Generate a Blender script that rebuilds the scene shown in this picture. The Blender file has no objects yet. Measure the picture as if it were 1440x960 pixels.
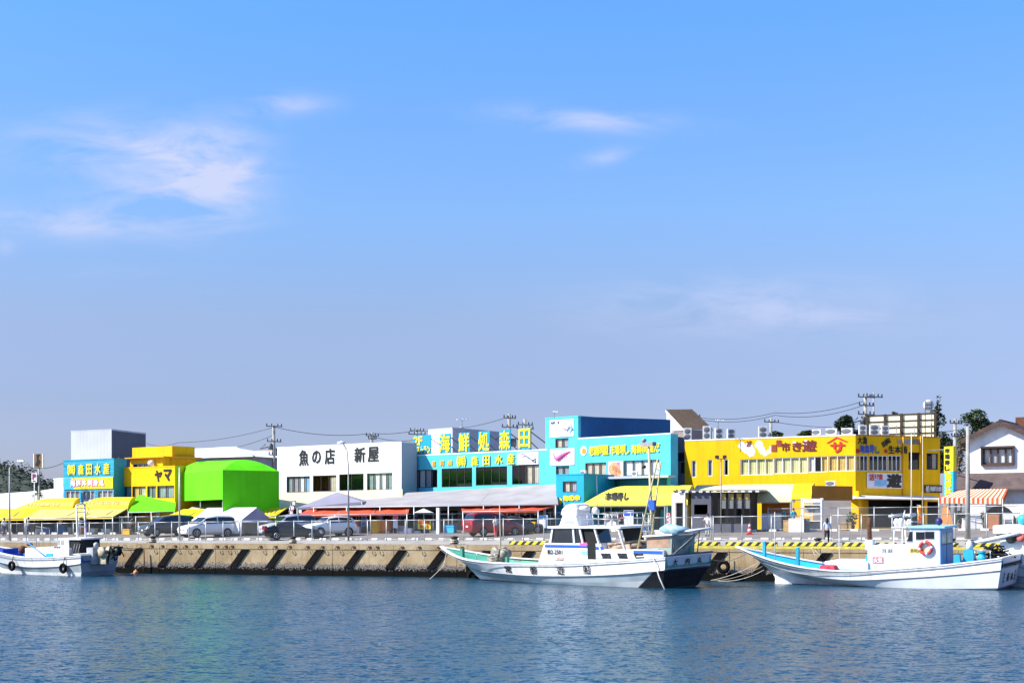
import bpy, math, random
from mathutils import Vector, Matrix
R = math.radians
rnd = random.Random(11)
SC = bpy.context.scene
COL = SC.collection

# ------------------------------------------------------------------ site survey
# the camera stands on the far quay, 4 m above the water; F is its focal length in photo pixels
F, CX, HY, CAMZ = 2000.0, 720.0, 736.0, 4.0
QN = Vector((.3177, .9482)); QT = Vector((.9482, -.3177)); QC = 99.27      # quay edge line
QROT = math.atan2(QT.y, QT.x)

def Yd(u, d=0.0):
    return (QC + d) / (QN.x * (u - CX) / F + QN.y)
def XY(u, Y): return Vector(((u - CX) / F * Y, Y))
def Zv(v, Y): return CAMZ - (v - HY) / F * Y
def W(u, v, Y): return Vector(((u - CX) / F * Y, Y, Zv(v, Y)))
_K = [(0, 2.45, 2.45), (1.2, 2.46, 2.5), (4, 2.6, 2.95), (14, 3.1, 3.6), (24, 3.2, 3.65), (4000, 3.2, 3.65)]
def gz(X, Y):
    d = max(0, QN.x * X + QN.y * Y - QC); t = QT.x * X + QT.y * Y
    f = min(1, max(0, (t + 78) / 80))
    for (d0, a0, b0), (d1, a1, b1) in zip(_K, _K[1:]):
        if d <= d1:
            k = (d - d0) / (d1 - d0)
            return (a0 + (a1 - a0) * k) * (1 - f) + (b0 + (b1 - b0) * k) * f
    return 3.4
def G(u, d):
    p = XY(u, Yd(u, d)); return Vector((p.x, p.y, gz(p.x, p.y)))

# ------------------------------------------------------------------ materials
MATS = {}
def mat(name, c, rough=.6, var=.10, scale=1.5, metal=0, bump=0, bscale=20, spec=.4, stripe=None, coat=0, detail=5, streak=None):
    if name in MATS: return MATS[name]
    m = bpy.data.materials.new(name); m.use_nodes = True
    nt = m.node_tree; N = nt.nodes; L = nt.links
    b = N['Principled BSDF']
    b.inputs['Roughness'].default_value = rough; b.inputs['Metallic'].default_value = metal
    b.inputs['Specular IOR Level'].default_value = spec
    b.inputs['Coat Weight'].default_value = coat
    tc = N.new('ShaderNodeTexCoord')
    no = N.new('ShaderNodeTexNoise'); no.inputs['Scale'].default_value = scale; no.inputs['Detail'].default_value = detail
    L.new(tc.outputs['Object'], no.inputs['Vector'])
    mx = N.new('ShaderNodeMix'); mx.data_type = 'RGBA'
    lo = [max(0, x * (1 - var * 1.4)) for x in c]; hi = [min(1, x * (1 + var)) for x in c]
    mx.inputs[6].default_value = (*lo, 1); mx.inputs[7].default_value = (*hi, 1)
    rp = N.new('ShaderNodeMapRange'); rp.inputs[1].default_value = .3; rp.inputs[2].default_value = .7
    L.new(no.outputs['Fac'], rp.inputs[0]); L.new(rp.outputs[0], mx.inputs[0])
    col = mx.outputs[2]
    if streak:                      # run-off stains: (amount, colour)
        mp = N.new('ShaderNodeMapping'); mp.inputs['Scale'].default_value = (2.6, 2.6, .22); L.new(tc.outputs['Object'], mp.inputs[0])
        n3 = N.new('ShaderNodeTexNoise'); n3.inputs['Scale'].default_value = 1.0; n3.inputs['Detail'].default_value = 7; n3.inputs['Roughness'].default_value = .65; L.new(mp.outputs[0], n3.inputs['Vector'])
        n4 = N.new('ShaderNodeMapRange'); n4.inputs[1].default_value = .48; n4.inputs[2].default_value = .74; n4.inputs[4].default_value = streak[0]; L.new(n3.outputs['Fac'], n4.inputs[0])
        m3 = N.new('ShaderNodeMix'); m3.data_type = 'RGBA'; m3.inputs[7].default_value = (*streak[1], 1); L.new(n4.outputs[0], m3.inputs[0]); L.new(col, m3.inputs[6]); col = m3.outputs[2]
    L.new(col, b.inputs['Base Color'])
    h = None
    if bump:
        n2 = N.new('ShaderNodeTexNoise'); n2.inputs['Scale'].default_value = bscale; n2.inputs['Detail'].default_value = 4
        L.new(tc.outputs['Object'], n2.inputs['Vector']); h = n2.outputs['Fac']
    if stripe:                      # ribs: (axis vector, ribs per metre)
        ax, k = stripe
        dt = N.new('ShaderNodeVectorMath'); dt.operation = 'DOT_PRODUCT'; dt.inputs[1].default_value = [a * k for a in ax]
        L.new(tc.outputs['Object'], dt.inputs[0])
        fr = N.new('ShaderNodeMath'); fr.operation = 'PINGPONG'; fr.inputs[1].default_value = .5
        L.new(dt.outputs['Value'], fr.inputs[0])
        st = N.new('ShaderNodeMapRange'); st.inputs[1].default_value = .0; st.inputs[2].default_value = .12
        L.new(fr.outputs[0], st.inputs[0]); h = st.outputs[0]; bump = bump or .5
    if h is not None:
        bp = N.new('ShaderNodeBump'); bp.inputs['Strength'].default_value = bump; bp.inputs['Distance'].default_value = .03
        L.new(h, bp.inputs['Height']); L.new(bp.outputs[0], b.inputs['Normal'])
    MATS[name] = m
    return m

def glass_mat():
    m = bpy.data.materials.new('window_glass'); m.use_nodes = True
    nt = m.node_tree; N = nt.nodes; L = nt.links; N.remove(N['Principled BSDF'])
    t = N.new('ShaderNodeBsdfTransparent'); t.inputs[0].default_value = (.86, .9, .9, 1)
    g = N.new('ShaderNodeBsdfGlossy'); g.inputs['Roughness'].default_value = .03
    lw = N.new('ShaderNodeLayerWeight'); lw.inputs[0].default_value = .5
    pw = N.new('ShaderNodeMath'); pw.operation = 'POWER'; pw.inputs[1].default_value = 4; L.new(lw.outputs['Facing'], pw.inputs[0])
    f = N.new('ShaderNodeMath'); f.operation = 'MULTIPLY_ADD'; f.inputs[1].default_value = .8; f.inputs[2].default_value = .05; L.new(pw.outputs[0], f.inputs[0])
    mx = N.new('ShaderNodeMixShader')
    L.new(f.outputs[0], mx.inputs[0]); L.new(t.outputs[0], mx.inputs[1]); L.new(g.outputs[0], mx.inputs[2])
    L.new(mx.outputs[0], N['Material Output'].inputs[0]); MATS['window_glass'] = m
    return m
def net_mat():
    m = bpy.data.materials.new('chain_link'); m.use_nodes = True
    nt = m.node_tree; N = nt.nodes; L = nt.links; b = N['Principled BSDF']
    b.inputs['Base Color'].default_value = (.5, .52, .52, 1); b.inputs['Metallic'].default_value = .3
    t = N.new('ShaderNodeBsdfTransparent'); mx = N.new('ShaderNodeMixShader'); mx.inputs[0].default_value = .05
    L.new(t.outputs[0], mx.inputs[1]); L.new(b.outputs[0], mx.inputs[2]); L.new(mx.outputs[0], N['Material Output'].inputs[0])
    MATS['chain_link'] = m
    return m
glass = glass_mat(); net = net_mat()

white = mat('white_paint', (.80, .80, .79), .55, .06, streak=(.45, (.42, .40, .36)))
offwhite = mat('weathered_white', (.70, .70, .67), .6, .12, 2)
yellow = mat('yellow_paint', (.86, .475, .003), .7, .07, .5, spec=.15, streak=(.45, (.50, .25, .02)))
yellowtop = mat('yellow_upper_paint', (.86, .46, .003), .7, .07, .5, spec=.15, streak=(.4, (.45, .22, .02)))
turq = mat('turquoise_paint', (.085, .55, .65), .65, .10, .6, spec=.2, streak=(.5, (.10, .30, .34)))
turqsid = mat('turquoise_siding', (.012, .30, .46), .5, .10, .8, stripe=((0, 0, 1), 2.2))
turqdeep = mat('deep_turquoise_paint', (.012, .32, .50), .6, .1, .6, spec=.2, streak=(.4, (.04, .20, .28)))
navywall = mat('dark_blue_cladding', (.005, .11, .30), .6, .10, .4, stripe=((1, .3, 0), 2))
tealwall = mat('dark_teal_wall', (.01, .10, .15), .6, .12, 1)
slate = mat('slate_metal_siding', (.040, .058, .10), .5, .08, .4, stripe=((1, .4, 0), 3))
palesid = mat('pale_metal_siding', (.45, .47, .53), .45, .06, .4, stripe=((1, .4, 0), 3))
greysid = mat('grey_metal_siding', (.40, .42, .50), .45, .06, .4, stripe=((1, .4, 0), 3))
greywall = mat('grey_render', (.33, .31, .34), .7, .12, .7)
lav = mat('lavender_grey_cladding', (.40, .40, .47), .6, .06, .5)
green = mat('green_tent_fabric', (.12, .68, .012), .8, .08, .5, bump=.5, bscale=1.0, spec=.1, streak=(.4, (.10, .42, .03)), stripe=((.6, .8, 0), .45))
yfab = mat('yellow_awning_fabric', (.80, .58, .003), .6, .06, .8, bump=.2, bscale=2)
pyfab = mat('sun_bleached_yellow_fabric', (.78, .60, .16), .6, .10, .8, bump=.2, bscale=2)
lemon = mat('lemon_awning_fabric', (.80, .66, .06), .6, .07, .8, bump=.2, bscale=2)
cream = mat('cream_awning_fabric', (.80, .70, .36), .6, .08, .6, bump=.2, bscale=1.5)
creamy = mat('pale_cream_fabric', (.70, .60, .36), .6, .08, .6, bump=.2, bscale=1.5)
palefab = mat('pale_grey_canvas', (.345, .325, .33), .7, .12, .6, bump=.2, bscale=1.5)
greyfab = mat('slate_grey_canvas', (.27, .26, .33), .6, .08, .6, bump=.2, bscale=1.5)
orange = mat('orange_awning_fabric', (.62, .09, .035), .6, .10, 1.2, bump=.2, bscale=2)
black = mat('black_paint', (.012, .012, .014), .5, .1)
dark = mat('dark_interior', (.02, .019, .019), .9, .4, .8)
darkframe = mat('dark_window_frame', (.03, .028, .028), .5, .1)
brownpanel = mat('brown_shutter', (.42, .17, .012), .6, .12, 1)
shutter = mat('grey_roller_shutter', (.20, .19, .20), .5, .1, 1, stripe=((0, 0, 1), 9))
alu = mat('aluminium', (.55, .56, .57), .35, .08, 3, metal=.7)
galv = mat('galvanised_steel', (.50, .52, .53), .5, .12, 3, metal=.35)
steel = mat('weathered_steel', (.22, .22, .22), .5, .2, 4, metal=.3)
concrete = mat('pale_concrete', (.42, .40, .37), .85, .15, 1.5, bump=.15)
polecon = mat('pole_concrete', (.33, .32, .29), .85, .15, 2)
rust = mat('rusty_iron', (.13, .05, .025), .8, .35, 6)
rubber = mat('black_rubber', (.010, .009, .009), .9, .3, 4, spec=.08)
brownroof = mat('brown_roof_tiles', (.20, .12, .055), .8, .2, 2, stripe=((0, 1, 0), 3))
umberroof = mat('dark_brown_tiles', (.075, .04, .034), .7, .25, 2, stripe=((0, 1, .6), 3.2))
whiteroof = mat('white_metal_roof', (.80, .80, .80), .45, .05, 1, stripe=((1, 0, 0), 2.5))
curt_b = mat('beige_curtain', (.60, .50, .38), .8, .12, 3)
curt_w = mat('white_curtain', (.78, .77, .74), .8, .08, 3)
curt_g = mat('grey_green_blind', (.30, .36, .34), .8, .15, 3)
curt_l = mat('pale_blue_blind', (.30, .52, .72), .8, .1, 3)
curt_y = mat('pale_yellow_blind', (.78, .70, .33), .8, .06, 3)
curt_o = mat('ochre_blind', (.70, .46, .12), .8, .08, 3)
curt_m = mat('mauve_curtain', (.42, .37, .40), .8, .12, 3)
red = mat('red_paint', (.62, .02, .02), .5, .1)
pink = mat('pink_print', (.75, .12, .35), .5, .15, 3)
bluep = mat('blue_paint', (.02, .10, .50), .5, .1)
skyblue = mat('sky_blue_paint', (.03, .42, .80), .5, .1)
ltblue = mat('light_blue_print', (.25, .55, .85), .5, .1)
goldt = mat('yellow_lettering', (.82, .66, .01), .5, .06)
amber = mat('amber_lettering', (.78, .36, .01), .5, .08)
maroon = mat('maroon_lettering', (.16, .02, .02), .5, .1)
wood = mat('tan_wood', (.42, .27, .11), .7, .2, 3)
palewood = mat('pale_timber', (.50, .42, .28), .7, .2, 3)
foam = mat('white_foam', (.80, .80, .80), .8, .05, 3)
leafA = mat('conifer_foliage', (.034, .060, .026), .7, .45, .6)
leafB = mat('broadleaf_foliage', (.060, .105, .030), .7, .45, .5)
leafC = mat('dry_foliage', (.17, .13, .075), .8, .4, .6)
bark = mat('bark', (.10, .075, .05), .9, .3, 4)

# ------------------------------------------------------------------ mesh builder
class MB:
    def __init__(s): s.v = []; s.f = []; s.m = []; s.s = []
    def face(s, pts, m=0, sm=False):
        i = len(s.v); s.v += [tuple(p) for p in pts]; s.f.append(list(range(i, i + len(pts)))); s.m.append(m); s.s.append(sm)
    def box(s, x0, y0, z0, x1, y1, z1, m=0):
        i = len(s.v)
        s.v += [(x, y, z) for z in (z0, z1) for y in (y0, y1) for x in (x0, x1)]
        for q in ((0, 2, 3, 1), (4, 5, 7, 6), (0, 1, 5, 4), (2, 6, 7, 3), (0, 4, 6, 2), (1, 3, 7, 5)):
            s.f.append([i + k for k in q]); s.m.append(m); s.s.append(False)
    def prism(s, pts, dv, m=0):          # polygon pts swept along dv
        dv = Vector(dv); a = [Vector(p) for p in pts]; b = [p + dv for p in a]; n = len(a)
        i = len(s.v); s.v += [tuple(p) for p in a + b]
        s.f.append([i + k for k in range(n)]); s.f.append([i + n + k for k in reversed(range(n))]); s.m += [m, m]; s.s += [False, False]
        for k in range(n):
            j = (k + 1) % n; s.f.append([i + k, i + n + k, i + n + j, i + j]); s.m.append(m); s.s.append(False)
    def bar(s, a, b, w, h=None, m=0):    # square bar
        a = Vector(a); b = Vector(b); h = h or w; d = (b - a).normalized()
        up = Vector((0, 0, 1)) if abs(d.z) < .95 else Vector((0, 1, 0))
        x = d.cross(up).normalized() * w / 2; y = x.cross(d).normalized() * h / 2
        s.prism([a - x - y, a + x - y, a + x + y, a - x + y], b - a, m)
    def tube(s, pts, r, n=8, m=0, cap=True):
        pts = [Vector(p) for p in pts]; k = len(pts); rs = r if isinstance(r, (list, tuple)) else [r] * k
        i0 = len(s.v); px = None
        for j, p in enumerate(pts):
            d = (pts[min(j + 1, k - 1)] - pts[max(j - 1, 0)]).normalized()
            if px is None:
                px = d.cross(Vector((0, 0, 1)) if abs(d.z) < .9 else Vector((1, 0, 0))).normalized()
            else: px = (px - d * px.dot(d)).normalized()
            py = d.cross(px)
            for q in range(n):
                a = 2 * math.pi * q / n; s.v.append(tuple(p + (px * math.cos(a) + py * math.sin(a)) * rs[j]))
        for j in range(k - 1):
            for q in range(n):
                a = i0 + j * n + q; b = i0 + j * n + (q + 1) % n
                s.f.append([a, b, b + n, a + n]); s.m.append(m); s.s.append(True)
        if cap:
            s.f.append([i0 + q for q in reversed(range(n))]); s.f.append([i0 + (k - 1) * n + q for q in range(n)]); s.m += [m, m]; s.s += [False, False]
    def lathe(s, prof, n=16, o=(0, 0, 0), m=0, axis='z', cap=True):
        i0 = len(s.v); o = Vector(o)
        for r, z in prof:
            for q in range(n):
                a = 2 * math.pi * q / n; c, t = r * math.cos(a), r * math.sin(a)
                p = (c, t, z) if axis == 'z' else ((z, c, t) if axis == 'x' else (c, z, t))
                s.v.append(tuple(o + Vector(p)))
        for j in range(len(prof) - 1):
            for q in range(n):
                a = i0 + j * n + q; b = i0 + j * n + (q + 1) % n
                s.f.append([a, b, b + n, a + n]); s.m.append(m); s.s.append(True)
        for j, rev in ((0, True), (len(prof) - 1, False)):
            if cap and prof[j][0] > 1e-4:
                s.f.append([i0 + j * n + q for q in (reversed(range(n)) if rev else range(n))]); s.m.append(m); s.s.append(False)
    def loft(s, rings, m=0, closed=False, cap=False, sm=True, mats=None):
        n = len(rings[0]); i0 = len(s.v)
        for r in rings: s.v += [tuple(p) for p in r]
        for j in range(len(rings) - 1):
            for q in range(n if closed else n - 1):
                a = i0 + j * n + q; b = i0 + j * n + (q + 1) % n
                s.f.append([a, b, b + n, a + n]); s.m.append(mats[q] if mats else m); s.s.append(sm)
        if cap:
            s.f.append([i0 + q for q in reversed(range(n))]); s.f.append([i0 + (len(rings) - 1) * n + q for q in range(n)]); s.m += [m, m]; s.s += [False, False]
    def text(s, body, x0, z0, x1, z1, y=0, th=.02, m=0, off=.0, rot=0, shear=0):
        V, Fc, nb = glyphs(body)
        if not V: return
        mx0 = min(v[0] for v in V); mx1 = max(v[0] for v in V); my0 = min(v[1] for v in V); my1 = max(v[1] for v in V)
        i0 = len(s.v); cx = (x0 + x1) / 2; cz = (z0 + z1) / 2
        for a, b, c in V:
            p = (a - mx0) / (mx1 - mx0) * (x1 - x0) + x0 - cx; q = (b - my0) / max(1e-6, my1 - my0) * (z1 - z0) + z0 - cz
            p += shear * q
            p, q = p * math.cos(rot) - q * math.sin(rot), p * math.sin(rot) + q * math.cos(rot)
            s.v.append((cx + p, y - (th if c > 0 else 0), cz + q))
        for f in Fc: s.f.append([i0 + k for k in f]); s.m.append(m); s.s.append(False)
        if off > .005:                  # heavier strokes: shifted flat copies, each a hair prouder than the last
            ex = (x1 - x0) / (mx1 - mx0) * off; ez = (z1 - z0) / max(1e-6, my1 - my0) * off; base = s.v[i0:i0 + len(V)]; e = .0012
            for n_, (dx, dz) in enumerate(((1, 1), (-1, 1), (-1, -1), (1, -1), (1, 0), (-1, 0)), 1):
                j0 = len(s.v); s.v += [(x + dx * ex, y_ - e * n_, z + dz * ez) for x, y_, z in base]
                for f in nb: s.f.append([j0 + k for k in f]); s.m.append(m); s.s.append(False)
    def build(s, name, mats, parent=None, loc=None, rz=0, bevel=0, smooth_all=None):
        me = bpy.data.meshes.new(name)
        me.from_pydata(s.v, [], s.f)
        for m in (mats if isinstance(mats, (list, tuple)) else [mats]): me.materials.append(m)
        me.polygons.foreach_set('material_index', s.m)
        me.polygons.foreach_set('use_smooth', s.s if smooth_all is None else [smooth_all] * len(s.f))
        me.update()
        o = bpy.data.objects.new(name, me); COL.objects.link(o)
        if parent is not None: o.parent = parent
        if loc is not None: o.location = loc
        o.rotation_euler.z = rz
        if bevel:
            b = o.modifiers.new('bevel', 'BEVEL'); b.width = bevel; b.segments = 2; b.limit_method = 'ANGLE'; b.angle_limit = R(40)
        return o

_G = {}
def glyphs(body):
    k = body
    if k not in _G:
        c = bpy.data.curves.new('lettering_curve', 'FONT'); c.body = body; c.extrude = .05; c.resolution_u = 2
        o = bpy.data.objects.new('lettering_curve', c); COL.objects.link(o)
        dg = bpy.context.evaluated_depsgraph_get()
        me = bpy.data.meshes.new_from_object(o.evaluated_get(dg))
        _G[k] = ([tuple(v.co) for v in me.vertices], [list(p.vertices) for p in me.polygons], [list(p.vertices) for p in me.polygons if all(me.vertices[q].co.z > 0 for q in p.vertices)])
        bpy.data.objects.remove(o); bpy.data.curves.remove(c); bpy.data.meshes.remove(me)
    return _G[k]

def tag(o, label, cat, group=None, kind=None):
    o['label'] = label; o['category'] = cat
    if group: o['group'] = group
    if kind: o['kind'] = kind
    return o
def thing(name, label, cat, loc=(0, 0, 0), rz=0, group=None):
    o = bpy.data.objects.new(name, None); COL.objects.link(o); o.empty_display_size = .3
    o.location = loc; o.rotation_euler.z = rz
    return tag(o, label, cat, group)
def struct(o): o['kind'] = 'structure'; return o
KIDS = {}
def copy_tree(o, parent=None):
    c = o.copy(); COL.objects.link(c)
    if parent is not None: c.parent = parent
    for ch in [x for x in o.children]: copy_tree(ch, c)
    return c

class Facade:
    """a vertical plane on the site seen between photo columns u0 and u1; local x runs along it, y into the building"""
    def __init__(s, u0, Y0, u1, Y1, zb=None):
        s.p0 = XY(u0, Y0); s.p1 = XY(u1, Y1); d = s.p1 - s.p0; s.L = d.length; s.a = d / s.L; s.n = Vector((s.a.y, -s.a.x))
        s.rz = math.atan2(s.a.y, s.a.x); s.zb = gz(*s.p0) if zb is None else zb
    @property
    def loc(s): return (s.p0.x, s.p0.y, s.zb)
    def uv(s, u, v, off=0.0):
        r = Vector(((u - CX) / F, 1)); k = (s.n.dot(s.p0) + off) / s.n.dot(r)
        return (k * r - s.p0).dot(s.a), Zv(v, k) - s.zb
    def box(s, u0, v0, u1, v1, off=0.0):      # rectangle whose top edge passes v0 and bottom v1 at its middle
        um = (u0 + u1) / 2
        return s.uv(u0, v0, off)[0], s.uv(um, v1, off)[1], s.uv(u1, v0, off)[0], s.uv(um, v0, off)[1]
    def world(s, x, y, z):
        p = s.p0 + s.a * x - s.n * y; return Vector((p.x, p.y, z + s.zb))

def wall_holes(mb, x0, x1, z0, z1, holes, m=0, md=1, rev=.16, room=1.3, y=0):
    xs = sorted({x0, x1, *[h[0] for h in holes], *[h[2] for h in holes]}); zs = sorted({z0, z1, *[h[1] for h in holes], *[h[3] for h in holes]})
    xs = [x for x in xs if x0 <= x <= x1]; zs = [z for z in zs if z0 <= z <= z1]
    for a, b in zip(xs, xs[1:]):
        for c, d in zip(zs, zs[1:]):
            cx, cz = (a + b) / 2, (c + d) / 2
            if any(h[0] < cx < h[2] and h[1] < cz < h[3] for h in holes): continue
            mb.face([(a, y, c), (b, y, c), (b, y, d), (a, y, d)], m)
    for h in holes:
        a, c, b, d = h[:4]; rm = h[4] if len(h) > 4 else room
        for ya, yb, mm in ((y, y + rev, m), (y + rev, y + rm, md)):
            mb.face([(a, ya, c), (a, ya, d), (a, yb, d), (a, yb, c)], mm); mb.face([(b, ya, d), (b, ya, c), (b, yb, c), (b, yb, d)], mm)
            mb.face([(a, ya, c), (a, yb, c), (b, yb, c), (b, ya, c)], mm); mb.face([(a, yb, d), (a, ya, d), (b, ya, d), (b, yb, d)], mm)
        mb.face([(a, y + rm, c), (a, y + rm, d), (b, y + rm, d), (b, y + rm, c)], md)

CURT = {'b': curt_b, 'w': curt_w, 'g': curt_g, 'l': curt_l, 'y': curt_y, 'o': curt_o, 'm': curt_m}
def window(root, bx, pat, fm=darkframe, fw=.06, y=0.0, sill=None):
    x0, z0, x1, z1 = bx[:4]; n = len(pat); fr = MB(); w = (x1 - x0) / n
    ya, yb = y + .04, y + .12
    fr.box(x0 + .004, ya, z1 - fw, x1 - .004, yb, z1 - .004); fr.box(x0 + .004, ya, z0 + .004, x1 - .004, yb, z0 + fw)
    for k in range(n + 1):
        c = x0 + w * k; a = max(x0 + .004, c - fw / 2) if k else x0 + .004; b = a + fw if k < n else x1 - .004
        if k == n: a = b - fw
        fr.box(a, ya + .003, z0 + fw, b, yb - .003, z1 - fw)
    wn = fr.build('window', fm, root)
    g = MB(); g.face([(x0 + .01, y + .08, z0 + .01), (x1 - .01, y + .08, z0 + .01), (x1 - .01, y + .08, z1 - .01), (x0 + .01, y + .08, z1 - .01)])
    g.build('pane', glass, wn)
    c = MB(); ms = []
    for k, ch in enumerate(pat):
        if ch.lower() in CURT:
            M_ = CURT[ch.lower()]
            if M_ not in ms: ms.append(M_)
            zb = z0 + .02 if ch.islower() else z0 + (z1 - z0) * .4
            xa, xb = x0 + w * k + .02, x0 + w * (k + 1) - .02; nf = 6
            pts = [(xa + (xb - xa) * q / nf, y + .2 + (.03 if q % 2 else 0)) for q in range(nf + 1)]
            for p, q in zip(pts, pts[1:]): c.face([(*p, zb), (*q, zb), (*q, z1 - .01), (*p, z1 - .01)], ms.index(M_))
    if ms: c.build('curtain', ms, wn)
    if sill:
        sb = MB(); sb.box(x0 - .1, y - .08, z0 - .1, x1 + .1, y - .003, z0 + .02); sb.build('sill', sill, wn)
    return wn

def letters(fac, mb, items, off=.03, m=0, bold=.02, th=.04):
    for it in items:
        ch, u0, v0, u1, v1 = it[:5]; rot = it[5] if len(it) > 5 else 0
        x0, z0, x1, z1 = fac.box(u0, v0, u1, v1, off)
        mb.text(ch, x0, z0, x1, z1, y=-off + .01, th=th, m=m, off=bold, rot=rot)
def row(body, u0, v0, u1, v1, v0r=None, v1r=None, fill=.9):
    """one glyph box per character spread from u0 to u1; v0r/v1r = heights at the right end"""
    v0r = v0 if v0r is None else v0r; v1r = v1 if v1r is None else v1r; n = len(body); w = (u1 - u0) / n; out = []
    for k, ch in enumerate(body):
        if ch == ' ': continue
        f = (k + .5) / n; c = u0 + w * (k + .5)
        out.append((ch, c - w * fill / 2, v0 + (v0r - v0) * f, c + w * fill / 2, v1 + (v1r - v1) * f))
    return out
TINT_ = [(0.0, (.30, .285, .37)), (0.0479, (0.321, 0.306, 0.405)), (0.0827, (0.334, 0.318, 0.418)), (0.1416, (0.386, 0.386, 0.495)), (0.213, (0.396, 0.506, 0.672)), (0.2812, (0.399, 0.573, 0.79)), (0.3412, (0.338, 0.6, 0.879)), (.6, (.26, .42, .70)), (1.0, (.26, .40, .62))]
CLOUDS = [(292, 250, 64, 50, 1.9), (215, 240, 110, 60, .8), (120, 200, 120, 32, .6), (110, 312, 150, 22, .8, -.02), (400, 147, 54, 15, .95, .03), (825, 168, 110, 16, .75, -.06), (850, 222, 38, 11, .75, .15), (5, 345, 14, 12, .6), (1060, 432, 200, 36, .75), (1170, 445, 80, 14, .1), (150, 382, 60, 8, .25)]
TINT_[0] = (0.0, (.265, .285, .47)); TINT_[1] = (.0479, (.290, .303, .48)); TINT_[2] = (.0827, (.310, .314, .462)); TINT_[5] = (.2812, (.37, .55, .80))
TINT = [(p, tuple(c * .80 for c in q)) for p, q in TINT_]
CLOUDCOL = (3.3, 3.7, 5.2)
EXPO = .92
# ------------------------------------------------------------------ the setting: ground, water, quay, hill
def ground():
    mb = MB(); ds = [0, .6, 1.2, 2.5, 4, 6, 9, 14, 19, 24, 60, 200, 800, 2500]; ts = [-2500, -800, -300, -150, -110] + list(range(-100, 60, 8)) + [70, 100, 200, 800, 2500]
    P = lambda t, d: (QT.x * t + QN.x * (QC + d), QT.y * t + QN.y * (QC + d))
    for a, b in zip(ds, ds[1:]):
        for c, e in zip(ts, ts[1:]):
            mb.face([(*P(t, d), gz(*P(t, d))) for t, d in ((c, a), (e, a), (e, b), (c, b))], 0 if a >= 4 else 1)
    m = mat('asphalt', (.20, .178, .16), .9, .16, .35, bump=.2, bscale=25)
    c = mat('apron_concrete', (.34, .32, .285), .9, .15, .5, bump=.2, bscale=15)
    struct(mb.build('ground', [m, c]))
ground()

def quay_mat():
    m = bpy.data.materials.new('quay_concrete'); m.use_nodes = True; nt = m.node_tree; N = nt.nodes; L = nt.links; b = N['Principled BSDF']
    b.inputs['Roughness'].default_value = .9; b.inputs['Specular IOR Level'].default_value = .1
    tc = N.new('ShaderNodeTexCoord'); sp = N.new('ShaderNodeSeparateXYZ'); L.new(tc.outputs['Object'], sp.inputs[0])
    def noise(sc, st=(1, 1, 1), det=6):
        mp = N.new('ShaderNodeMapping'); mp.inputs['Scale'].default_value = st; L.new(tc.outputs['Object'], mp.inputs[0])
        n = N.new('ShaderNodeTexNoise'); n.inputs['Scale'].default_value = sc; n.inputs['Detail'].default_value = det; L.new(mp.outputs[0], n.inputs['Vector']); return n.outputs['Fac']
    def mr(x, a, c, d=0., e=1.):
        r = N.new('ShaderNodeMapRange'); r.inputs[1].default_value = a; r.inputs[2].default_value = c; r.inputs[3].default_value = d; r.inputs[4].default_value = e
        L.new(x, r.inputs[0]); return r.outputs[0]
    def mix(f, a, c):
        x = N.new('ShaderNodeMix'); x.data_type = 'RGBA'; L.new(f, x.inputs[0])
        for i, q in ((6, a), (7, c)):
            if isinstance(q, tuple): x.inputs[i].default_value = (*q, 1)
            else: L.new(q, x.inputs[i])
        return x.outputs[2]
    def add(a, c, k):
        x = N.new('ShaderNodeMath'); x.operation = 'MULTIPLY_ADD'; L.new(c, x.inputs[0]); x.inputs[1].default_value = k; L.new(a, x.inputs[2]); return x.outputs[0]
    col = mix(mr(noise(.5), .35, .65), (.36, .26, .142), (.50, .38, .225))
    col = mix(mr(noise(2.2, (1.6, 1, .25)), .52, .72, 0, .6), col, (.27, .165, .08))            # run-off streaks
    col = mix(mr(noise(7), .56, .72, 0, .5), col, (.42, .36, .27))                              # pale patches
    z = add(sp.outputs['Z'], noise(3.5), .8)
    z2 = add(sp.outputs['Z'], noise(6), .9)
    zz = mr(z, 1.40, 1.18)                                                                       # barnacle band
    barn = mix(mr(noise(16), .45, .58), (.035, .028, .022), (.42, .37, .32))
    col = mix(zz, col, barn)
    col = mix(mr(z2, 1.08, .92), col, (.006, .0055, .005))                                          # wet weed below
    L.new(col, b.inputs['Base Color'])
    bp = N.new('ShaderNodeBump'); bp.inputs['Strength'].default_value = .6; bp.inputs['Distance'].default_value = .06
    L.new(add(noise(12), noise(2), .8), bp.inputs['Height']); L.new(bp.outputs[0], b.inputs['Normal'])
    return m
def quay():
    mb = MB()                                     # local x along the quay, y landwards; panels with open joints, coping on top
    t = -160.0; k = 0
    while t < 90:
        w = 5.1
        mb.box(t + .02, 0, -2.5, t + w - .02, 1.0, 2.02); mb.box(t + .01, -.035, 2.022, t + w - .01, .8, 2.444)
        t += w; k += 1
    mb.box(-160, .08, -2.5, 90, 1.02, 2.0)
    mb.box(-2500, .0, -2.5, -160.05, .9, 2.44); mb.box(90.05, 0, -2.5, 2500, .9, 2.44)
    o = mb.build('quay_wall', quay_mat(), None, (QN.x * QC, QN.y * QC, 0), QROT)
    tag(o, 'tan concrete quay wall with a dark weed and barnacle band at the waterline', 'quay wall')
quay()
def tq(u, d=0):                       # metres along the quay for a photo column
    p = XY(u, Yd(u, d)); return QT.x * p.x + QT.y * p.y
def onquay(t, d, z): return (QT.x * t + QN.x * (QC + d), QT.y * t + QN.y * (QC + d), z)

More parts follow.
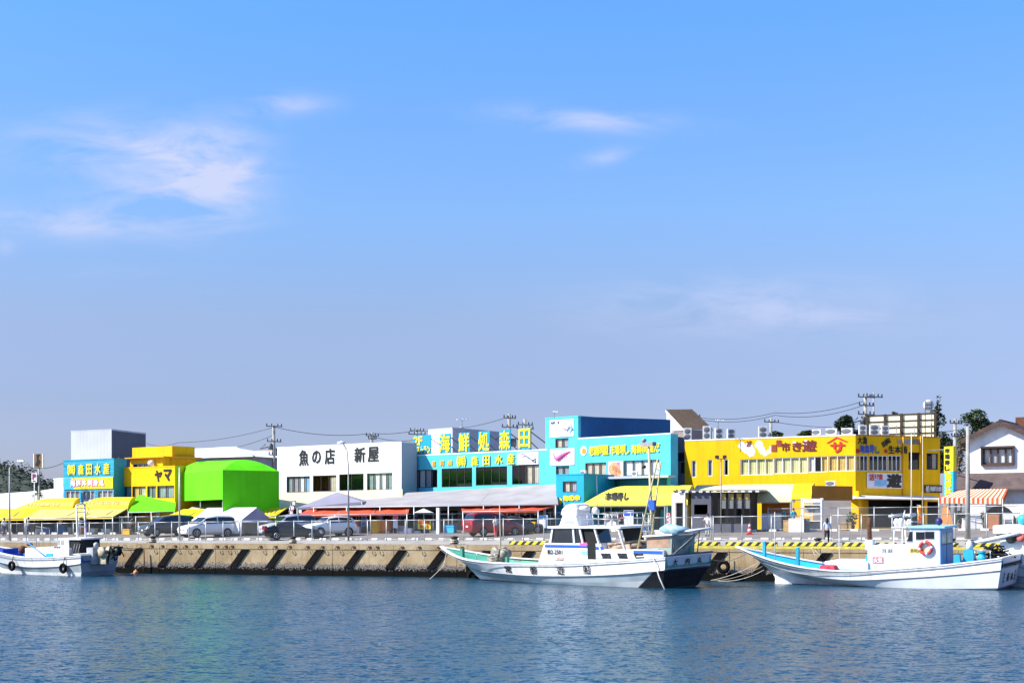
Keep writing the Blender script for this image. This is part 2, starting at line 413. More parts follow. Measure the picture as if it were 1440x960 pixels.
# slanted rubber fenders
fend = MB(); fend.prism([(-.86, -.09, .60), (-.20, -.09, .60), (.92, -.09, 2.0), (.26, -.09, 2.0)], (0, .09, 0))
first = None
US = [60, 102, 147, 192, 239, 290, 341, 392, 446, 503, 561, 620, 680, 741, 806, 872, 940, 1010, 1082, 1157, 1234, 1313, 1394]
ends = {}
for k, u in enumerate(US):
    loc = onquay(tq(u) - .3, -.0, 0)
    if first is None: first = o = fend.build('quay_fender', rubber, None, loc, QROT, bevel=.02)
    else: o = first.copy(); COL.objects.link(o); o.location = loc
    tag(o, 'slanted black rubber fender bolted to the tan quay wall', 'fender', 'slanted black fenders along the quay wall')
lug = MB(); lug.box(-.10, -.10, 2.16, .10, -.03, 2.30); lug.tube([(-.1, -.2, 2.2), (-.14, -.26, 2.08), (0, -.28, 2.0), (.14, -.26, 2.08), (.1, -.2, 2.2)], .025, 6)
first = None
for k, u in enumerate([214, 229, 247, 262, 276, 306, 318, 327, 367, 388, 408, 433, 454, 475, 498, 520, 531, 566, 590, 617, 650]):
    loc = onquay(tq(u), 0, 0)
    if first is None: first = o = lug.build('mooring_ring', rust, None, loc, QROT)
    else: o = first.copy(); COL.objects.link(o); o.location = loc
    tag(o, 'small rusty mooring ring on the coping of the quay', 'mooring ring', 'mooring rings on the quay coping')

# black and yellow edge kerbs on the right-hand quay
def kerb_mat():
    m = bpy.data.materials.new('hazard_stripes'); m.use_nodes = True; nt = m.node_tree; N = nt.nodes; L = nt.links; b = N['Principled BSDF']
    tc = N.new('ShaderNodeTexCoord'); d = N.new('ShaderNodeVectorMath'); d.operation = 'DOT_PRODUCT'; d.inputs[1].default_value = (1.75, 0, -1.6)
    L.new(tc.outputs['Object'], d.inputs[0]); f = N.new('ShaderNodeMath'); f.operation = 'FRACT'; L.new(d.outputs['Value'], f.inputs[0])
    g = N.new('ShaderNodeMath'); g.operation = 'GREATER_THAN'; g.inputs[1].default_value = .52; L.new(f.outputs[0], g.inputs[0])
    n = N.new('ShaderNodeTexNoise'); n.inputs['Scale'].default_value = 6; n.inputs['Detail'].default_value = 6; L.new(tc.outputs['Object'], n.inputs['Vector'])
    a = N.new('ShaderNodeMix'); a.data_type = 'RGBA'; a.inputs[6].default_value = (.72, .60, .03, 1); a.inputs[7].default_value = (.02, .02, .02, 1); L.new(g.outputs[0], a.inputs[0])
    w = N.new('ShaderNodeMapRange'); w.inputs[1].default_value = .6; w.inputs[2].default_value = .75; w.inputs[4].default_value = .7; L.new(n.outputs['Fac'], w.inputs[0])
    c = N.new('ShaderNodeMix'); c.data_type = 'RGBA'; c.inputs[7].default_value = (.35, .32, .26, 1); L.new(w.outputs[0], c.inputs[0]); L.new(a.outputs[2], c.inputs[6])
    L.new(c.outputs[2], b.inputs['Base Color']); b.inputs['Roughness'].default_value = .75
    return m
hazard = kerb_mat(); yedge = mat('faded_yellow_paint', (.66, .55, .10), .8, .18, 3)
first = None; t = tq(716); te = tq(1460); i = 0
while t < te:
    if first is None:
        mb = MB(); mb.prism([(0, .02, 0), (0, .32, 0), (0, .28, .27), (0, .06, .27)], (3.6, 0, 0))
        first = o = mb.build('edge_kerb', hazard, None, onquay(t, -.05, 2.452), QROT, bevel=.03)
    else: o = first.copy(); COL.objects.link(o); o.location = onquay(t, -.05, 2.452)
    tag(o, 'yellow and black striped concrete kerb along the edge of the quay', 'edge kerb', 'striped kerbs on the quay edge'); t += 4.0; i += 1
mb = MB(); mb.box(tq(975), -.040, 2.26, te, -.0365, 2.448); 
o = mb.build('painted_edge_line', yedge, None, onquay(0, 0, 0), QROT); struct(o)

# parking stops, two rows
stop = MB(); stop.prism([(-.3, -.09, 0), (.3, -.09, 0), (.27, -.06, .13), (-.27, -.06, .13)], (0, .15, 0))
stopwhite = mat('worn_white_paint', (.78, .77, .74), .8, .12, 5)
first = None
def stops(us, d, label, group):
    global first
    for u in us:
        p = G(u, d)
        if first is None: first = o = stop.build('parking_stop', stopwhite, None, p, QROT, bevel=.015)
        else: o = first.copy(); COL.objects.link(o); o.location = p
        o.scale = (1.0, 1, 1.25); tag(o, label, 'parking stop', group)
us = []; u = 6.0
while u < 1440: us.append(u); u += 15.2 + u * .0065
stops(us, 3.7, 'white concrete parking stop in the nearer row, at the foot of the quay fence', 'white parking stops in the row nearest the quay')
us2 = []; u = 14.0
while u < 1400: us2.append(u); u += 15.2 + u * .012
stops(us2, 12.5, 'white concrete parking stop in the farther row, in front of the shops', 'white parking stops in the row nearest the shops')

def water():
    # real swell close to the camera's half of the harbour, finer ripples as bump
    from mathutils import noise as nz
    mb = MB(); xs = [-2500, -600, -150] + [-75 + i * .5 for i in range(301)] + [150, 600, 2500]
    ys = [-400, -60, 10] + [26 + i * .42 for i in range(236)] + [140, 2500]
    idx = {}
    def hgt(x, y):
        if not (-74 < x < 74 and 27 < y < 124): return 0
        return .016 * nz.noise((x * .55 + 3, y * .9, 0)) + .012 * nz.noise((x * 1.1, y * 1.7, 4)) + .02 * nz.noise((x * .16, y * .25, 9))
    n = len(xs)
    for y in ys:
        for x in xs: mb.v.append((x, y, hgt(x, y)))
    for j in range(len(ys) - 1):
        for i in range(n - 1):
            mb.f.append([j * n + i, j * n + i + 1, (j + 1) * n + i + 1, (j + 1) * n + i]); mb.m.append(0); mb.s.append(True)
    m = bpy.data.materials.new('harbour_water'); m.use_nodes = True; nt = m.node_tree; N = nt.nodes; L = nt.links; b = N['Principled BSDF']
    b.inputs['Base Color'].default_value = (.006, .050, .088, 1); b.inputs['Roughness'].default_value = .21; b.inputs['IOR'].default_value = 1.333
    b.inputs['Specular IOR Level'].default_value = .5
    tc = N.new('ShaderNodeTexCoord')
    # ripple slopes straight from noise (a height bump would be filtered away at this grazing view)
    def slopes(sc, st, det, off):
        mp = N.new('ShaderNodeMapping'); mp.inputs['Scale'].default_value = st; mp.inputs['Rotation'].default_value = (0, 0, .12); mp.inputs['Location'].default_value = (off, off, 0); L.new(tc.outputs['Object'], mp.inputs[0])
        q = N.new('ShaderNodeTexNoise'); q.inputs['Scale'].default_value = sc; q.inputs['Detail'].default_value = det; q.inputs['Distortion'].default_value = .3; L.new(mp.outputs[0], q.inputs['Vector'])
        return q
    def vm(op, a, b=None, k=None):
        x = N.new('ShaderNodeVectorMath'); x.operation = op
        for i, t in enumerate((a, b)):
            if t is None: continue
            if isinstance(t, tuple): x.inputs[i].default_value = t
            else: L.new(t, x.inputs[i])
        if k is not None:
            if isinstance(k, (int, float)): x.inputs['Scale'].default_value = k
            else: L.new(k, x.inputs['Scale'])
        return x.outputs[0]
    cen = (.5, .5, .5)
    s1 = vm('SCALE', vm('SUBTRACT', slopes(3.4, (.7, 1, 1), 3, 0).outputs['Color'], cen), k=WAVE)
    s2 = vm('SCALE', vm('SUBTRACT', slopes(9.5, (.8, 1, 1), 3, 7).outputs['Color'], cen), k=WAVE * 1.15)
    pt = slopes(.09, (.7, 1.5, 1), 3, 3); g = N.new('ShaderNodeMapRange'); g.inputs[1].default_value = .35; g.inputs[2].default_value = .65; g.inputs[3].default_value = .65; g.inputs[4].default_value = 1.15; L.new(pt.outputs['Fac'], g.inputs[0])
    sl = vm('SCALE', vm('ADD', s1, s2), k=g.outputs[0])
    nrm = vm('NORMALIZE', vm('ADD', vm('MULTIPLY', sl, (1, 1, 0)), (0, 0, 1)))
    L.new(nrm, b.inputs['Normal'])
    struct(mb.build('water', m))
WAVE = 1.7
water()

# ------------------------------------------------------------------ vegetation and the far hill
def leaf_cloud(mb, lobes, n, size, rr, flat=1.0):
    tot = sum(l[3] * l[4] * l[5] for l in lobes)
    for lx, ly, lz, a, b, c in lobes:
        for _ in range(max(4, int(n * a * b * c / tot))):
            d = Vector((rr.gauss(0, 1), rr.gauss(0, 1), rr.gauss(0, 1))).normalized(); k = rr.uniform(.55, 1.08)
            p = Vector((lx + d.x * a * k, ly + d.y * b * k, lz + d.z * c * k))
            s = size * rr.uniform(.6, 1.4); q = Matrix.Rotation(rr.uniform(0, 6.3), 3, 'Z') @ Matrix.Rotation(rr.uniform(-1, 1) * flat, 3, 'X')
            mb.face([p + q @ Vector(w) for w in ((-s, -s * .5, 0), (0, -s * .7, s * .2), (s, -s * .2, 0), (s * .4, s * .6, -s * .1), (-s * .5, s * .6, .1 * s))])
def tree(label, u, vt, vb, wpx, Y, kind, name='pine_tree', leaf=leafA, n=2600, lobes=None, seed=1, group='trees behind the shops'):
    rr = random.Random(seed); p = XY(u, Y); z0 = gz(*p); ztop = Zv(vt, Y) - z0; zlow = Zv(vb, Y) - z0; w = wpx / F * Y / 2
    root = thing(name, label, 'tree', (p.x, p.y, z0), 0, group)
    t = MB(); t.tube([(0, 0, -.3), (.1, 0, zlow * .6), (-.1, .1, (zlow + ztop) / 2), (0, 0, ztop * .97)], [w * .11, w * .09, w * .06, .03], 8)
    h = ztop - zlow; ls = []
    for k in range(12 if kind == 'cone' else 11):
        f = (k + .5) / 12
        if kind == 'cone':
            a = rr.uniform(0, 6.3); rad = w * (1.05 - f * .85) * rr.uniform(.7, 1.1); ls.append((math.cos(a) * rad * .5, math.sin(a) * rad * .5, zlow + h * (f * .92 + .04), rad * .62, rad * .62, h * .085))
        else:
            a = rr.uniform(0, 6.3); rad = w * rr.uniform(.2, .72); q = rr.uniform(.1, .85); rad *= math.sqrt(max(.08, 1 - q * q)); 
            ls.append((math.cos(a) * rad, math.sin(a) * rad, zlow + h * q, w * rr.uniform(.28, .45), w * rr.uniform(.28, .45), h * rr.uniform(.14, .22)))
    if lobes is None and kind != 'cone': ls.append((0, 0, zlow + h * .82, w * .42, w * .42, h * .18))
    for l in ls: t.tube([(0, 0, max(.5, l[2] - h * .18)), (l[0] * .55, l[1] * .55, l[2] - h * .05), (l[0], l[1], l[2])], [w * .035, w * .022, .02], 5)
    t.build('trunk', bark, root)
    c = MB(); leaf_cloud(c, ls, int(n * 1.9), Y * 1.55 / F, rr); c.build('crown', leaf, root)
    return root
tree('rounded dark pine behind the white air-conditioning units on the right roof', 1190, 583, 622, 42, 165, 'round', seed=3, n=2200)
tree('tallest dark pine rising behind the round white roof sign', 1318, 556, 668, 62, 160, 'cone', seed=5, n=4200)
tree('broad green-topped pine above the roof of the white gabled house', 1374, 575, 640, 66, 172, 'round', seed=8, n=3200, leaf=leafB)
tree('thin brown half-bare tree beside the blue and yellow banner sign', 1350, 612, 690, 26, 138, 'round', name='bare_tree', leaf=leafC, n=420, seed=13)
tree('small low treetop next to the tall grey outdoor unit on the roof', 1090, 606, 622, 26, 190, 'round', name='broadleaf_tree', leaf=leafB, n=700, seed=21)
tree('wide low treetop showing above the dark "2F" end of the yellow roof edge', 1133, 605, 622, 30, 195, 'round', name='broadleaf_tree', leaf=leafB, n=800, seed=22)
tree('little treetop peeping over the brown back of the roof billboard', 1261, 580, 606, 22, 190, 'round', name='broadleaf_tree', leaf=leafA, n=500, seed=24)
tree('dark shrub-like tree squeezed between the turquoise sign building and the yellow balcony', 168, 645, 690, 15, 147, 'round', name='broadleaf_tree', leaf=leafC, n=700, seed=30)
def palm():
    p = XY(54, Yd(54, 17)); root = thing('palm_tree', 'small bushy palm under the brown square sign on a pole', 'tree', (p.x, p.y, gz(*p)))
    h = Zv(692, p.y) - gz(*p); t = MB(); t.tube([(0, 0, 0), (.05, 0, h * .5), (0, 0, h)], [.2, .15, .12], 8); t.build('trunk', bark, root)
    c = MB(); rr = random.Random(4)
    for k in range(44):
        a = rr.uniform(0, 6.3); e = rr.uniform(-.5, 1.2); l = rr.uniform(.6, 1.0); pr = None
        for s in range(5):
            f = s / 4; q = Vector((math.cos(a) * l * f, math.sin(a) * l * f, h + l * (math.sin(e) * f - .5 * f * f))); sd = Vector((-math.sin(a), math.cos(a), 0)) * .09 * (1 - f * .8)
            if pr: c.face([pr[0], pr[1], q + sd, q - sd])
            pr = (q - sd, q + sd)
    c.build('crown', leafB, root)
palm()
def hill():
    from mathutils import noise as nz
    mb = MB(); n = 60; m = 14; Y0, Y1 = 520, 900; top = lambda u: 655 + max(0, u) * .30 + (u > 40) * (u - 40) * .3
    g = []
    for j in range(m + 1):
        for i in range(n + 1):
            u = -260 + i * 7.0; f = j / m; Y = Y0 + (Y1 - Y0) * f; k = math.sin(min(1, f * 1.6) * math.pi / 2)
            vt = top(max(u, -40)) if u > -60 else 650
            zt = Zv(min(vt, 735), min(Y, 757)); z = 3 + max(0, zt - 3) * k + nz.noise((u * .08, f * 7, 2)) * 1.6 * k
            mb.v.append(((u - CX) / F * Y, Y, z))
    for j in range(m):
        for i in range(n):
            a = j * (n + 1) + i; mb.f.append([a, a + 1, a + n + 2, a + n + 1]); mb.m.append(0); mb.s.append(True)
    o = struct(mb.build('hill', mat('wooded_hill_soil', (.045, .06, .035), .95, .4, .05)))
    w = MB(); rr = random.Random(2); ls = []
    for _ in range(420):
        i = rr.randrange(len(mb.v)); x, y, z = mb.v[i]
        if z < 4: continue
        r = rr.uniform(3, 5.5); ls.append((x + rr.uniform(-4, 4), y, z + r * .2, r, r, r * .75))
    leaf_cloud(w, ls, 22000, .55, rr)
    o = w.build('hill_forest', mat('hill_forest_foliage', (.040, .060, .034), .8, .35, .03)); o['kind'] = 'stuff'
    tag(o, 'dark green woodland covering the distant hill at the left edge', 'woodland', kind='stuff')
hill()
# ------------------------------------------------------------------ buildings
def building(name, label, fac, v0, depth, wm, holes=(), roofm=None, cat='building', cap=None, xr=None, zlow=0.0, sidem=None):
    """block behind a facade; holes = (u0,v0,u1,v1,pattern,frame) ; returns root, height"""
    root = thing(name, label, cat, fac.loc, fac.rz)
    H = fac.uv(*( (CX + F * fac.p0.x / fac.p0.y), v0))[1]; L = xr or fac.L
    hs = []; 
    for h in holes:
        b = list(fac.box(*h[:4])); b[0] = max(.05, b[0]); b[2] = min(L - .05, b[2]); b[1] = max(.02, b[1])
        if len(h) > 6: b.append(h[6])
        hs.append(b)
    mb = MB(); wall_holes(mb, 0, L, zlow, H, hs)
    sm = 2 if sidem else 0
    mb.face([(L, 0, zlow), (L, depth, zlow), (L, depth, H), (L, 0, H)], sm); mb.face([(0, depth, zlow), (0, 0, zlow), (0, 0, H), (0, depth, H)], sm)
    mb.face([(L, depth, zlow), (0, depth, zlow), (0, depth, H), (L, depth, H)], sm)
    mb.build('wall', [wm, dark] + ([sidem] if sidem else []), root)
    rf = MB(); rf.box(.02, .02, H - .35, L - .02, depth - .02, H - .25)
    c = .12
    for q in ((-.03, -.03, L + .03, c), (-.03, depth - c, L + .03, depth + .03), (-.03, c, c, depth - c), (L - c, c, L + .03, depth - c)): rf.box(q[0], q[1], H + .002, q[2], q[3], H + .10, 1)
    rf.build('roof', [roofm or concrete, cap or wm], root)
    for h, b in zip(holes, hs):
        if h[4]: window(root, b, h[4], h[5] if len(h) > 5 and h[5] else darkframe)
    return root, H
def lettering(root, fac, items, m, off=.03, bold=.02, th=.04, name='lettering'):
    mb = MB(); letters(fac, mb, items, off, 0, bold, th); return mb.build(name, m, root)
def panel(root, fac, u0, v0, u1, v1, m, off=.06, th=.05, name='panel', v0r=None, v1r=None):
    """flat board following the sloping perspective of the facade"""
    a = fac.uv(u0, v0, off); b = fac.uv(u1, v0 if v0r is None else v0r, off); c = fac.uv(u1, v1 if v1r is None else v1r, off); d = fac.uv(u0, v1, off)
    zt = (a[1] + b[1]) / 2; zb = (c[1] + d[1]) / 2
    mb = MB(); mb.box(a[0], -off, zb, b[0], -off + th, zt); o = mb.build(name, m, root); o['bx'] = 0; del o['bx']; return o, (a[0], zb, b[0], zt)
def board(name, label, cat, fac, u0, v0, u1, v1, m, off=.06, th=.05, group=None, frame=None):
    """sign board hung on a facade: a thing of its own"""
    x0, z0, x1, z1 = fac.box(u0, v0, u1, v1, off)
    c = fac.world((x0 + x1) / 2, -off, z0); w = (x1 - x0) / 2; h = z1 - z0
    root = thing(name, label, cat, c, fac.rz, group)
    mb = MB(); mb.box(-w, 0, 0, w, th, h); mb.build('panel', m, root)
    if frame:
        f = MB(); e = .05
        f.box(-w - e, -.02, -e, w + e, th, -.002); f.box(-w - e, -.02, h + .002, w + e, th, h + e); f.box(-w - e, -.02, 0, -w - .002, th, h); f.box(w + .002, -.02, 0, w + e, th, h); f.build('frame', frame, root)
    return root, w, h
def glyph(root, items, m, name='lettering', bold=.02, th=.03):
    mb = MB()
    for it in items: mb.text(it[0], it[1], it[2], it[3], it[4], y=-.003, th=th, off=bold, rot=it[5] if len(it) > 5 else 0)
    return mb.build(name, m, root)

# --- far left: white warehouse, long low white wall
F0 = Facade(-40, 150, 91, 143)
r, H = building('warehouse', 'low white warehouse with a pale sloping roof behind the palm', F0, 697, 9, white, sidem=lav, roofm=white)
mb = MB(); x = [F0.uv(u, 700)[0] for u in (-38, 24, 55, 76, 90)]; zr = F0.uv(60, 681)[1]
mb.face([(x[0], 1, H + .12), (x[3], 1, H + .12), (x[3], 4.5, zr), (x[2], 4.5, zr), (x[1], 3, (zr + H) / 2)]); mb.face([(x[3], 1, H + .12), (x[3], 8, H + .12), (x[3], 4.5, zr)]); mb.face([(x[0], 8, H + .12), (x[1], 3, (zr + H) / 2), (x[2], 4.5, zr), (x[3], 4.5, zr), (x[3], 8, H + .12)])
mb.build('gable_roof', white, r)
Fx = Facade(75.5, 158, 93, 155)
building('storehouse', 'low lavender-grey metal storehouse left of the turquoise sign building', Fx, 674, 6, lav, roofm=greysid, cap=white)

# --- turquoise sign building
F1 = Facade(89, 140, 160, 136)
r, H = building('sign_building', 'narrow turquoise shop with a ribbed sign front and row of upstairs windows', F1, 648, 1.6, turqsid,
    [(92, 689.6, 111.6, 703, 'mgm', white), (115.5, 689.3, 132.8, 703, 'mgm', white), (136.3, 689, 158.5, 703, 'gmm', white)])
lettering(r, F1, [('㈱', 95.3, 652.8, 105.7, 667.2), ('森', 110.4, 652.8, 117.8, 667), ('田', 122, 652.3, 129.2, 666.8), ('水', 133.6, 651.6, 141.4, 666.4), ('産', 146, 650.8, 153.6, 666)], goldt, .06, .025)
r, w, h = board('shop_banner', 'wide banner under the turquoise ribbed sign, fading from blue to yellow with pale lettering', 'sign', F1, 89.8, 671.2, 158.6, 687.2, mat('yellow_banner_print', (.80, .62, .01), .6, .06), .08)
mb = MB(); mb.face([(-w + .01, -.004, .01), (-w * .62, -.004, .01), (-w * .45, -.004, h * .35), (-w * .7, -.004, h - .01), (-w + .01, -.004, h - .01)]); mb.build('printed_corner', skyblue, r)
glyph(r, [(c, -w * .72 + k * w * .235, h * .22, -w * .72 + k * w * .235 + w * .215, h * .84) for k, c in enumerate('海鮮丼刺身処')], pink, bold=.03)
glyph(r, [(c, -w * .71 + k * w * .235, h * .26, -w * .72 + k * w * .235 + w * .2, h * .80) for k, c in enumerate('海鮮丼刺身処')], foam, bold=.02, th=.045, name='white_lettering')

# --- grey tower behind
def tower():
    P = [XY(100, 152), XY(157, 149), XY(205, 155.5)]; P.append(P[0] + P[2] - P[1]); zb = 3.2; zt = 13.76
    c = P[1]; root = thing('grey_tower_block', 'tall windowless grey metal block behind the turquoise sign building', 'building', (c.x, c.y, zb))
    q = [(p.x - c.x, p.y - c.y) for p in P]; mb = MB(); H = zt - zb
    for i in range(4):
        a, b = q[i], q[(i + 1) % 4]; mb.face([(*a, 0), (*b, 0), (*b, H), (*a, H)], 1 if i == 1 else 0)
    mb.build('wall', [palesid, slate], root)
    t = MB(); t.prism([(x * 1.01, y * 1.01, H + .002) for x, y in q], (0, 0, .16)); t.build('roof', greysid, root)
tower()

# --- yellow stepped shop
F3 = Facade(160.5, 138, 246, 132.5)
r, H = building('yellow_shop', 'stepped yellow shop with a roof terrace and black brush lettering', F3, 659, 7, yellow,
    [(167, 684, 185, 699, 'gg'), (186, 683.5, 205, 700, 'ob'), (207, 683, 219.5, 700, 'gg'), (221, 682.5, 245, 700, 'gg')], cap=yellow)
lettering(r, F3, [('ヤ', 218, 661.5, 227.6, 676.5), ('マ', 230.6, 660, 241, 675.4)], black, .02, .035)
x0, z0, x1, z1 = F3.box(183, 644, 229, 662, -2); mb = MB(); hz = H - .24; b = F3.box(186.5, 651.5, 214.5, 668, -2)
wall_holes(mb, x0, x1, hz, z1, [(b[0], hz + .25, b[2], b[3])], y=2); mb.face([(x1, 2, hz), (x1, 6, hz), (x1, 6, z1), (x1, 2, z1)]); mb.face([(x0, 2, hz), (x0, 6, hz), (x0, 6, z1), (x0, 2, z1)]); mb.face([(x1, 6, hz), (x0, 6, hz), (x0, 6, z1), (x1, 6, z1)])
u = mb.build('upper_wall', [yellow, dark], r); window(r, (b[0], hz + .25, b[2], b[3]), 'dmmb', alu, y=2)
mb = MB(); mb.prism([(x0 - .2, 1.5, z1 + .002), (x0 - .2, 6.2, z1 + .002), (x0 - .2, 6.2, z1 + .16), (x0 - .2, 1.5, z1 + .10)], (x1 - x0 + .9, 0, 0)); mb.build('terrace_roof', amber, r)
x0, z0, x1, z1 = F3.box(186, 628, 242, 647, -3); zz = F3.box(186, 628, 242, 662, -3)[1]; mb = MB(); mb.box(x0, 3, hz, x1, 5.8, z1); mb.build('roof_block', yellowtop, r)
r2 = thing('awning_lamp', 'round white lamp hanging by the yellow terrace window', 'lamp', F3.world(F3.uv(212.5, 653, -1.6)[0], 1.6, H - .2), F3.rz)
mb = MB(); mb.lathe([(.01, 1.0), (.2, .95), (.32, .8), (.32, .66), (.2, .5), (.01, .45)], 12); mb.tube([(0, 0, 0), (0, 0, .5)], .03, 6); mb.build('lamp_globe', foam, r2)

# --- house with white metal hipped roof behind
FB = Facade(240, 152, 356, 147)
r, H = building('hipped_roof_house', 'grey-walled house with a white ribbed metal roof behind the green tent', FB, 646.5, 8, greywall, roofm=whiteroof)
mb = MB(); e = .5; L = FB.L; rz_ = FB.uv(285, 630.5, -4)[1]; xa = FB.uv(332, 631, -4)[0]
mb.face([(-e, -e, H + .11), (L + e, -e, H + .11), (xa, 4, rz_), (-e, 4, rz_)], 0); mb.face([(L + e, -e, H + .11), (L + e, 8.4, H + .11), (xa, 4, rz_)], 0); mb.face([(-e, 8.4, H + .11), (-e, 4, rz_), (xa, 4, rz_), (L + e, 8.4, H + .11)], 0)
mb.tube([(-e, 4, rz_ + .04), (xa, 4, rz_ + .04), (L + e, -e, H + .15)], .09, 6, 1); mb.build('hip_roof', [whiteroof, greysid], r)
# --- far beige building between the green tent and the white shop
FC = Facade(318, 176, 402, 170)
r, H = building('beige_building', 'distant beige building with brown roof tiles beside the green tent', FC, 636.5, 10, mat('beige_render', (.62, .54, .47), .8, .08, .4), roofm=concrete)
FD = Facade(352, 160, 398, 156)
r, H = building('brown_roof_house', 'low house with a brown tiled roof wedged between green tent and white shop', FD, 660, 6, greywall, roofm=brownroof)
mb = MB(); mb.prism([(-.5, -.5, H + .11), (-.5, 3, H + 1.5), (-.5, 6.5, H + .11)], (FD.L + 1, 0, 0)); mb.build('tiled_roof', umberroof, r)

# --- green tent
def green_tent():
    P = [XY(246, 135), XY(313, 124.5), XY(392.5, 127.5)]; P.append(P[0] + P[2] - P[1]); c = P[1]; zb = gz(*c)
    root = thing('green_tent', 'huge bright green fabric market tent with one open dark-green flank', 'tent', (c.x, c.y, zb))
    q = [Vector((p.x - c.x, p.y - c.y, 0)) for p in P]; ze = Zv(660.5, 124.5) - zb; zr = Zv(648, 131) - zb
    m0 = (q[0] + q[1]) / 2; ctr = (q[0] + q[2]) / 2
    ra = ctr + (q[0] - ctr) * .45 + (q[1] - ctr) * .25; rb = ctr + (q[2] - ctr) * .35 + (q[1] - ctr) * .25; ra.z = rb.z = zr
    up = lambda p, z: Vector((p.x, p.y, z)); zo = Zv(702, 125) - zb
    mb = MB()
    N_ = 10
    def bow(a, b, za, zb_, k): # curtain wall with slight sag
        for i in range(N_):
            f, g = i / N_, (i + 1) / N_; p, s = a.lerp(b, f), a.lerp(b, g)
            mb.face([up(p, za), up(s, za), up(s, zb_ + k * math.sin(g * math.pi)), up(p, zb_ + k * math.sin(f * math.pi))], 0, False)
    bow(q[0], q[1], zo, ze, 0); bow(q[1], q[2], zo * .45, ze, 0); bow(q[2], q[3], 0, ze, 0); bow(q[3], q[0], 0, ze, 0)
    E_ = [up(p, ze) for p in q]
    def patch(pts):               # curved roof: eave edge to ridge, bulging
        a, b, c_, d = pts; n = 6; g = []
        for j in range(n + 1):
            f = j / n; k = math.sin(f * math.pi / 2); h = f
            row_ = []
            for i in range(n + 1):
                e = i / n; lo = a.lerp(b, e); hi = d.lerp(c_, e); p = lo.lerp(hi, h); p.z = lo.z + (hi.z - lo.z) * k; row_.append(p)
            g.append(row_)
        mb.loft(g)
    patch([E_[0], E_[1], rb, ra]); patch([E_[1], E_[2], rb, rb]); patch([E_[2], E_[3], ra, rb]); patch([E_[3], E_[0], ra, ra])
    mb.build('canopy', green, root)
    fr = MB()
    for p in q + [q[0].lerp(q[1], .5), q[1].lerp(q[2], .5)]: fr.tube([ctr + (p - ctr) * .9, ctr + (p - ctr) * .9 + Vector((0, 0, ze))], .06, 6)
    fr.build('frame', galv, root)
green_tent()

# --- white shop
F5 = Facade(390, 144.8, 564.5, 134.5)
r, H = building('white_fish_shop', 'white two-storey shop with big black brush lettering above four wide windows', F5, 630, 2.2, white,
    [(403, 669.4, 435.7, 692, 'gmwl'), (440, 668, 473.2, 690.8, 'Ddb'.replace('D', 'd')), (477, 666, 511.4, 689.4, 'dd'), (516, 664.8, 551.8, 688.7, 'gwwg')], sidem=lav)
lettering(r, F5, [('魚', 421, 632.4, 433.6, 654.2), ('の', 439.2, 633.4, 450.8, 651), ('店', 457, 630.4, 470.6, 652), ('新', 498.6, 628.8, 513.4, 649.6), ('屋', 517.6, 628.2, 532.4, 648.8)], black, .03, .02)
mb = MB(); aq = mat('pale_aqua_print', (.62, .78, .75), .7, .08)
for u0, u1, va, vb in ((412, 438, 664, 658), (444, 476, 663, 657), (500, 545, 660, 653)):
    a = F5.uv(u0, va, .004); b = F5.uv(u1, va - 1.5, .004); c = F5.uv(u1 - 5, vb, .004); d = F5.uv(u0 + 8, vb + 1, .004); mb.face([(p[0], -.004, p[1]) for p in (a, b, c, d)])
mb.build('painted_band', aq, r)
for u, v, hh in ((428, 0, 0), ):
    pass
# --- blue restaurant
F6 = Facade(569.5, 137.8, 769, 125.9)
r, H = building('turquoise_restaurant', 'turquoise two-storey restaurant with yellow lettering over four dark windows', F6, 641.5, 9, turq,
    [(580.3, 660.3, 615, 685.3, 'bwmd'), (621, 657.8, 664, 684.4, 'dddd'), (669, 655.7, 713.2, 681.9, 'dddd'), (720, 653.3, 758, 680.5, 'ddbb')], cap=white)
lettering(r, F6, [('那', 608, 648.4, 612.6, 655.6), ('珂', 619, 647.7, 624.6, 655.2), ('湊', 629.8, 647, 636, 654.6)], amber, .03, .03)
lettering(r, F6, [('㈱', 643, 640.8, 655.2, 655.4), ('森', 663, 641, 672.4, 654.6), ('田', 679.6, 640.6, 688.8, 653.6), ('水', 696.6, 639.6, 706.6, 651.8), ('産', 713.6, 637.6, 723.4, 652.2)], goldt, .05, .02, .07)
r, w, h = board('mural_panel', 'white printed panel with grey scribble right of the yellow lettering on the turquoise restaurant', 'sign', F6, 727, 635.6, 757, 652.6, foam, .06)
mb = MB(); rr = random.Random(5)
mb.tube([(-w * .5, -.01, h * .6), (-w * .2, -.01, h * .72), (w * .1, -.01, h * .55), (w * .3, -.01, h * .4), (w * .5, -.01, h * .3), (w * .8, -.01, h * .45), (w * .75, -.01, h * .15), (w * .4, -.01, h * .25)], [.03, .06, .09, .05, .09, .04, .1, .03], 5); mb.build('printed_fish', mat('grey_ink', (.16, .13, .22), .6, .2), r)
mb = MB(); mb.tube([(-w * .8, -.01, h * .8), (-w * .4, -.01, h * .9), (-w * .1, -.01, h * .66)], [.02, .05, .02], 5); mb.build('printed_mark', pink, r)
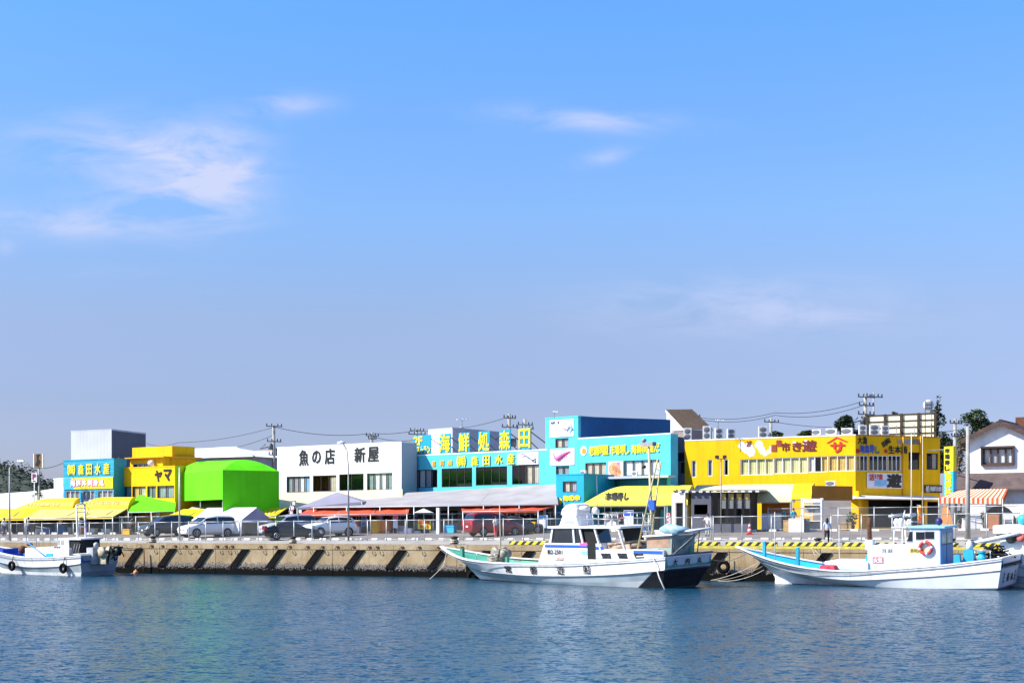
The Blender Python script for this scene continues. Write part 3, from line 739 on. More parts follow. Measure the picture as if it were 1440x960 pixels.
# roof boards
for k, (u0, v0, u1, v1, ch, lab) in enumerate([(618, 609.6, 633.6, 637, '海', 'leftmost of the five single-character yellow and blue roof boards'),
    (645, 608, 660.6, 636.2, '鮮', 'yellow and blue roof board just left of the thin white mast on the turquoise restaurant'), (672.6, 606, 688.6, 635.4, '処', 'middle one of the five single-character yellow and blue roof boards'),
    (702, 604, 717.8, 633.6, '森', 'yellow and blue roof board with the three-part tree character above the yellow water lettering'), (729.6, 601.4, 746.4, 631, '田', 'yellow and blue roof board with the square rice-field character, nearest the turquoise tower')]):
    rb, w, h = board('roof_board', lab, 'sign', F6, u0, v0, u1, v1, turqdeep, -.4, .08, 'single-character boards on the roof of the turquoise restaurant')
    glyph(rb, [(ch, -w * .92, h * .07, w * .92, h * .95)], goldt, bold=.02, th=.05)
    mb = MB(); mb.bar((w * .9, .1, h * .8), (w * .9 + 1.2, 2.6, -.35), .09); mb.bar((-w * .7, .1, h * .8), (-w * .7 + .6, 2.4, -.35), .07); mb.box(-w * .8, .08, -.5, -w * .7, .2, 0); mb.box(w * .7, .08, -.5, w * .8, .2, 0); mb.build('strut', steel, rb)
rb, w, h = board('restaurant_board', 'square turquoise roof board with two rows of yellow lettering, left end of the restaurant roof', 'sign', F6, 581.5, 611.4, 606, 638.8, turqdeep, -.4, .08)
glyph(rb, [('2F', -w * .92, h * .5, w * .02, h * .93), ('レストラン', -w * .95, h * .06, w * .95, h * .42)], goldt, bold=.03, th=.04)
mb = MB(); mb.bar((w * .9, .1, h * .8), (w * .9 + 1.4, 2.6, -.35), .06); mb.box(-w * .8, .08, -.5, -w * .7, .2, 0); mb.box(w * .7, .08, -.5, w * .8, .2, 0); mb.build('strut', steel, rb)
# white penthouse behind the roof boards
def penthouse():
    P = [XY(602.5, 148.5), XY(636, 145.5), XY(713, 153.6)]; P.append(P[0] + P[2] - P[1]); c = P[1]; zb = 8.0; zt = Zv(602.3, 145.5)
    root = thing('penthouse', 'white-fronted grey block standing behind the roof boards of the restaurant', 'building', (c.x, c.y, 3.2)); zt -= 3.2
    q = [(p.x - c.x, p.y - c.y) for p in P]; mb = MB()
    for i in range(4):
        a, b = q[i], q[(i + 1) % 4]; mb.face([(*a, 0), (*b, 0), (*b, zt), (*a, zt)], 0 if i == 0 else 1)
    mb.build('wall', [white, lav], root); t = MB(); t.prism([(x * 1.012, y * 1.012, zt + .002) for x, y in q], (0, 0, .13)); t.build('roof', greysid, root)
penthouse()

# --- turquoise tower and its long wing
F7 = Facade(767, 126, 813, 123.3); F7m = Facade(813.4, 123.3, 943, 116.5)
r, H = building('turquoise_tower', 'tall narrow turquoise stair tower with stacked pictures and windows', F7, 589, 5, turq,
    [(781, 616, 799.4, 629.2, 'bm'), (781.6, 655, 800.4, 667.8, 'gg')], cap=turq)
b7 = board('picture_panel', 'top picture on the turquoise tower, white with a red and blue fish', 'sign', F7, 772.6, 589.8, 806.4, 613.8, foam, .06)
r, w, h = b7; mb = MB(); mb.tube([(w * .05, -.01, h * .55), (w * .35, -.01, h * .4), (w * .55, -.01, h * .36)], [.02, .06, .03], 5); mb.build('printed_claw', red, r)
mb = MB(); mb.tube([(w * .45, -.01, h * .28), (w * .6, -.01, h * .5), (w * .8, -.01, h * .62), (w * .9, -.01, h * .4), (w * .7, -.01, h * .18)], [.04, .13, .16, .12, .04], 6); mb.build('printed_fish', ltblue, r)
glyph(r, [('海鮮一番', -w * .9, h * .76, -w * .15, h * .92)], mat('grey_ink', (0, 0, 0)), bold=0)
r, w, h = board('picture_panel', 'square picture of a pink shrimp on the turquoise tower, between the two windows', 'sign', F7, 773.4, 630.6, 807.6, 653.8, foam, .06)
mb = MB(); mb.tube([(-w * .72, -.012, h * .72), (-w * .55, -.012, h * .45), (-w * .3, -.012, h * .4), (0, -.012, h * .58), (w * .35, -.012, h * .72), (w * .7, -.012, h * .8)], [.05, .12, .22, .2, .14, .05], 6)
for a in range(6): mb.tube([(-w * .4 + a * w * .16, -.012, h * (.45 + .05 * a)), (-w * .5 + a * w * .17, -.012, h * (.2 + .05 * a)), (-w * .42 + a * w * .19, -.012, h * (.12 + .05 * a))], [.05, .035, .02], 5)
mb.tube([(-w * .6, -.012, h * .6), (-w * .85, -.012, h * .85)], .03, 5); mb.build('printed_shrimp', pink, r)
def sidewing():
    P = [XY(813.2, 123.45), XY(943, 127.3)]; c = P[0]; d = P[1] - P[0]; zt = Zv(587, 123.3) - 3.2; n = Vector((-d.y, d.x)).normalized() * 5
    root = thing('dark_blue_block', 'long dark blue upper storey rising behind the turquoise wing', 'building', (c.x, c.y, 3.2)); mb = MB(); q = [(0, 0), (d.x, d.y), (d.x + n.x, d.y + n.y), (n.x, n.y)]
    for i in range(4): a, b = q[i], q[(i + 1) % 4]; mb.face([(*a, 0), (*b, 0), (*b, zt), (*a, zt)])
    mb.build('wall', navywall, root); t = MB(); t.prism([(*p, zt + .002) for p in q], (0, 0, .12)); t.build('roof', navywall, root)
sidewing()
r, H = building('turquoise_wing', 'turquoise sushi restaurant wing with a row of yellow lettering under a white edge', F7m, 617, 1.0, turq,
    [(823, 650.3, 852.6, 669, 'bbb'), (877.2, 646.6, 927.4, 668.4, 'wwww'), (826, 673.6, 938, 690, None, None, 1.5)], cap=white)
lettering(r, F7m, row('老舗同盟', 828.4, 627.2, 856, 639.8, 625.6, 638.6, .95) + row('市場寿し', 858.6, 626, 885.4, 639, 624.6, 637.8, .93) + row('海鮮問屋だ', 888, 625.2, 928, 638, 622.4, 634.6, .93), goldt, .05, .02, .06)
c7 = MB(); b = F7m.box(816.4, 627, 825.6, 640.6); cx, cz, rx, rzz = (b[0] + b[2]) / 2, (b[1] + b[3]) / 2, (b[2] - b[0]) / 2, (b[3] - b[1]) / 2
c7.prism([(cx + math.cos(a * .393) * rx, -.05, cz + math.sin(a * .393) * rzz) for a in range(16)], (0, .045, 0)); c7.build('roundel', foam, r)
lettering(r, F7m, [('寿', 818.2, 630, 823.8, 638)], amber, .06, .03)
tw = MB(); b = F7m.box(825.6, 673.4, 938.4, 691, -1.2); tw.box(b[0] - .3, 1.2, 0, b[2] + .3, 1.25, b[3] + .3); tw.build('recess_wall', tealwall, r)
sl = MB(); b = F7m.box(824, 669.3, 941, 672.4, .9); sl.box(b[0], -1.0, b[1], b[2], -.003, b[3]); sl.build('balcony_slab', greysid, r)
p = MB(); 
for u in (825.4, 845.6): x = F7m.uv(u, 680, .85)[0]; p.tube([(x, -.88, 0), (x, -.88, b[1] - .003)], .06, 8)
p.build('balcony_post', offwhite, r)
r, w, h = board('picture_panel', 'square poster of orange seafood between two windows of the turquoise wing', 'sign', F7m, 855.4, 648.2, 875.6, 669.2, foam, .06)
mb = MB(); mb.lathe([(.01, -.02), (.55, -.012), (.62, 0)], 14, (-w * .15, 0, h * .5), axis='y'); mb.lathe([(.01, -.02), (.32, -.012), (.36, 0)], 12, (w * .4, 0, h * .24), axis='y'); mb.build('printed_bowl', mat('salmon_print', (.78, .30, .14), .5, .3, 4), r)
mb = MB(); mb.box(w * .2, -.012, h * .65, w * .62, 0, h * .93); mb.build('printed_caption', pink, r)
F8 = Facade(782, 119.6, 821, 117.6)
r, H = building('turquoise_annex', 'small deep-turquoise annex at the foot of the tower with one framed window', F8, 668.3, 4.2, turqdeep, [(791.4, 676.4, 811, 691.8, 'bm')])
lettering(r, F8, row('海の幸', 792, 697, 816, 704, 696, 703), goldt, .03, .06)
s = MB(); b = F8.box(785, 699, 791, 709.5); s.prism([((b[0] + b[2]) / 2 + (b[2] - b[0]) / 2 * math.cos(a * math.pi / 6) * (1 if a % 2 else .7), -.04, (b[1] + b[3]) / 2 + (b[3] - b[1]) / 2 * math.sin(a * math.pi / 6) * (1 if a % 2 else .7)) for a in range(12)], (0, .035, 0)); s.build('painted_star', goldt, r)

# --- narrow house with a slanting brown roof
def slant_house():
    A, B, C, D = W(937.5, 577, 135.6), W(973, 576.4, 143), W(1001, 603, 139.4), W(963, 604.5, 130.8); zb = 3.3; c = D
    root = thing('slant_roof_house', 'narrow white house with a steep brown roof between the turquoise wing and the yellow building', 'house', (c.x, c.y, zb))
    L_ = lambda p, z=None: (p.x - c.x, p.y - c.y, (p.z if z is None else z) - zb)
    mb = MB(); mb.face([L_(A, zb), L_(D, zb), L_(D), L_(A)], 0); mb.face([L_(D, zb), L_(C, zb), L_(C), L_(D)], 1); mb.face([L_(B, zb), L_(A, zb), L_(A), L_(B)], 0); mb.face([L_(C, zb), L_(B, zb), L_(B), L_(C)], 1)
    mb.build('wall', [white, greywall], root)
    rf = MB(); up = Vector((0, 0, .05)); q = [Vector(L_(p)) for p in (A, B, C, D)]; ctr = sum(q, Vector()) / 4; q = [ctr + (p - ctr) * 1.05 + up for p in q]
    rf.face([q[0], q[3], q[2]]); rf.face([q[0], q[2], q[1]]); lo = [p - Vector((0, 0, .25)) for p in q]
    for i in range(4): rf.face([lo[i], lo[(i + 1) % 4], q[(i + 1) % 4], q[i]], 1)
    rf.build('roof', [brownroof, white], root)
    v = MB(); d = (D - A).normalized(); 
    for t0, z0, z1 in ((.35, 607, 612),):
        p = A.lerp(D, t0); v.box(p.x - c.x - .1, p.y - c.y - .12, Zv(612, 133) - zb, p.x - c.x + .35, p.y - c.y + .1, Zv(606, 133) - zb)
    v.build('vent', steel, root)
slant_house()
FE = Facade(944.5, 129.9, 963.5, 128.4)
r, H = building('grey_link_building', 'shaded grey wall slot with two black openings beside the big yellow building', FE, 607, 3, mat('dim_grey_render', (.26, .22, .22), .8, .1), [(949.6, 636, 962.5, 648.6, 'd'), (957, 650, 963, 665, 'd')])

# --- big yellow building: lit front and shaded end wall
F9 = Facade(963, 127.3, 1203, 119.1)
yb = 'y'
r, H = building('yellow_sushi_building', 'large two-storey yellow sushi restaurant with a red roof-shaped crest and a long window band', F9, 620, 3.5, yellow,
    [(972.4, 647.2, 979, 670.8, 'm', white), (995.2, 646.2, 1001.8, 669.2, 'm', white), (1018, 645.4, 1024.2, 668.2, 'd', white),
     (1041, 645, 1087.6, 667.6, 'yyyy', white), (1088.4, 643, 1135.6, 665.6, 'yyyy', white), (1136.4, 641.4, 1164, 663.6, 'wdo', white), (1165, 640.4, 1202, 662.2, 'ooo', white)], cap=white)
lettering(r, F9, [('市', 1099.4, 621.8, 1110.6, 634, .0), ('き', 1114.6, 621.4, 1127, 633.8), ('遊', 1128.4, 618.8, 1147.6, 634)], maroon, .03, .03)
lettering(r, F9, [('廻', 1085, 625.6, 1092, 634), ('転', 1092, 618.6, 1099, 627)], mat('dark_red_ink', (.30, .05, .02), .6, .1), .03, .07, name='tilted_lettering')
lettering(r, F9, [('2F', 1049.6, 619.6, 1056.6, 627)], mat('dark_red_ink', (0, 0, 0)), .045, .02, name='floor_lettering')
mb = MB()      # pale flower-like splashes behind the lettering
for u, v, a, b in ((1043, 626, 5, 5.5), (1049, 631, 6, 6), (1056, 635, 6.5, 7), (1053, 628, 6, 6), (1067, 625, 6, 6), (1071, 632, 4.5, 6), (1076, 637, 4, 4), (1081, 635, 3.6, 3), (1083, 630, 1.6, 3), (1117, 623, 3, 3), (1133, 622, 3.4, 3.6)):
    x, z = F9.uv(u, v, .02); ra = a / F * 123; rb_ = b / F * 123
    mb.prism([(x + ra * math.cos(q * .45) * (1 + .14 * math.sin(q * 2.7)), -.012 - (u % 7) * .0006, z + rb_ * math.sin(q * .45) * (1 + .14 * math.cos(q * 3.1))) for q in range(14)], (0, .008, 0))
mb.build('painted_splash', foam, r)
cr = MB(); P = lambda u, v: (lambda t: (t[0], -.04, t[1]))(F9.uv(u, v, .04))
cr.prism([P(1162, 622.8), P(1176.6, 613.8), P(1192.6, 620.8), P(1189.6, 621.4), P(1176.6, 616.2), P(1165, 623.2)], (0, .035, 0)); cr.build('crest_roof', red, r)
lettering(r, F9, [('サ', 1168, 621.4, 1187.6, 635.6)], red, .04, .03, name='crest_lettering')
bl = MB(); b0 = F9.box(1040.6, 668.0, 1202.5, 670, .05)
z0 = F9.uv(1120, 665.6)[1]
FR = Facade(1203, 119.13, 1322, 122.6, zb=F9.zb)
r2, H2 = building('yellow_end_wall', 'shaded ochre end block of the sushi restaurant with dark windows and painted lettering', FR, 612.2, 4, yellow,
    [(1203.8, 640, 1221, 662, 'ddd', white), (1222, 640, 1248, 662, 'dddd', white), (1249, 640, 1267, 662.4, 'ddd', white), (1277.6, 635.6, 1293, 660, 'd'), (1303, 637, 1319, 660, 'db'), (1213, 702.5, 1300, 741, None, None, 3), (1304, 705, 1320, 741, None, None, 3)], cap=brownpanel)
lettering(r2, FR, row('大漁', 1206, 613.4, 1219.5, 624, 613.6, 624) + [('回', 1240.4, 620.4, 1246.6, 627.6, .5), ('転', 1245.8, 616, 1252, 623.4, .5)] + row('生本鮪', 1249, 626.8, 1276, 637.2, 626.8, 637.4), black, .02, .025)
lettering(r2, FR, row('地魚寿', 1209, 625.4, 1229.6, 636.6, 625, 636.6), bluep, .02, .03, name='blue_lettering')
lettering(r2, FR, [('し', 1231, 628, 1236.4, 637.4)], mat('green_ink', (.05, .25, .14), .6, .1), .02, .05, name='green_lettering')
lettering(r2, FR, [('※', 1203.6, 631, 1208.6, 636.6), ('※', 1243.6, 631.6, 1247.6, 636.6)], red, .02, .05, name='red_lettering')
lettering(r2, FR, row('いろいろ体験', 1262, 617.6, 1282, 624.6), greysid, .02, .03, name='grey_lettering')
lettering(r2, FR, row('鮮魚', 1283, 617.2, 1293, 624.6), steel, .02, .03, name='slate_lettering')
pp = MB()
for u, a, b in ((1297.6, 614, 690), (1294.6, 613, 640), (1270, 700, 614)): x, z = FR.uv(u, min(a, b), .1); pp.tube([(x, -.1, z), (x, -.1, FR.uv(u, max(a, b), .1)[1])], .06, 6)
pp.build('downpipe', [amber], r2)
r, w, h = board('menu_panel', 'white hanging panel with red, blue and black brush lettering under the dark window band', 'sign', FR, 1219.8, 665.6, 1269, 685.4, mat('panel_white', (.74, .74, .78), .6, .05), .07, frame=alu)
glyph(r, [('活', -w * .90, h * .5, -w * .62, h * .95), ('け', -w * .58, h * .62, -w * .36, h * .93), ('造', -w * .36, h * .6, -w * .14, h * .95)], red, bold=.03)
glyph(r, [('海', -w * .60, h * .08, -w * .36, h * .56), ('鮮', -w * .36, h * .08, -w * .12, h * .6), ('丼', -w * .12, h * .1, w * .12, h * .54)], ltblue, name='blue_lettering', bold=.03)
glyph(r, [('遊', w * .14, h * .04, w * .9, h * .96)], black, name='black_lettering', bold=.05)
r, w, h = board('shop_sign', 'small dark sign with white lettering low on the shaded yellow end wall', 'sign', FR, 1300.6, 681.6, 1325, 692.4, mat('dark_brown_board', (.05, .03, .025), .6, .2), .12)
glyph(r, [('船', -w * .9, h * .1, -w * .5, h * .9), ('海鮮浜焼', -w * .42, h * .18, w * .9, h * .84)], offwhite, bold=.02)
cn = MB(); b = FR.box(1201, 697.2, 1322, 702.2, 1.1); cn.prism([(b[0] - .2, -.003, b[3]), (b[0] - .2, -1.3, b[1]), (b[0] - .2, -1.3, b[1] + .08), (b[0] - .2, -.003, b[3] + .1)], (b[2] - b[0] + .4, 0, 0))
o = cn.build('canopy', offwhite, None, FR.loc, FR.rz); tag(o, 'thin white canopy running along the foot of the shaded yellow end wall', 'canopy')
pl = MB(); b = F9.box(1197.6, 700, 1208, 741, .5); pl.box(b[0], -.62, -.2, b[2], -.02, b[3] + .6); o = pl.build('pillar', yellow, None, F9.loc, F9.rz); tag(o, 'bright yellow square pillar at the corner of the sushi restaurant', 'pillar')
sh = MB(); b = F9.box(1143, 703, 1199, 741, .03); sh.box(b[0], -.05, 0, b[2], -.005, b[3]); sh.build('roller_shutter', shutter, r2.parent if r2.parent else None, F9.loc, F9.rz); 
o = bpy.data.objects['roller_shutter']; tag(o, 'grey roller shutter on the ground floor beside the yellow pillar', 'shutter')

# --- billboard back, roof sign, air conditioners
def billboard():
    A, B = W(1219.5, 584.6, 127.6), W(1315.5, 582.2, 124.4); d = (B - A); L = Vector((d.x, d.y)).length; rz = math.atan2(d.y, d.x); zb = 11.2
    root = thing('roof_billboard', 'back of a large roof billboard, pale boards in a dark timber frame', 'billboard', (A.x, A.y, zb), rz); h = A.z - zb
    mb = MB(); 
    for k in range(4): z = .25 + k * (h - .25) / 4; mb.box(0, .03, z, L, .1, z + (h - .25) / 4 - .02)
    mb.build('board', mat('billboard_back', (.80, .74, .50), .7, .12, 1), root)
    fr = MB()
    for k in range(5): z = .2 + k * (h - .2) / 4; fr.box(-.1, -.04, z - .05, L + .1, .02, z + .05)
    fr.build('rail', mat('dark_timber', (.045, .028, .016), .8, .2, 3), root)
    for x in (0, .27 * L, .51 * L, .76 * L, L): p = MB(); p.box(x - .11, -.15, -.3, x + .11, -.045, h + .08); p.build('post', MATS['dark_timber'], root)
    for x in (.15, .4, .66, .9): s = MB(); s.bar((x * L + .3, -.3, h * .6), (x * L + .3 + .5, -2, -.2), .07); s.build('strut', steel, root)
billboard()
def dish_sign():
    p = W(1305.8, 569.5, 123); root = thing('round_roof_sign', 'round white sign on a post with a dark ladder frame above the billboard', 'sign', (p.x, p.y, 11.2), 0); z = p.z - 11.2
    mb = MB(); mb.lathe([(.01, -.05), (.46, -.05), (.47, 0), (.46, .06), (.01, .06)], 24, (0, 0, z), axis='y'); mb.build('disc', white, root)
    f = MB(); 
    for x in (-.32, .25): f.tube([(x, -.1, 0), (x, -.1, z + .35)], .035, 6)
    for k in (-.3, 0, .32): f.tube([(-.32, -.1, z + k), (.25, -.1, z + k)], .03, 6)
    f.build('frame', darkframe, root)
dish_sign()

def ac_proto(name='outdoor_unit'):
    root = thing(name, '', 'air conditioner'); b = MB(); b.box(-.42, -.2, .05, .42, .2, 1.0); b.build('casing', mat('unit_white', (.68, .69, .68), .5, .06), root, bevel=.03)
    for z in (.52,):
        g = MB(); g.lathe([(.01, -.225), (.1, -.23), (.34, -.225), (.38, -.203)], 20, (-.06, 0, z), axis='y'); g.build('fan_grille', mat('unit_grey', (.16, .17, .18), .6, .1), root)
    f = MB(); f.box(-.38, -.18, 0, -.28, .18, .05); f.box(.28, -.18, 0, .38, .18, .05); f.build('foot', steel, root); return root
def ac_tall():
    root = thing('outdoor_unit', '', 'air conditioner'); b = MB(); b.box(-.46, -.2, .05, .46, .2, 1.75); b.build('casing', MATS['unit_white'], root, bevel=.03)
    for z in (.5, 1.28): g = MB(); g.lathe([(.01, -.225), (.1, -.23), (.32, -.225), (.36, -.203)], 20, (-.04, 0, z), axis='y'); g.build('fan_grille', MATS['unit_grey'], root)
    f = MB(); f.box(-.4, -.18, 0, -.3, .18, .05); f.box(.3, -.18, 0, .4, .18, .05); f.build('foot', steel, root); return root
A1_ = ac_proto(); A2_ = ac_tall(); used = set()
def ac(pr, u, vb, Y, wpx, hpx, rz, label):
    o = pr if pr.name not in used else copy_tree(pr)
    used.add(pr.name); p = W(u, vb, Y); o.location = p; o.rotation_euler.z = rz
    s = hpx / F * Y / (1.0 if pr is A1_ else 1.75); sx = wpx / F * Y / (.84 if pr is A1_ else .92); o.scale = (sx, s, s); o['label'] = label; o['group'] = 'air-conditioning units on the roofs'
ra = F9.rz
ac(A2_, 967, 618.6, 128.4, 11, 17, ra + .5, 'tall white air-conditioning unit between the slanting brown roof and the rest of the row')
ac(A2_, 994, 617.8, 127.5, 11, 19, ra + .5, 'tallest white air-conditioning unit, just right of the brown slanting roof')
ac(A2_, 1011, 617.4, 126.9, 11.5, 16, ra + .7, 'white air-conditioning unit left of the small dark one on the yellow roof')
ac(A2_, 1028, 617.0, 126.5, 12, 14, ra + .9, 'shortest two-fan unit of the cluster left on the yellow roof, mostly dark flank')
ac(A2_, 1073, 615.4, 125.2, 13, 16, ra + .6, 'lone two-fan unit standing in the middle of the yellow roof beside a utility pole')
ac(A1_, 1148.6, 611.8, 122.6, 13, 8.2, ra, 'leftmost of the three low white fan units above the red crest')
ac(A1_, 1169.5, 611.2, 122.0, 16, 9, ra, 'middle one of the three low white fan units above the red crest')
ac(A1_, 1191.4, 611, 121.6, 16, 9.4, ra, 'rightmost of the three low white fan units, above the corner of the yellow building')
ac(A2_, 1213, 611.6, 122.6, 11, 14, .1, 'white two-fan unit at the left foot of the roof billboard')
ac(A2_, 1229.6, 611.8, 122.5, 14, 15, .1, 'widest white two-fan unit in front of the billboard')
ac(A2_, 1244.6, 611.8, 122.4, 11, 13.6, .1, 'white two-fan unit right of the widest one in front of the billboard')
ac(A1_, 1168.5, 683.2, 117.0, 14.5, 7.4, ra, 'white fan unit sitting on the yellow canopy under the window band')
ac(A1_, 820.6, 669, 121.9, 9, 8, F7m.rz, 'small grey fan unit on the balcony slab of the turquoise wing')
ac(A1_, 893, 669.2, 118.0, 8, 7, F7m.rz, 'small fan unit on the balcony slab under the white-curtained window')
ac(A2_, 948.6, 620, 129.7, 8, 13, ra + .2, 'narrow fan unit fixed in front of the white gable of the slanting brown roof')

# --- gabled house at the right edge
def gabled_house():
    Y = 112.0; fa = Facade(1358.5, Y, 1470, Y - 3.2); zb = fa.zb
    root = thing('gabled_house', 'white gabled house with dark brown tiles and a brown-framed bay window', 'house', fa.loc, fa.rz)
    ap = fa.uv(1408.5, 595.5); e0 = fa.uv(1363.6, 618); L = fa.uv(1453, 640)[0]; x0 = e0[0]; sk = fa.uv(1400, 664)[1]
    wn = fa.box(1382, 629.6, 1424.6, 652.4)
    mb = MB(); wall_holes(mb, x0, L, 0, e0[1], [(wn[0], wn[1], wn[2], wn[3])]); mb.face([(x0, 0, e0[1]), (L, 0, e0[1]), ap[0:1] + (0,) + ap[1:2] if False else (ap[0], 0, ap[1])])
    mb.face([(x0, 9, 0), (x0, 0, 0), (x0, 0, e0[1]), (x0, 9, e0[1])]); mb.face([(L, 0, 0), (L, 9, 0), (L, 9, e0[1]), (L, 0, e0[1])]); mb.build('wall', [white, dark], root)
    w = window(root, wn, 'wmww', mat('brown_frame', (.06, .035, .03), .6, .15), .12)
    bx = MB(); bx.box(wn[0] - .12, -.32, wn[3] + .01, wn[2] + .12, -.003, wn[3] + .14); bx.box(wn[0] - .08, -.26, wn[1] - .12, wn[2] + .08, -.003, wn[1] - .002); bx.box(wn[0] - .1, -.26, wn[1], wn[0] - .01, -.003, wn[3]); bx.box(wn[2] + .01, -.26, wn[1], wn[2] + .1, -.003, wn[3]); bx.build('window_box', MATS['brown_frame'], root)
    rf = MB(); o = -.55; th = .22
    def slope(xe, ze, xa, za):
        for (m, dz) in ((0, 0),): pass
        a, b = Vector((xe, o, ze)), Vector((xa, o, za)); rf.prism([a, b, b + Vector((0, 0, th)), a + Vector((0, 0, th))], (0, 10.4, 0), 0)
    k = (ap[1] - e0[1]) / (ap[0] - x0); xe = fa.uv(1354, 612)[0]; slope(xe, e0[1] - k * (x0 - xe) + .05, ap[0], ap[1] + .05)
    k2 = (ap[1] - e0[1]) / (L - ap[0]); slope(ap[0] + .001, ap[1] + .05, L + .6, e0[1] - k2 * .6 + .05); rf.build('roof', umberroof, root)
    vb = MB(); 
    for xa, za, xb, zb_ in ((xe, e0[1] - k * (x0 - xe), ap[0], ap[1]), (ap[0], ap[1], L + .6, e0[1] - k2 * .6)):
        vb.prism([(xa, o - .05, za - .1), (xb, o - .05, zb_ - .1), (xb, o - .05, zb_ + .06), (xa, o - .05, za + .06)], (0, .045, 0))
    vb.tube([(ap[0], o, ap[1] + .24), (ap[0], 9.6, ap[1] + .24)], .09, 8); vb.build('verge_board', MATS['brown_frame'], root)
    sr = MB(); q = fa.box(1347, 664.5, 1470, 687, 0); sr.prism([(q[0], -.003, q[3]), (q[0], -.9, q[1]), (q[0], -.9, q[1] - .12), (q[0], -.003, q[3] - .25)], (q[2] - q[0], 0, 0)); sr.build('skirt_roof', mat('slate_skirt', (.09, .06, .058), .7, .2, 2, stripe=((0, 0, 1), 4.2)), root)
    lw = window(root, (fa.uv(1414, 0)[0], fa.uv(0, 703)[1], L - .2, fa.uv(0, 694.5)[1]), 'dd', alu, .06, y=-.12)
    ch = MB(); p = fa.uv(1437, 588, -5); ch.box(p[0] - .5, 5, p[1] - 1.2, p[0] + .5, 5.6, p[1] + .1); ch.build('chimney', rust, root)
    return fa
FH = gabled_house()
def banner_tower():
    p = G(1328, 16); fa = Facade(1327.6, 110.2, 1340.5, 109.4); root = thing('banner_sign', 'tall vertical banner sign, yellow above and turquoise below, at the end of the yellow building', 'sign', fa.loc, fa.rz)
    z1 = fa.uv(1334, 627.5)[1]; zm = fa.uv(1334, 662)[1]; z0 = fa.uv(1334, 697)[1]; L = fa.L
    mb = MB(); mb.box(0, 0, zm, L, .35, z1); mb.face([(0, -.004, zm + .3), (0, -.004, zm - .2), (L, -.004, zm), (L, -.004, zm + .5)]); mb.build('upper_panel', goldt, root)
    mb = MB(); mb.box(0, .002, z0, L, .348, zm - .003); mb.build('lower_panel', skyblue, root)
    t = MB(); h = (z1 - zm) / 4.2
    for k, c in enumerate('市場寿し'): t.text(c, L * .12, z1 - h * (k + 1) - .05, L * .62, z1 - h * k - .15, y=-.005, th=.03, off=.05)
    t.build('lettering', black, root); t = MB(); h = (zm - z0) / 3.2
    for k, c in enumerate('海鮮丼'): t.text(c, L * .15, zm - h * (k + 1) - .1, L * .8, zm - h * k - .15, y=-.005, th=.03, off=.05)
    t.build('yellow_lettering', goldt, root)
    s = MB(); s.box(L * .3, .1, 0, L * .45, .25, z0 - .003); s.tube([(L * .5, .2, z1 - .2), (-2.0, .4, z1 - .2)], .04, 6); s.build('post', steel, root)
banner_tower()
# ------------------------------------------------------------------ awnings and stalls along the shop fronts
def slope_awning(name, label, u0, v0, Y0, u1, v1, Y1, u2, v2, Y2, u3, v3, Y3, m, val=.22, posts=0, group=None, cat='awning', hips=None, sag=.10, fm=galv, pattern=None):
    """fabric from the back edge (u0..u1) down to the front edge (u3..u2), with a hanging valance and posts"""
    A, B, C, D = W(u0, v0, Y0), W(u1, v1, Y1), W(u2, v2, Y2), W(u3, v3, Y3); o = Vector((D.x, D.y, gz(D.x, D.y)))
    root = thing(name, label, cat, o, 0, group); q = [p - o for p in (A, B, C, D)]
    mb = MB(); nx, ny = 16, 6; g = []
    for j in range(ny + 1):
        f = j / ny; r_ = []
        for i in range(nx + 1):
            e = i / nx; p = q[0].lerp(q[1], e).lerp(q[3].lerp(q[2], e), f); p.z -= sag * math.sin(f * math.pi) * abs(math.sin(e * math.pi * 5)) ; r_.append(p)
        g.append(r_)
    g.append([p - Vector((0, 0, val)) for p in g[-1]])
    if pattern:
        for j in range(len(g) - 1):
            for i in range(nx):
                mb.face([g[j][i], g[j][i + 1], g[j + 1][i + 1], g[j + 1][i]], (i + 0) % 2)
    else: mb.loft(g, sm=False)
    dn = Vector((0, 0, -.05))
    mb.face([q[0], q[3], q[3] + dn * 2, q[0] + dn * 2]); mb.face([q[1], q[2], q[2] + dn * 2, q[1] + dn * 2])
    mb.build('fabric', pattern or m, root)
    fr = MB(); 
    for i in range(posts):
        e = i / max(1, posts - 1); p = q[3].lerp(q[2], .01 + e * .98); w = p + o; h = gz(w.x, w.y) - o.z; fr.tube([(p.x, p.y, h), (p.x, p.y, p.z - .06)], .05, 8)
    for e in (0.02, .35, .68, .98): fr.tube([q[0].lerp(q[1], e) + dn, q[3].lerp(q[2], e) + dn], .03, 6)
    fr.tube([q[3] + dn, q[2] + dn], .035, 6); fr.build('frame', fm, root)
    return root
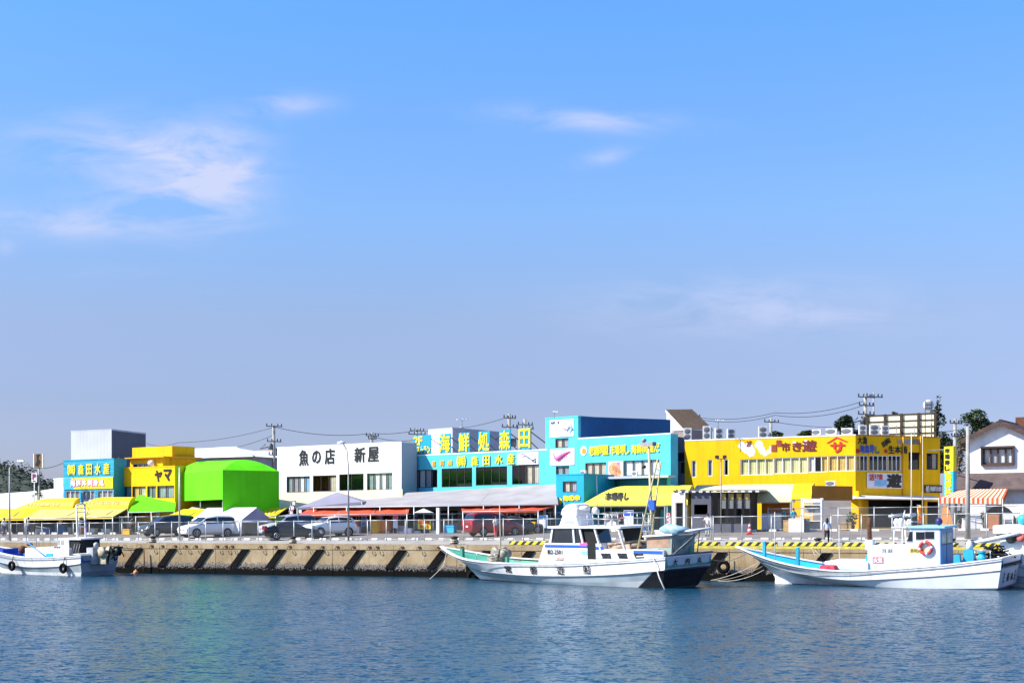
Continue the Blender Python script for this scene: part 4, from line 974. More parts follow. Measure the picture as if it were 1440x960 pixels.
def barrel_awning(name, label, fa, u0, u1, vt, vt1, vb, depth, m, endm=None, texts=None, tm=None, group=None, cat='awning', ramp=0):
    """rounded canopy: steep curved front that flattens into the roof; fa is the plane of its front edge"""
    root = thing(name, label, cat, fa.world(fa.uv(u0, vb)[0], 0, 0), fa.rz, group); xo = fa.uv(u0, vb)[0]
    L = fa.uv(u1, vb)[0] - xo; zb = fa.uv((u0 + u1) / 2, vb)[1]; um = (u0 + u1) / 2
    zt = fa.uv(um, (vt + vt1) / 2, -depth)[1]; mb = MB(); n = 18; k = 10; g = []
    for i in range(n + 1):
        e = i / n; h = zt - zb; 
        if ramp: h *= min(1, .25 + .75 * math.sin(min(1, e / ramp) * math.pi / 2))
        g.append([(e * L, depth * (1 - math.cos(a * math.pi / 2 / k)), zb + h * math.sin(a * math.pi / 2 / k)) for a in range(k + 1)])
    mb.loft(g, sm=True)
    for e in (0, n): mb.face(g[e] + [(g[e][0][0], depth, zb)], 1)
    mb.build('fabric', [m, endm or m], root)
    fr = MB(); fr.box(0, .05, zb - .08, L, .12, zb - .004); fr.box(.05, .05, 0, .13, .13, zb - .08); fr.box(L - .13, .05, 0, L - .05, .13, zb - .08); fr.build('frame', galv, root)
    if texts:
        t = MB()
        for body, ua, va, ub, vb_ in texts:
            xa, za = fa.uv(ua, (va + vb_) / 2)[0] - xo, fa.uv(ua, vb_)[1]; xb = fa.uv(ub, vb_)[0] - xo; zz = fa.uv(ua, va)[1]
            i0 = len(t.v); t.text(body, xa, za, xb, zz, y=0, th=.02, off=.05)
            for j in range(i0, len(t.v)):            # wrap on the curved fabric
                x, y, z = t.v[j]; s = min(.98, max(0, (z - zb) / (zt - zb))); t.v[j] = (x, depth * (1 - math.sqrt(1 - s * s)) - .03 + y, z)
        t.build('lettering', tm or black, root)
    return root
# yellow market awnings at the left
FA = Facade(-30, Yd(-30, 15.5), 182, Yd(182, 15.5))
barrel_awning('market_awning', 'yellow market awning with faint lettering, left bay below the square brown pole sign', FA, 22, 102, 700.5, 700, 715.2, 1.2, yfab, texts=[('ヤマサ水産(株)1号店', 35, 706.4, 82.5, 711.6)], tm=amber, group='yellow market awnings', ramp=.5)
barrel_awning('market_awning', 'yellow market awning with faint lettering, right bay next to the green tent', FA, 102.3, 180, 699, 698.6, 715.2, 1.2, yfab, texts=[('ヤマサ水産(株)2号店', 116, 704, 166, 709.6)], tm=amber, group='yellow market awnings', ramp=.45)
slope_awning('folding_awning', 'deep yellow folding awning at the far left, the most saturated of the lower row', -20, 714.5, Yd(-20, 15.4), 55, 715.5, Yd(55, 15.4), 37, 728, Yd(37, 11.8), -34, 729, Yd(-34, 11.8), yfab, posts=2, group='folding awnings under the yellow market awnings')
slope_awning('folding_awning', 'long pale yellow folding awning behind the white ladder mast', 56, 715.5, Yd(56, 15.4), 140, 715.5, Yd(140, 15.4), 112, 727, Yd(112, 11.8), 34, 728, Yd(34, 11.8), pyfab, posts=2, group='folding awnings under the yellow market awnings')
slope_awning('folding_awning', 'short pale yellow folding awning next to the green tent', 129, 715, Yd(129, 15.4), 178, 714.8, Yd(178, 15.4), 159, 725.6, Yd(159, 12.2), 113, 726, Yd(113, 12.2), pyfab, posts=2, group='folding awnings under the yellow market awnings')
slope_awning('green_awning', 'bright green sloping awning at the left foot of the green tent', 198, 690.5, Yd(198, 19), 249, 689.6, Yd(249, 19), 246, 718, Yd(246, 14.5), 180, 719.6, Yd(180, 14.5), green, posts=3, val=.1, sag=.02)
slope_awning('cream_awning', 'long pale cream awning running from the green tent past the white shop', 297, 696, Yd(297, 25), 566, 687.4, Yd(566, 24), 566, 712, Yd(566, 15.5), 264, 716, Yd(264, 15.5), creamy, posts=6, sag=.06, val=.06)
slope_awning('yellow_flap_awning', 'low yellow flap awning above the dark minivan', 258, 715.5, Yd(258, 14.5), 293, 715.5, Yd(293, 14.5), 270, 730, Yd(270, 11.6), 222, 730, Yd(222, 11.6), yfab, posts=2, group='low yellow flap awnings')
slope_awning('yellow_flap_awning', 'low yellow flap awning above the silver minivan, right of the white tent', 366, 713.4, Yd(366, 14.5), 404, 713, Yd(404, 14.5), 388, 724.5, Yd(388, 11.6), 372, 724.5, Yd(372, 11.6), yfab, posts=2, group='low yellow flap awnings')
slope_awning('canvas_roof', 'long pale grey canvas roof sloping under the windows of the turquoise restaurant', 528, 695, Yd(528, 25), 781, 680.5, Yd(781, 19.8), 785, 708.4, Yd(785, 12.5), 438, 712.6, Yd(438, 12.5), palefab, posts=8, sag=.05, val=.10)
def peak_tent():
    base = [G(418, 12.8), G(509, 14), G(520, 19), G(430, 19)]; ap = W(474, 691.5, Yd(474, 15.6)); o = base[0].copy(); root = thing('peaked_tent', 'slate grey peaked canvas tent roof below the white shop', 'tent', o)
    ze = [Zv(v, p.y) for v, p in zip((713.5, 705, 705, 713.5), base)]; mb = MB(); q = [Vector((p.x - o.x, p.y - o.y, z - o.z)) for p, z in zip(base, ze)]; a = ap - o
    for i in range(4): mb.face([q[i], q[(i + 1) % 4], a])
    for i in range(4): mb.face([q[i] - Vector((0, 0, .2)), q[(i + 1) % 4] - Vector((0, 0, .2)), q[(i + 1) % 4], q[i]])
    mb.build('canopy', greyfab, root); f = MB()
    for p, e in zip(base, q): f.tube([(p.x - o.x, p.y - o.y, p.z - o.z), e], .04, 6)
    f.build('frame', galv, root)
peak_tent()
slope_awning('orange_awning', 'faded orange awning behind the white off-roader', 436, 713.6, Yd(436, 13.6), 576, 711.4, Yd(576, 13.6), 574, 721.4, Yd(574, 11.2), 420, 723.4, Yd(420, 11.2), orange, posts=4, val=.15, group='orange awnings under the canvas roof')
slope_awning('orange_awning', 'faded orange awning above the red minivan', 648, 711.4, Yd(648, 13.6), 786, 708.6, Yd(786, 13.6), 758, 717, Yd(758, 11.4), 650, 718.4, Yd(650, 11.4), orange, posts=3, val=.15, group='orange awnings under the canvas roof')
FA2 = Facade(818, Yd(818, 13), 968, Yd(968, 13))
barrel_awning('lemon_awning', 'lemon yellow curved awning with black lettering under the turquoise wing', FA2, 819, 936, 684, 682, 711, 2.2, lemon, texts=[('市場寿し', 850, 692, 883, 702.6)], group='lemon awnings', ramp=.45)
barrel_awning('lemon_awning', 'shorter lemon yellow awning half hidden by the dark kiosk', FA2, 936.3, 967, 682.6, 681.4, 710, 2.2, lemon, texts=[('大漁', 944.6, 687.6, 963, 693.6)], group='lemon awnings')
FA3 = Facade(955, Yd(955, 16), 1192, Yd(1192, 16))
barrel_awning('cream_canopy', 'long rounded cream canopy along the foot of the yellow restaurant', FA3, 966, 1113, 683, 679, 706, 2.4, cream, ramp=.06)
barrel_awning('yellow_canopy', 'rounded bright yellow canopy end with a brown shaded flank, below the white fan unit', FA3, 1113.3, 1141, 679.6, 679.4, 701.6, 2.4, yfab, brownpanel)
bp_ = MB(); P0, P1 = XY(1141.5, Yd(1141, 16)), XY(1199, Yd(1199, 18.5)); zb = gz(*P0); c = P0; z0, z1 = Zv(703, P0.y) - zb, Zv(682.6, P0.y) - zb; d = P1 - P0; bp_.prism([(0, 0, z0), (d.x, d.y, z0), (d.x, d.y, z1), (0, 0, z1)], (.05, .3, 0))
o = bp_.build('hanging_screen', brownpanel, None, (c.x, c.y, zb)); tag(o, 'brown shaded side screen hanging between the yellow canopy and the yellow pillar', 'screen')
w_ = MB(); fa = Facade(1070, Yd(1070, 17.2), 1115, Yd(1115, 17.2)); b = fa.box(1071, 702, 1113, 740); w_.box(b[0], 0, 0, b[2], .15, b[3]); o = w_.build('shop_partition', brownpanel, None, fa.loc, fa.rz); tag(o, 'plain brown partition wall under the cream canopy', 'wall')
# awning of the corner house
FS = Facade(1320, Yd(1320, 13), 1416, Yd(1416, 13)); stripeA = mat('awning_red_orange', (.72, .12, .035), .6, .08, 2); stripeB = mat('awning_cream', (.80, .70, .50), .6, .06, 2)
def striped():
    o = G(1320, 13); root = thing('striped_awning', 'orange and cream striped awning in front of the white gabled house', 'awning', o)
    A, B, C, D = [p - o for p in (W(1352, 687.6, Yd(1352, 16)), W(1417, 687, Yd(1417, 16)), W(1411, 700.6, Yd(1411, 13)), W(1320.5, 699.4, Yd(1320, 13)))]
    mb = MB(); n = 27
    for i in range(n):
        e, g = i / n, (i + 1) / n; a, b, c, d = A.lerp(B, e), A.lerp(B, g), D.lerp(C, g), D.lerp(C, e); mb.face([a, d, c, b], i % 2); z = Vector((0, 0, -.42)); mb.face([d, d + z, c + z, c], i % 2)
    mb.face([B, C, C + Vector((0, 0, -.42)), B + Vector((0, 0, -.5))], 0); mb.face([A, D, D + Vector((0, 0, -.42)), A + Vector((0, 0, -.5))], 0); mb.build('fabric', [stripeA, stripeB], root)
    f = MB(); 
    for p in (C, D): w = p + o; f.tube([(p.x * .99, p.y, gz(w.x, w.y) - o.z), p * .99], .04, 6)
    f.build('frame', galv, root)
striped()
mb = MB(); fa = Facade(1321, Yd(1321, 14.5), 1343, Yd(1343, 14.5)); b = fa.box(1321, 707.5, 1342, 738); mb.prism([(b[0], 0, 0), (b[2], 0, 0), (b[2] - .35, 0, b[3] * .75), (b[0] + .3, 0, b[3])], (0, .12, 0)); o = mb.build('leaning_board', mat('orange_board', (.72, .30, .07), .6, .1), None, fa.loc, fa.rz); tag(o, 'plain orange board leaning under the striped awning', 'board')

# white frame tent by the minivans
def frame_tent():
    c = G(326, 11.3); root = thing('frame_tent', 'small white gabled tent between the white and the silver minivan', 'tent', c, -.62); L = 6.2; wd = 3.6
    ze = Zv(730.5, c.y) - c.z; zr = Zv(713.4, c.y) - c.z; mb = MB(); x0, x1 = -L / 2, L / 2; y0, y1 = -wd / 2, wd / 2
    mb.face([(x0, y0, ze), (x1, y0, ze), (x1, 0, zr), (x0, 0, zr)], 0); mb.face([(x1, y1, ze), (x0, y1, ze), (x0, 0, zr), (x1, 0, zr)], 0); mb.face([(x1, y0, ze), (x1, y1, ze), (x1, 0, zr)], 1); mb.face([(x0, y1, ze), (x0, y0, ze), (x0, 0, zr)], 0)
    for a, b in (((x0, y0), (x1, y0)), ((x1, y0), (x1, y1)), ((x1, y1), (x0, y1)), ((x0, y1), (x0, y0))): mb.face([(*a, ze - .25), (*b, ze - .25), (*b, ze), (*a, ze)], 0)
    mb.build('canopy', [foam, mat('shaded_gable_canvas', (.40, .37, .47), .7, .06)], root); f = MB()  # right gable's shade is put into its grey canvas colour
    for x in (x0, 0, x1):
        for y in (y0, y1): f.tube([(x, y, 0), (x, y, ze)], .04, 6)
    f.build('frame', offwhite, root); w = MB(); w.face([(x0, y1, 0), (x1, y1, 0), (x1, y1, ze), (x0, y1, ze)]); w.face([(0.2, y0, .1), (x1 - .3, y0, .1), (x1 - .3, y0, 1.3), (.2, y0, 1.3)]); w.build('side_sheet', foam, root)
frame_tent()

# ground-floor shop fronts under the awnings
def shop_front(label, u0, u1, vt, d, seed, wm=None):
    fa = Facade(u0, Yd(u0, d), u1, Yd(u1, d)); root = thing('market_stall', label, 'stall', fa.loc, fa.rz); H = fa.uv((u0 + u1) / 2, vt)[1]; rr = random.Random(seed); hs = []; x = .3
    while x < fa.L - 2: w = rr.uniform(2.2, 4.2); hs.append((x, .02, min(x + w, fa.L - .2), H - rr.uniform(.3, .7), 2.4)); x += w + rr.uniform(.25, .6)
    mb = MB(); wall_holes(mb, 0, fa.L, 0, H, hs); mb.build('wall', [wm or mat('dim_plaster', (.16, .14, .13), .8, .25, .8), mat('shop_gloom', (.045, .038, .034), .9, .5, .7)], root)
    sh = MB()
    for h in hs:
        if rr.random() < .7: sh.box(h[0] + .2, 1.0, .02, h[2] - .2, 1.9, .8)
    if sh.v: sh.build('counter', mat('counter_steel', (.30, .31, .31), .4, .2, 2), root)
    lm = MB()
    for h in hs: lm.box(h[0] + .5, .8, h[3] - .35, h[2] - .5, .9, h[3] - .28)
    lm.build('lamp_tube', foam, root)
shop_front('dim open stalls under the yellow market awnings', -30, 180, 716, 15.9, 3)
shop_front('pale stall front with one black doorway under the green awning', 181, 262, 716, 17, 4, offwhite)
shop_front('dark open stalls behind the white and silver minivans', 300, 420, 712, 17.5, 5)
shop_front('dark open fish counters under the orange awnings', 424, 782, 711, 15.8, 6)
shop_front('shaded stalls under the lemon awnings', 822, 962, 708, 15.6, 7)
mb = MB(); fa = Facade(613.5, Yd(613, 11), 617, Yd(617, 11)); b = fa.box(613.4, 713.5, 617.4, 738.5); mb.box(b[0], 0, 0, b[2], .22, b[3]); o = mb.build('white_post', white, None, fa.loc, fa.rz); tag(o, 'plain white square post right of the small white parasol', 'post')
mb = MB(); c = G(596, 12); z = Zv(714.6, c.y) - c.z; r_ = MB(); root = thing('parasol', 'small white parasol under the pale canvas roof', 'parasol', c); ze = z - .35; w = 14 / F * c.y
cn = MB(); 
for i in range(8):
    a, b = i * math.pi / 4, (i + 1) * math.pi / 4; cn.face([(w * math.cos(a), w * math.sin(a), ze), (w * math.cos(b), w * math.sin(b), ze), (0, 0, z)])
cn.build('canopy', foam, root); cn = MB(); cn.tube([(0, 0, 0), (0, 0, z)], .03, 6); cn.build('pole', galv, root)

# dark kiosk with timber blinds, and its white gateway
def kiosk():
    A = G(969, 11.5); fa = Facade(972, Yd(972, 11.4), 1056, Yd(1056, 11.6)); root = thing('dark_kiosk', 'dark glazed kiosk with a slate roof and tan timber blinds', 'kiosk', fa.loc, fa.rz); L = fa.L; D = 4.5
    zt = fa.uv(1012, 690)[1]; xl = fa.uv(1000, 700)[0]
    mb = MB(); b = fa.box(976, 709, 995, 723); wall_holes(mb, 0, xl, 0, zt, [(b[0], b[1], b[2], b[3], 2.5)]); mb.face([(0, D, 0), (0, 0, 0), (0, 0, zt), (0, D, zt)]); mb.face([(L, D, 0), (0, D, 0), (0, D, zt), (L, D, zt)], 1); mb.face([(L, 0, 0), (L, D, 0), (L, D, zt), (L, 0, zt)], 1)
    mb.build('wall', [mat('charcoal_board', (.11, .11, .135), .7, .1), dark], root)
    rf = MB(); rf.prism([(-1.2, -.2, zt - .05), (-1.2, D + .3, zt + .05), (-1.2, D + .3, zt + .17), (-1.2, -.2, zt + .08)], (L + 2.0, 0, 0)); rf.build('roof', mat('slate_roof', (.13, .13, .17), .6, .15, 1, stripe=((1, 0, 0), 2.4)), root)
    x = -1.0
    while x < L + .7: ft = MB(); ft.box(x, -.28, zt - .12, x + .28, -.205, zt + .02); ft.build('rafter_end', offwhite, root); x += .55
    n = 5; 
    for k in range(n):
        a, b_ = xl + (L - xl) * k / n, xl + (L - xl) * (k + 1) / n
        window(root, (a + .03, .75, b_ - .03, zt - .15), 'd', darkframe, .05, y=-.06)
    bl = MB(); z0 = fa.uv(1030, 702)[1]
    for k in range(1, n): a, b_ = xl + (L - xl) * k / n + .1, xl + (L - xl) * (k + 1) / n - .1; bl.box(a, .06, z0, b_, .09, zt - .2); bl.box(a, .06, z0 - .7, b_, .09, z0 - .04, 1)
    bl.build('blind', [mat('tan_blind', (.70, .42, .10), .8, .2, 3), mat('grey_board', (.30, .29, .28), .8, .1)], root)
    pn = MB(); pn.box(xl, -.02, 0, L, .05, .7); pn.build('base_panel', MATS['charcoal_board'], root)
    g = Facade(944.5, Yd(944.5, 11.2), 963.5, Yd(963.5, 11.2)); r2 = thing('white_gateway', 'white doorway frame with a dark opening at the left end of the kiosk', 'gateway', g.loc, g.rz); z1 = g.uv(954, 692.5)[1]; zi = g.uv(954, 706.5)[1]
    m = MB(); m.box(0, 0, 0, .3, .5, z1); m.box(g.L - .18, 0, 0, g.L, .5, z1); m.box(.302, .002, zi, g.L - .182, .498, z1); m.build('frame', white, r2); m = MB(); m.box(.302, .45, 0, g.L - .182, .49, zi - .003); m.build('door', mat('dark_door', (.035, .035, .035), .6, .2), r2)
kiosk()
# ------------------------------------------------------------------ poles, cables, lamps, signs, fences
POLE_TOPS = {}
def upole(key, u, vt, Y, label, arms=((.6, 1.0), (1.6, .9)), drum=False, r=.15, tilt=.5):
    p = XY(u, Y); zb = gz(*p); h = Zv(vt, Y) - zb; root = thing('utility_pole', label, 'utility pole', (p.x, p.y, zb), tilt, 'utility poles behind the shops')
    mb = MB(); mb.tube([(0, 0, 0), (0, 0, h)], [r * 1.3, r], 10); mb.build('pole', polecon, root)
    for dz, hw in arms:
        a = MB(); a.box(-hw, -.16, h - dz - .05, hw, -.06, h - dz + .05); a.build('crossarm', steel, root); i_ = MB()
        for x in (-hw * .9, -hw * .3, hw * .45, hw * .9): i_.lathe([(.03, 0), (.07, .05), (.05, .12), (.075, .17), (.02, .26)], 8, (x, -.11, h - dz + .05))
        i_.build('insulator', darkframe, root)
    if drum:
        d = MB(); d.lathe([(.01, 0), (.27, .02), (.29, .4), (.27, .8), (.01, .82)], 12, (.45, -.1, h - 3.2)); d.lathe([(.01, 0), (.22, .02), (.22, .7), (.01, .72)], 12, (-.42, -.1, h - 2.6)); d.build('transformer', mat('pole_box_grey', (.16, .17, .17), .6, .15), root)
        b = MB(); b.tube([(-.9, 0, h - 2.0), (-1.5, 0, h - 2.5), (-.3, 0, h - 2.2)], .05, 6); b.build('cable_loop', darkframe, root)
    POLE_TOPS[key] = (u, Y); return root
upole('a', 385, 598, 150, 'tall utility pole with crossarms left of the white shop', ((.1, .9), (1.7, .8), (3.1, .6)), True)
upole('b', 523, 608, 158, 'short-looking utility pole above the roof of the white shop', ((.35, .8), (.7, .5)))
upole('c', 586, 603, 160, 'utility pole behind the square two-line roof board', ((.2, .9), (.6, 1.1)))
upole('d', 716, 582, 140, 'crowded utility pole with transformers above the tree-character board', ((.4, .7), (1.3, .9)), True)
upole('e', 738, 589, 146, 'slim utility pole just left of the turquoise tower', ((.6, .9), (1.0, 1.0)))
upole('f', 974.5, 584, 152, 'utility pole rising from behind the slanting brown roof', ((.15, .9), (.8, .8)))
upole('g', 1084, 588, 150, 'utility pole next to the lone two-fan unit on the yellow roof', ((.4, 1.0), (1.8, .7)), True)
upole('h', 1217, 556, 128, 'tall utility pole bristling with crossarms left of the billboard back', ((.15, 1.0), (.9, .9), (1.7, 1.0)), True)
upole('i', 1228.5, 551, 130, 'thin dark pole with one short arm behind the billboard back', ((.45, 1.0),), False, .07)
upole('j', 1343, 589, 131, 'pale utility pole left of the white gabled house', ((.4, .8), (1.6, .6), (3.2, .7)), False)
def cable(label, pts, sag, r=.028):
    P = [W(*p) for p in pts]; o = P[0]; v = []
    for a, b in zip(P, P[1:]):
        for i in range(14): f = i / 14; q = a.lerp(b, f); q.z -= sag * 4 * f * (1 - f); v.append(q - o)
    v.append(P[-1] - o); mb = MB(); mb.tube(v, r, 5); ob = mb.build('power_cable', darkframe, None, o); tag(ob, label, 'cable', 'overhead cables')
cable('overhead cable sagging from the grey tower block to the tall left pole', [(206, 623, 158), (250, 622, 156), (383, 601, 150)], .35)
cable('lower overhead cable running over the white metal roof to the tall left pole', [(300, 633, 156), (383, 612, 150)], .3)
cable('overhead cable between the tall left pole and the short pole above the white shop', [(386, 600, 150), (523, 609, 158)], .5)
cable('overhead cable from the white shop roof to the pole behind the square roof board', [(523, 609, 158), (586, 604.5, 160)], .2)
cable('lower slack cable above the right end of the white shop', [(523, 613, 158), (586, 618, 160)], .3)
cable('overhead cable reaching from the square roof board to the crowded transformer pole', [(586, 604.5, 160), (636, 603, 156), (716, 585.5, 140)], .2)
cable('upper long overhead cable sweeping from the brown roof up to the crossarm pole', [(974, 585.5, 152), (1090, 580, 140), (1216, 563, 128)], .45)
cable('lower long overhead cable sweeping from the brown roof up to the crossarm pole', [(974, 587.5, 152), (1090, 583.5, 140), (1216, 569, 128)], .55)
cable('overhead cable from the pole by the lone fan unit towards the dark pine', [(1084, 592, 150), (1170, 600.5, 165)], .15)
cable('overhead cable crossing between the billboard and the tallest pine', [(1316, 606, 118), (1345, 604, 131)], .1)
cable('thin overhead cable from the left edge of the picture to the turquoise sign', [(-10, 652, 120), (40, 656, 130), (92, 649, 141)], .35)
def antenna(u, vt, vb, Y, w, label):
    p = W(u, vb, Y); h = Zv(vt, Y) - p.z; root = thing('tv_antenna', label, 'antenna', p, .3, 'television antennas'); mb = MB(); mb.tube([(0, 0, 0), (0, 0, h)], .03, 6); mb.build('mast', alu, root)
    mb = MB(); mb.tube([(-w, 0, h - .15), (w, 0, h - .1)], .022, 5)
    for k in range(5): x = -w + k * w / 2; mb.tube([(x, -.35, h - .13), (x, .35, h - .13)], .018, 5)
    mb.tube([(-w * .4, 0, h - .9), (w * .3, 0, h - .85)], .02, 5); mb.build('elements', alu, root)
antenna(650, 588, 602.6, 142, .65, 'television antenna on the grey block behind the roof boards')
antenna(779.5, 577, 588.6, 119, .2, 'thin aerial rod on top of the turquoise tower')
antenna(1010, 589, 604, 124, .35, 'spindly antenna among the outdoor units right of the brown roof')

def lamp_post(u, vt, vb, Y, label, arm=None, head='arm', r=.075, m=galv):
    p = XY(u, Y); zb = gz(*p); h = Zv(vt, Y) - zb; root = thing('lamp_post', label, 'lamp post', (p.x, p.y, zb), QROT)
    mb = MB(); mb.tube([(0, 0, 0), (0, 0, h * .5), (0, 0, h)], [r * 1.25, r, r * .8], 10); mb.lathe([(r * 2.2, 0), (r * 2.2, .04), (r * 1.3, .06)], 10); mb.build('pole', m, root)
    if head == 'arm':
        a = MB(); a.tube([(0, 0, h - .05), (.25, 0, h + .25), (arm * .5, 0, h + .45), (arm * .75, 0, h + .5)], .04, 6); a.build('arm', m, root)
        l = MB(); l.box(arm * .7, -.13, h + .42, arm * 1.25, .13, h + .56); l.build('lamp_head', alu, root, bevel=.03)
    elif head == 'flood':
        a = MB(); a.tube([(-.35, 0, h), (.35, 0, h)], .03, 6); a.build('arm', m, root)
        for s in (-.3, .3): l = MB(); l.box(s - .14, -.2, h + .03, s + .14, .02, h + .28); l.build('lamp_head', darkframe, root)
    elif head == 'white':
        a = MB(); a.tube([(0, 0, h), (-.12, 0, h + 1.3), (-.5, 0, h + 2.0)], .05, 6); a.build('arm', offwhite, root)
        l = MB(); l.lathe([(.01, 0), (.3, -.1), (.35, -.22), (.01, -.24)], 12, (-.62, 0, h + 2.1)); l.build('lamp_head', white, root)
    return root
lamp_post(13.5, 657, 762, Yd(13.5, 2.5), 'slender street lamp with a horizontal head at the left edge', 1.2, m=mat('lamp_grey', (.38, .36, .35), .5, .1))
lamp_post(252.4, 657, 762, Yd(252, 3), 'plain grey pole standing in front of the green tent', head=None, r=.07)
lamp_post(490, 657, 763, Yd(490, 3), 'grey lamp post with a white curved top in front of the white shop', head='white', r=.07, m=steel)
lamp_post(1014, 645, 742, Yd(1014, 11), 'thin dark floodlight pole in front of the narrow yellow windows', head='flood', r=.05, m=steel)
lamp_post(1297.5, 612, 705, Yd(1297, 17), 'thin yellowish pole beside the dark windows of the shaded yellow wall', head=None, r=.045, m=palewood)
lamp_post(1361, 600, 757, Yd(1361, 3.4), 'tall pale concrete pole in front of the white gabled house', head=None, r=.15, m=polecon)
lamp_post(1281.6, 610, 705, 113.6, 'slim white pole in front of the shaded yellow end wall', head=None, r=.04, m=offwhite)
def pole_sign():
    p = G(55, 16.4); root = thing('pole_sign', 'square brown sign with a black fish silhouette on a grey pole', 'sign', p, QROT); h = Zv(657, p.y) - p.z; k = p.y / F
    mb = MB(); mb.tube([(0, 0, 0), (0, 0, h + .1)], .09, 8); mb.build('pole', polecon, root); s = 13 * k / 2; mb = MB(); mb.box(-s, -.15, h, s, .05, h + 19 * k); mb.build('board', mat('brown_sign_board', (.20, .12, .055), .6, .2, 2), root)
    f = MB(); f.box(s + .003, -.17, h - .05, s + .1, .07, h + 19.4 * k); f.box(-s - .1, -.17, h - .05, -s - .003, .07, h + 19.4 * k); f.build('frame', white, root)
    f = MB(); c = (-s * .2, h + 10 * k); f.prism([(c[0] - .1, -.17, c[1] + .55), (c[0] + .3, -.17, c[1] + .6), (c[0] + .1, -.17, c[1] + .2), (c[0] + .35, -.17, c[1] - .1), (c[0] + .1, -.17, c[1] - .6), (c[0] - .25, -.17, c[1] - .5), (c[0] - .05, -.17, c[1])], (0, .018, 0)); f.build('silhouette', black, root)
    p2 = G(48.5, 16.2); r2 = thing('parking_sign', 'small white parking sign with a purple letter P beside the brown pole sign', 'sign', p2, QROT); h2 = Zv(678, p2.y) - p2.z
    mb = MB(); w = 8.5 * k / 2; mb.box(-w, -.06, h2, w, .02, h2 + 13 * k); mb.build('board', white, r2); t = MB(); t.text('P', -w * .5, h2 + 4.5 * k, w * .6, h2 + 11.5 * k, y=-.062, th=.02, off=.06); t.build('lettering', mat('purple_ink', (.22, .03, .16), .5, .1), r2)
    t = MB(); t.box(-w * .6, -.075, h2 + 1.2 * k, w * .6, -.062, h2 + 2.6 * k); t.build('arrow_bar', black, r2); t = MB(); t.tube([(0, 0, 0), (0, 0, h2)], .05, 6); t.build('post', galv, r2)
pole_sign()

def fence(label, pts, hts, step, d, name='mesh_fence'):
    """pts: (u,d) knots; posts every step px"""
    us = []; u = pts[0]
    while u < pts[1]: us.append(u); u += step * (1 + .00045 * u)
    us.append(pts[1]); P = [G(u, d) for u in us]; o = P[0]; root = thing(name, label, 'fence', o); H = [hts[0] + (hts[1] - hts[0]) * (u - pts[0]) / (pts[1] - pts[0]) for u in us]
    for p, h in zip(P, H):
        m = MB(); q = p - o; m.tube([q, q + Vector((0, 0, h + .05))], .038, 8); m.lathe([(.06, 0), (.06, .03), (.0, .05)], 8, q + Vector((0, 0, h + .03))); m.build('post', galv, root)
    r = MB()
    for a, b, ha, hb in zip(P, P[1:], H, H[1:]):
        r.tube([a - o + Vector((0, 0, ha)), b - o + Vector((0, 0, hb))], .028, 6); r.tube([a - o + Vector((0, 0, .12)), b - o + Vector((0, 0, .12))], .018, 5)
    r.build('rail', galv, root); n = MB()
    for a, b, ha, hb in zip(P, P[1:], H, H[1:]): n.face([a - o + Vector((0, 0, .1)), b - o + Vector((0, 0, .1)), b - o + Vector((0, 0, hb)), a - o + Vector((0, 0, ha))])
    n.build('netting', net, root)
fence('long galvanised wire-mesh fence along the quay side of the car park, behind the charter boat', (-6, 1000), (1.45, 1.72), 21.5, 3.2, 'quay_fence')
fence('galvanised wire-mesh fence behind the blue-roofed boat, right-hand stretch nearest the quay', (1003, 1446), (1.75, 1.9), 28, 3.2, 'quay_fence')
fence('wire-mesh fence on the shop side of the car park, behind the minivans', (146, 800), (1.55, 1.6), 21, 13.2, 'shop_fence')
fence('wire-mesh fence on the shop side, before the shutter and the gabled house', (1080, 1430), (1.75, 1.8), 33, 12.9, 'shop_fence')

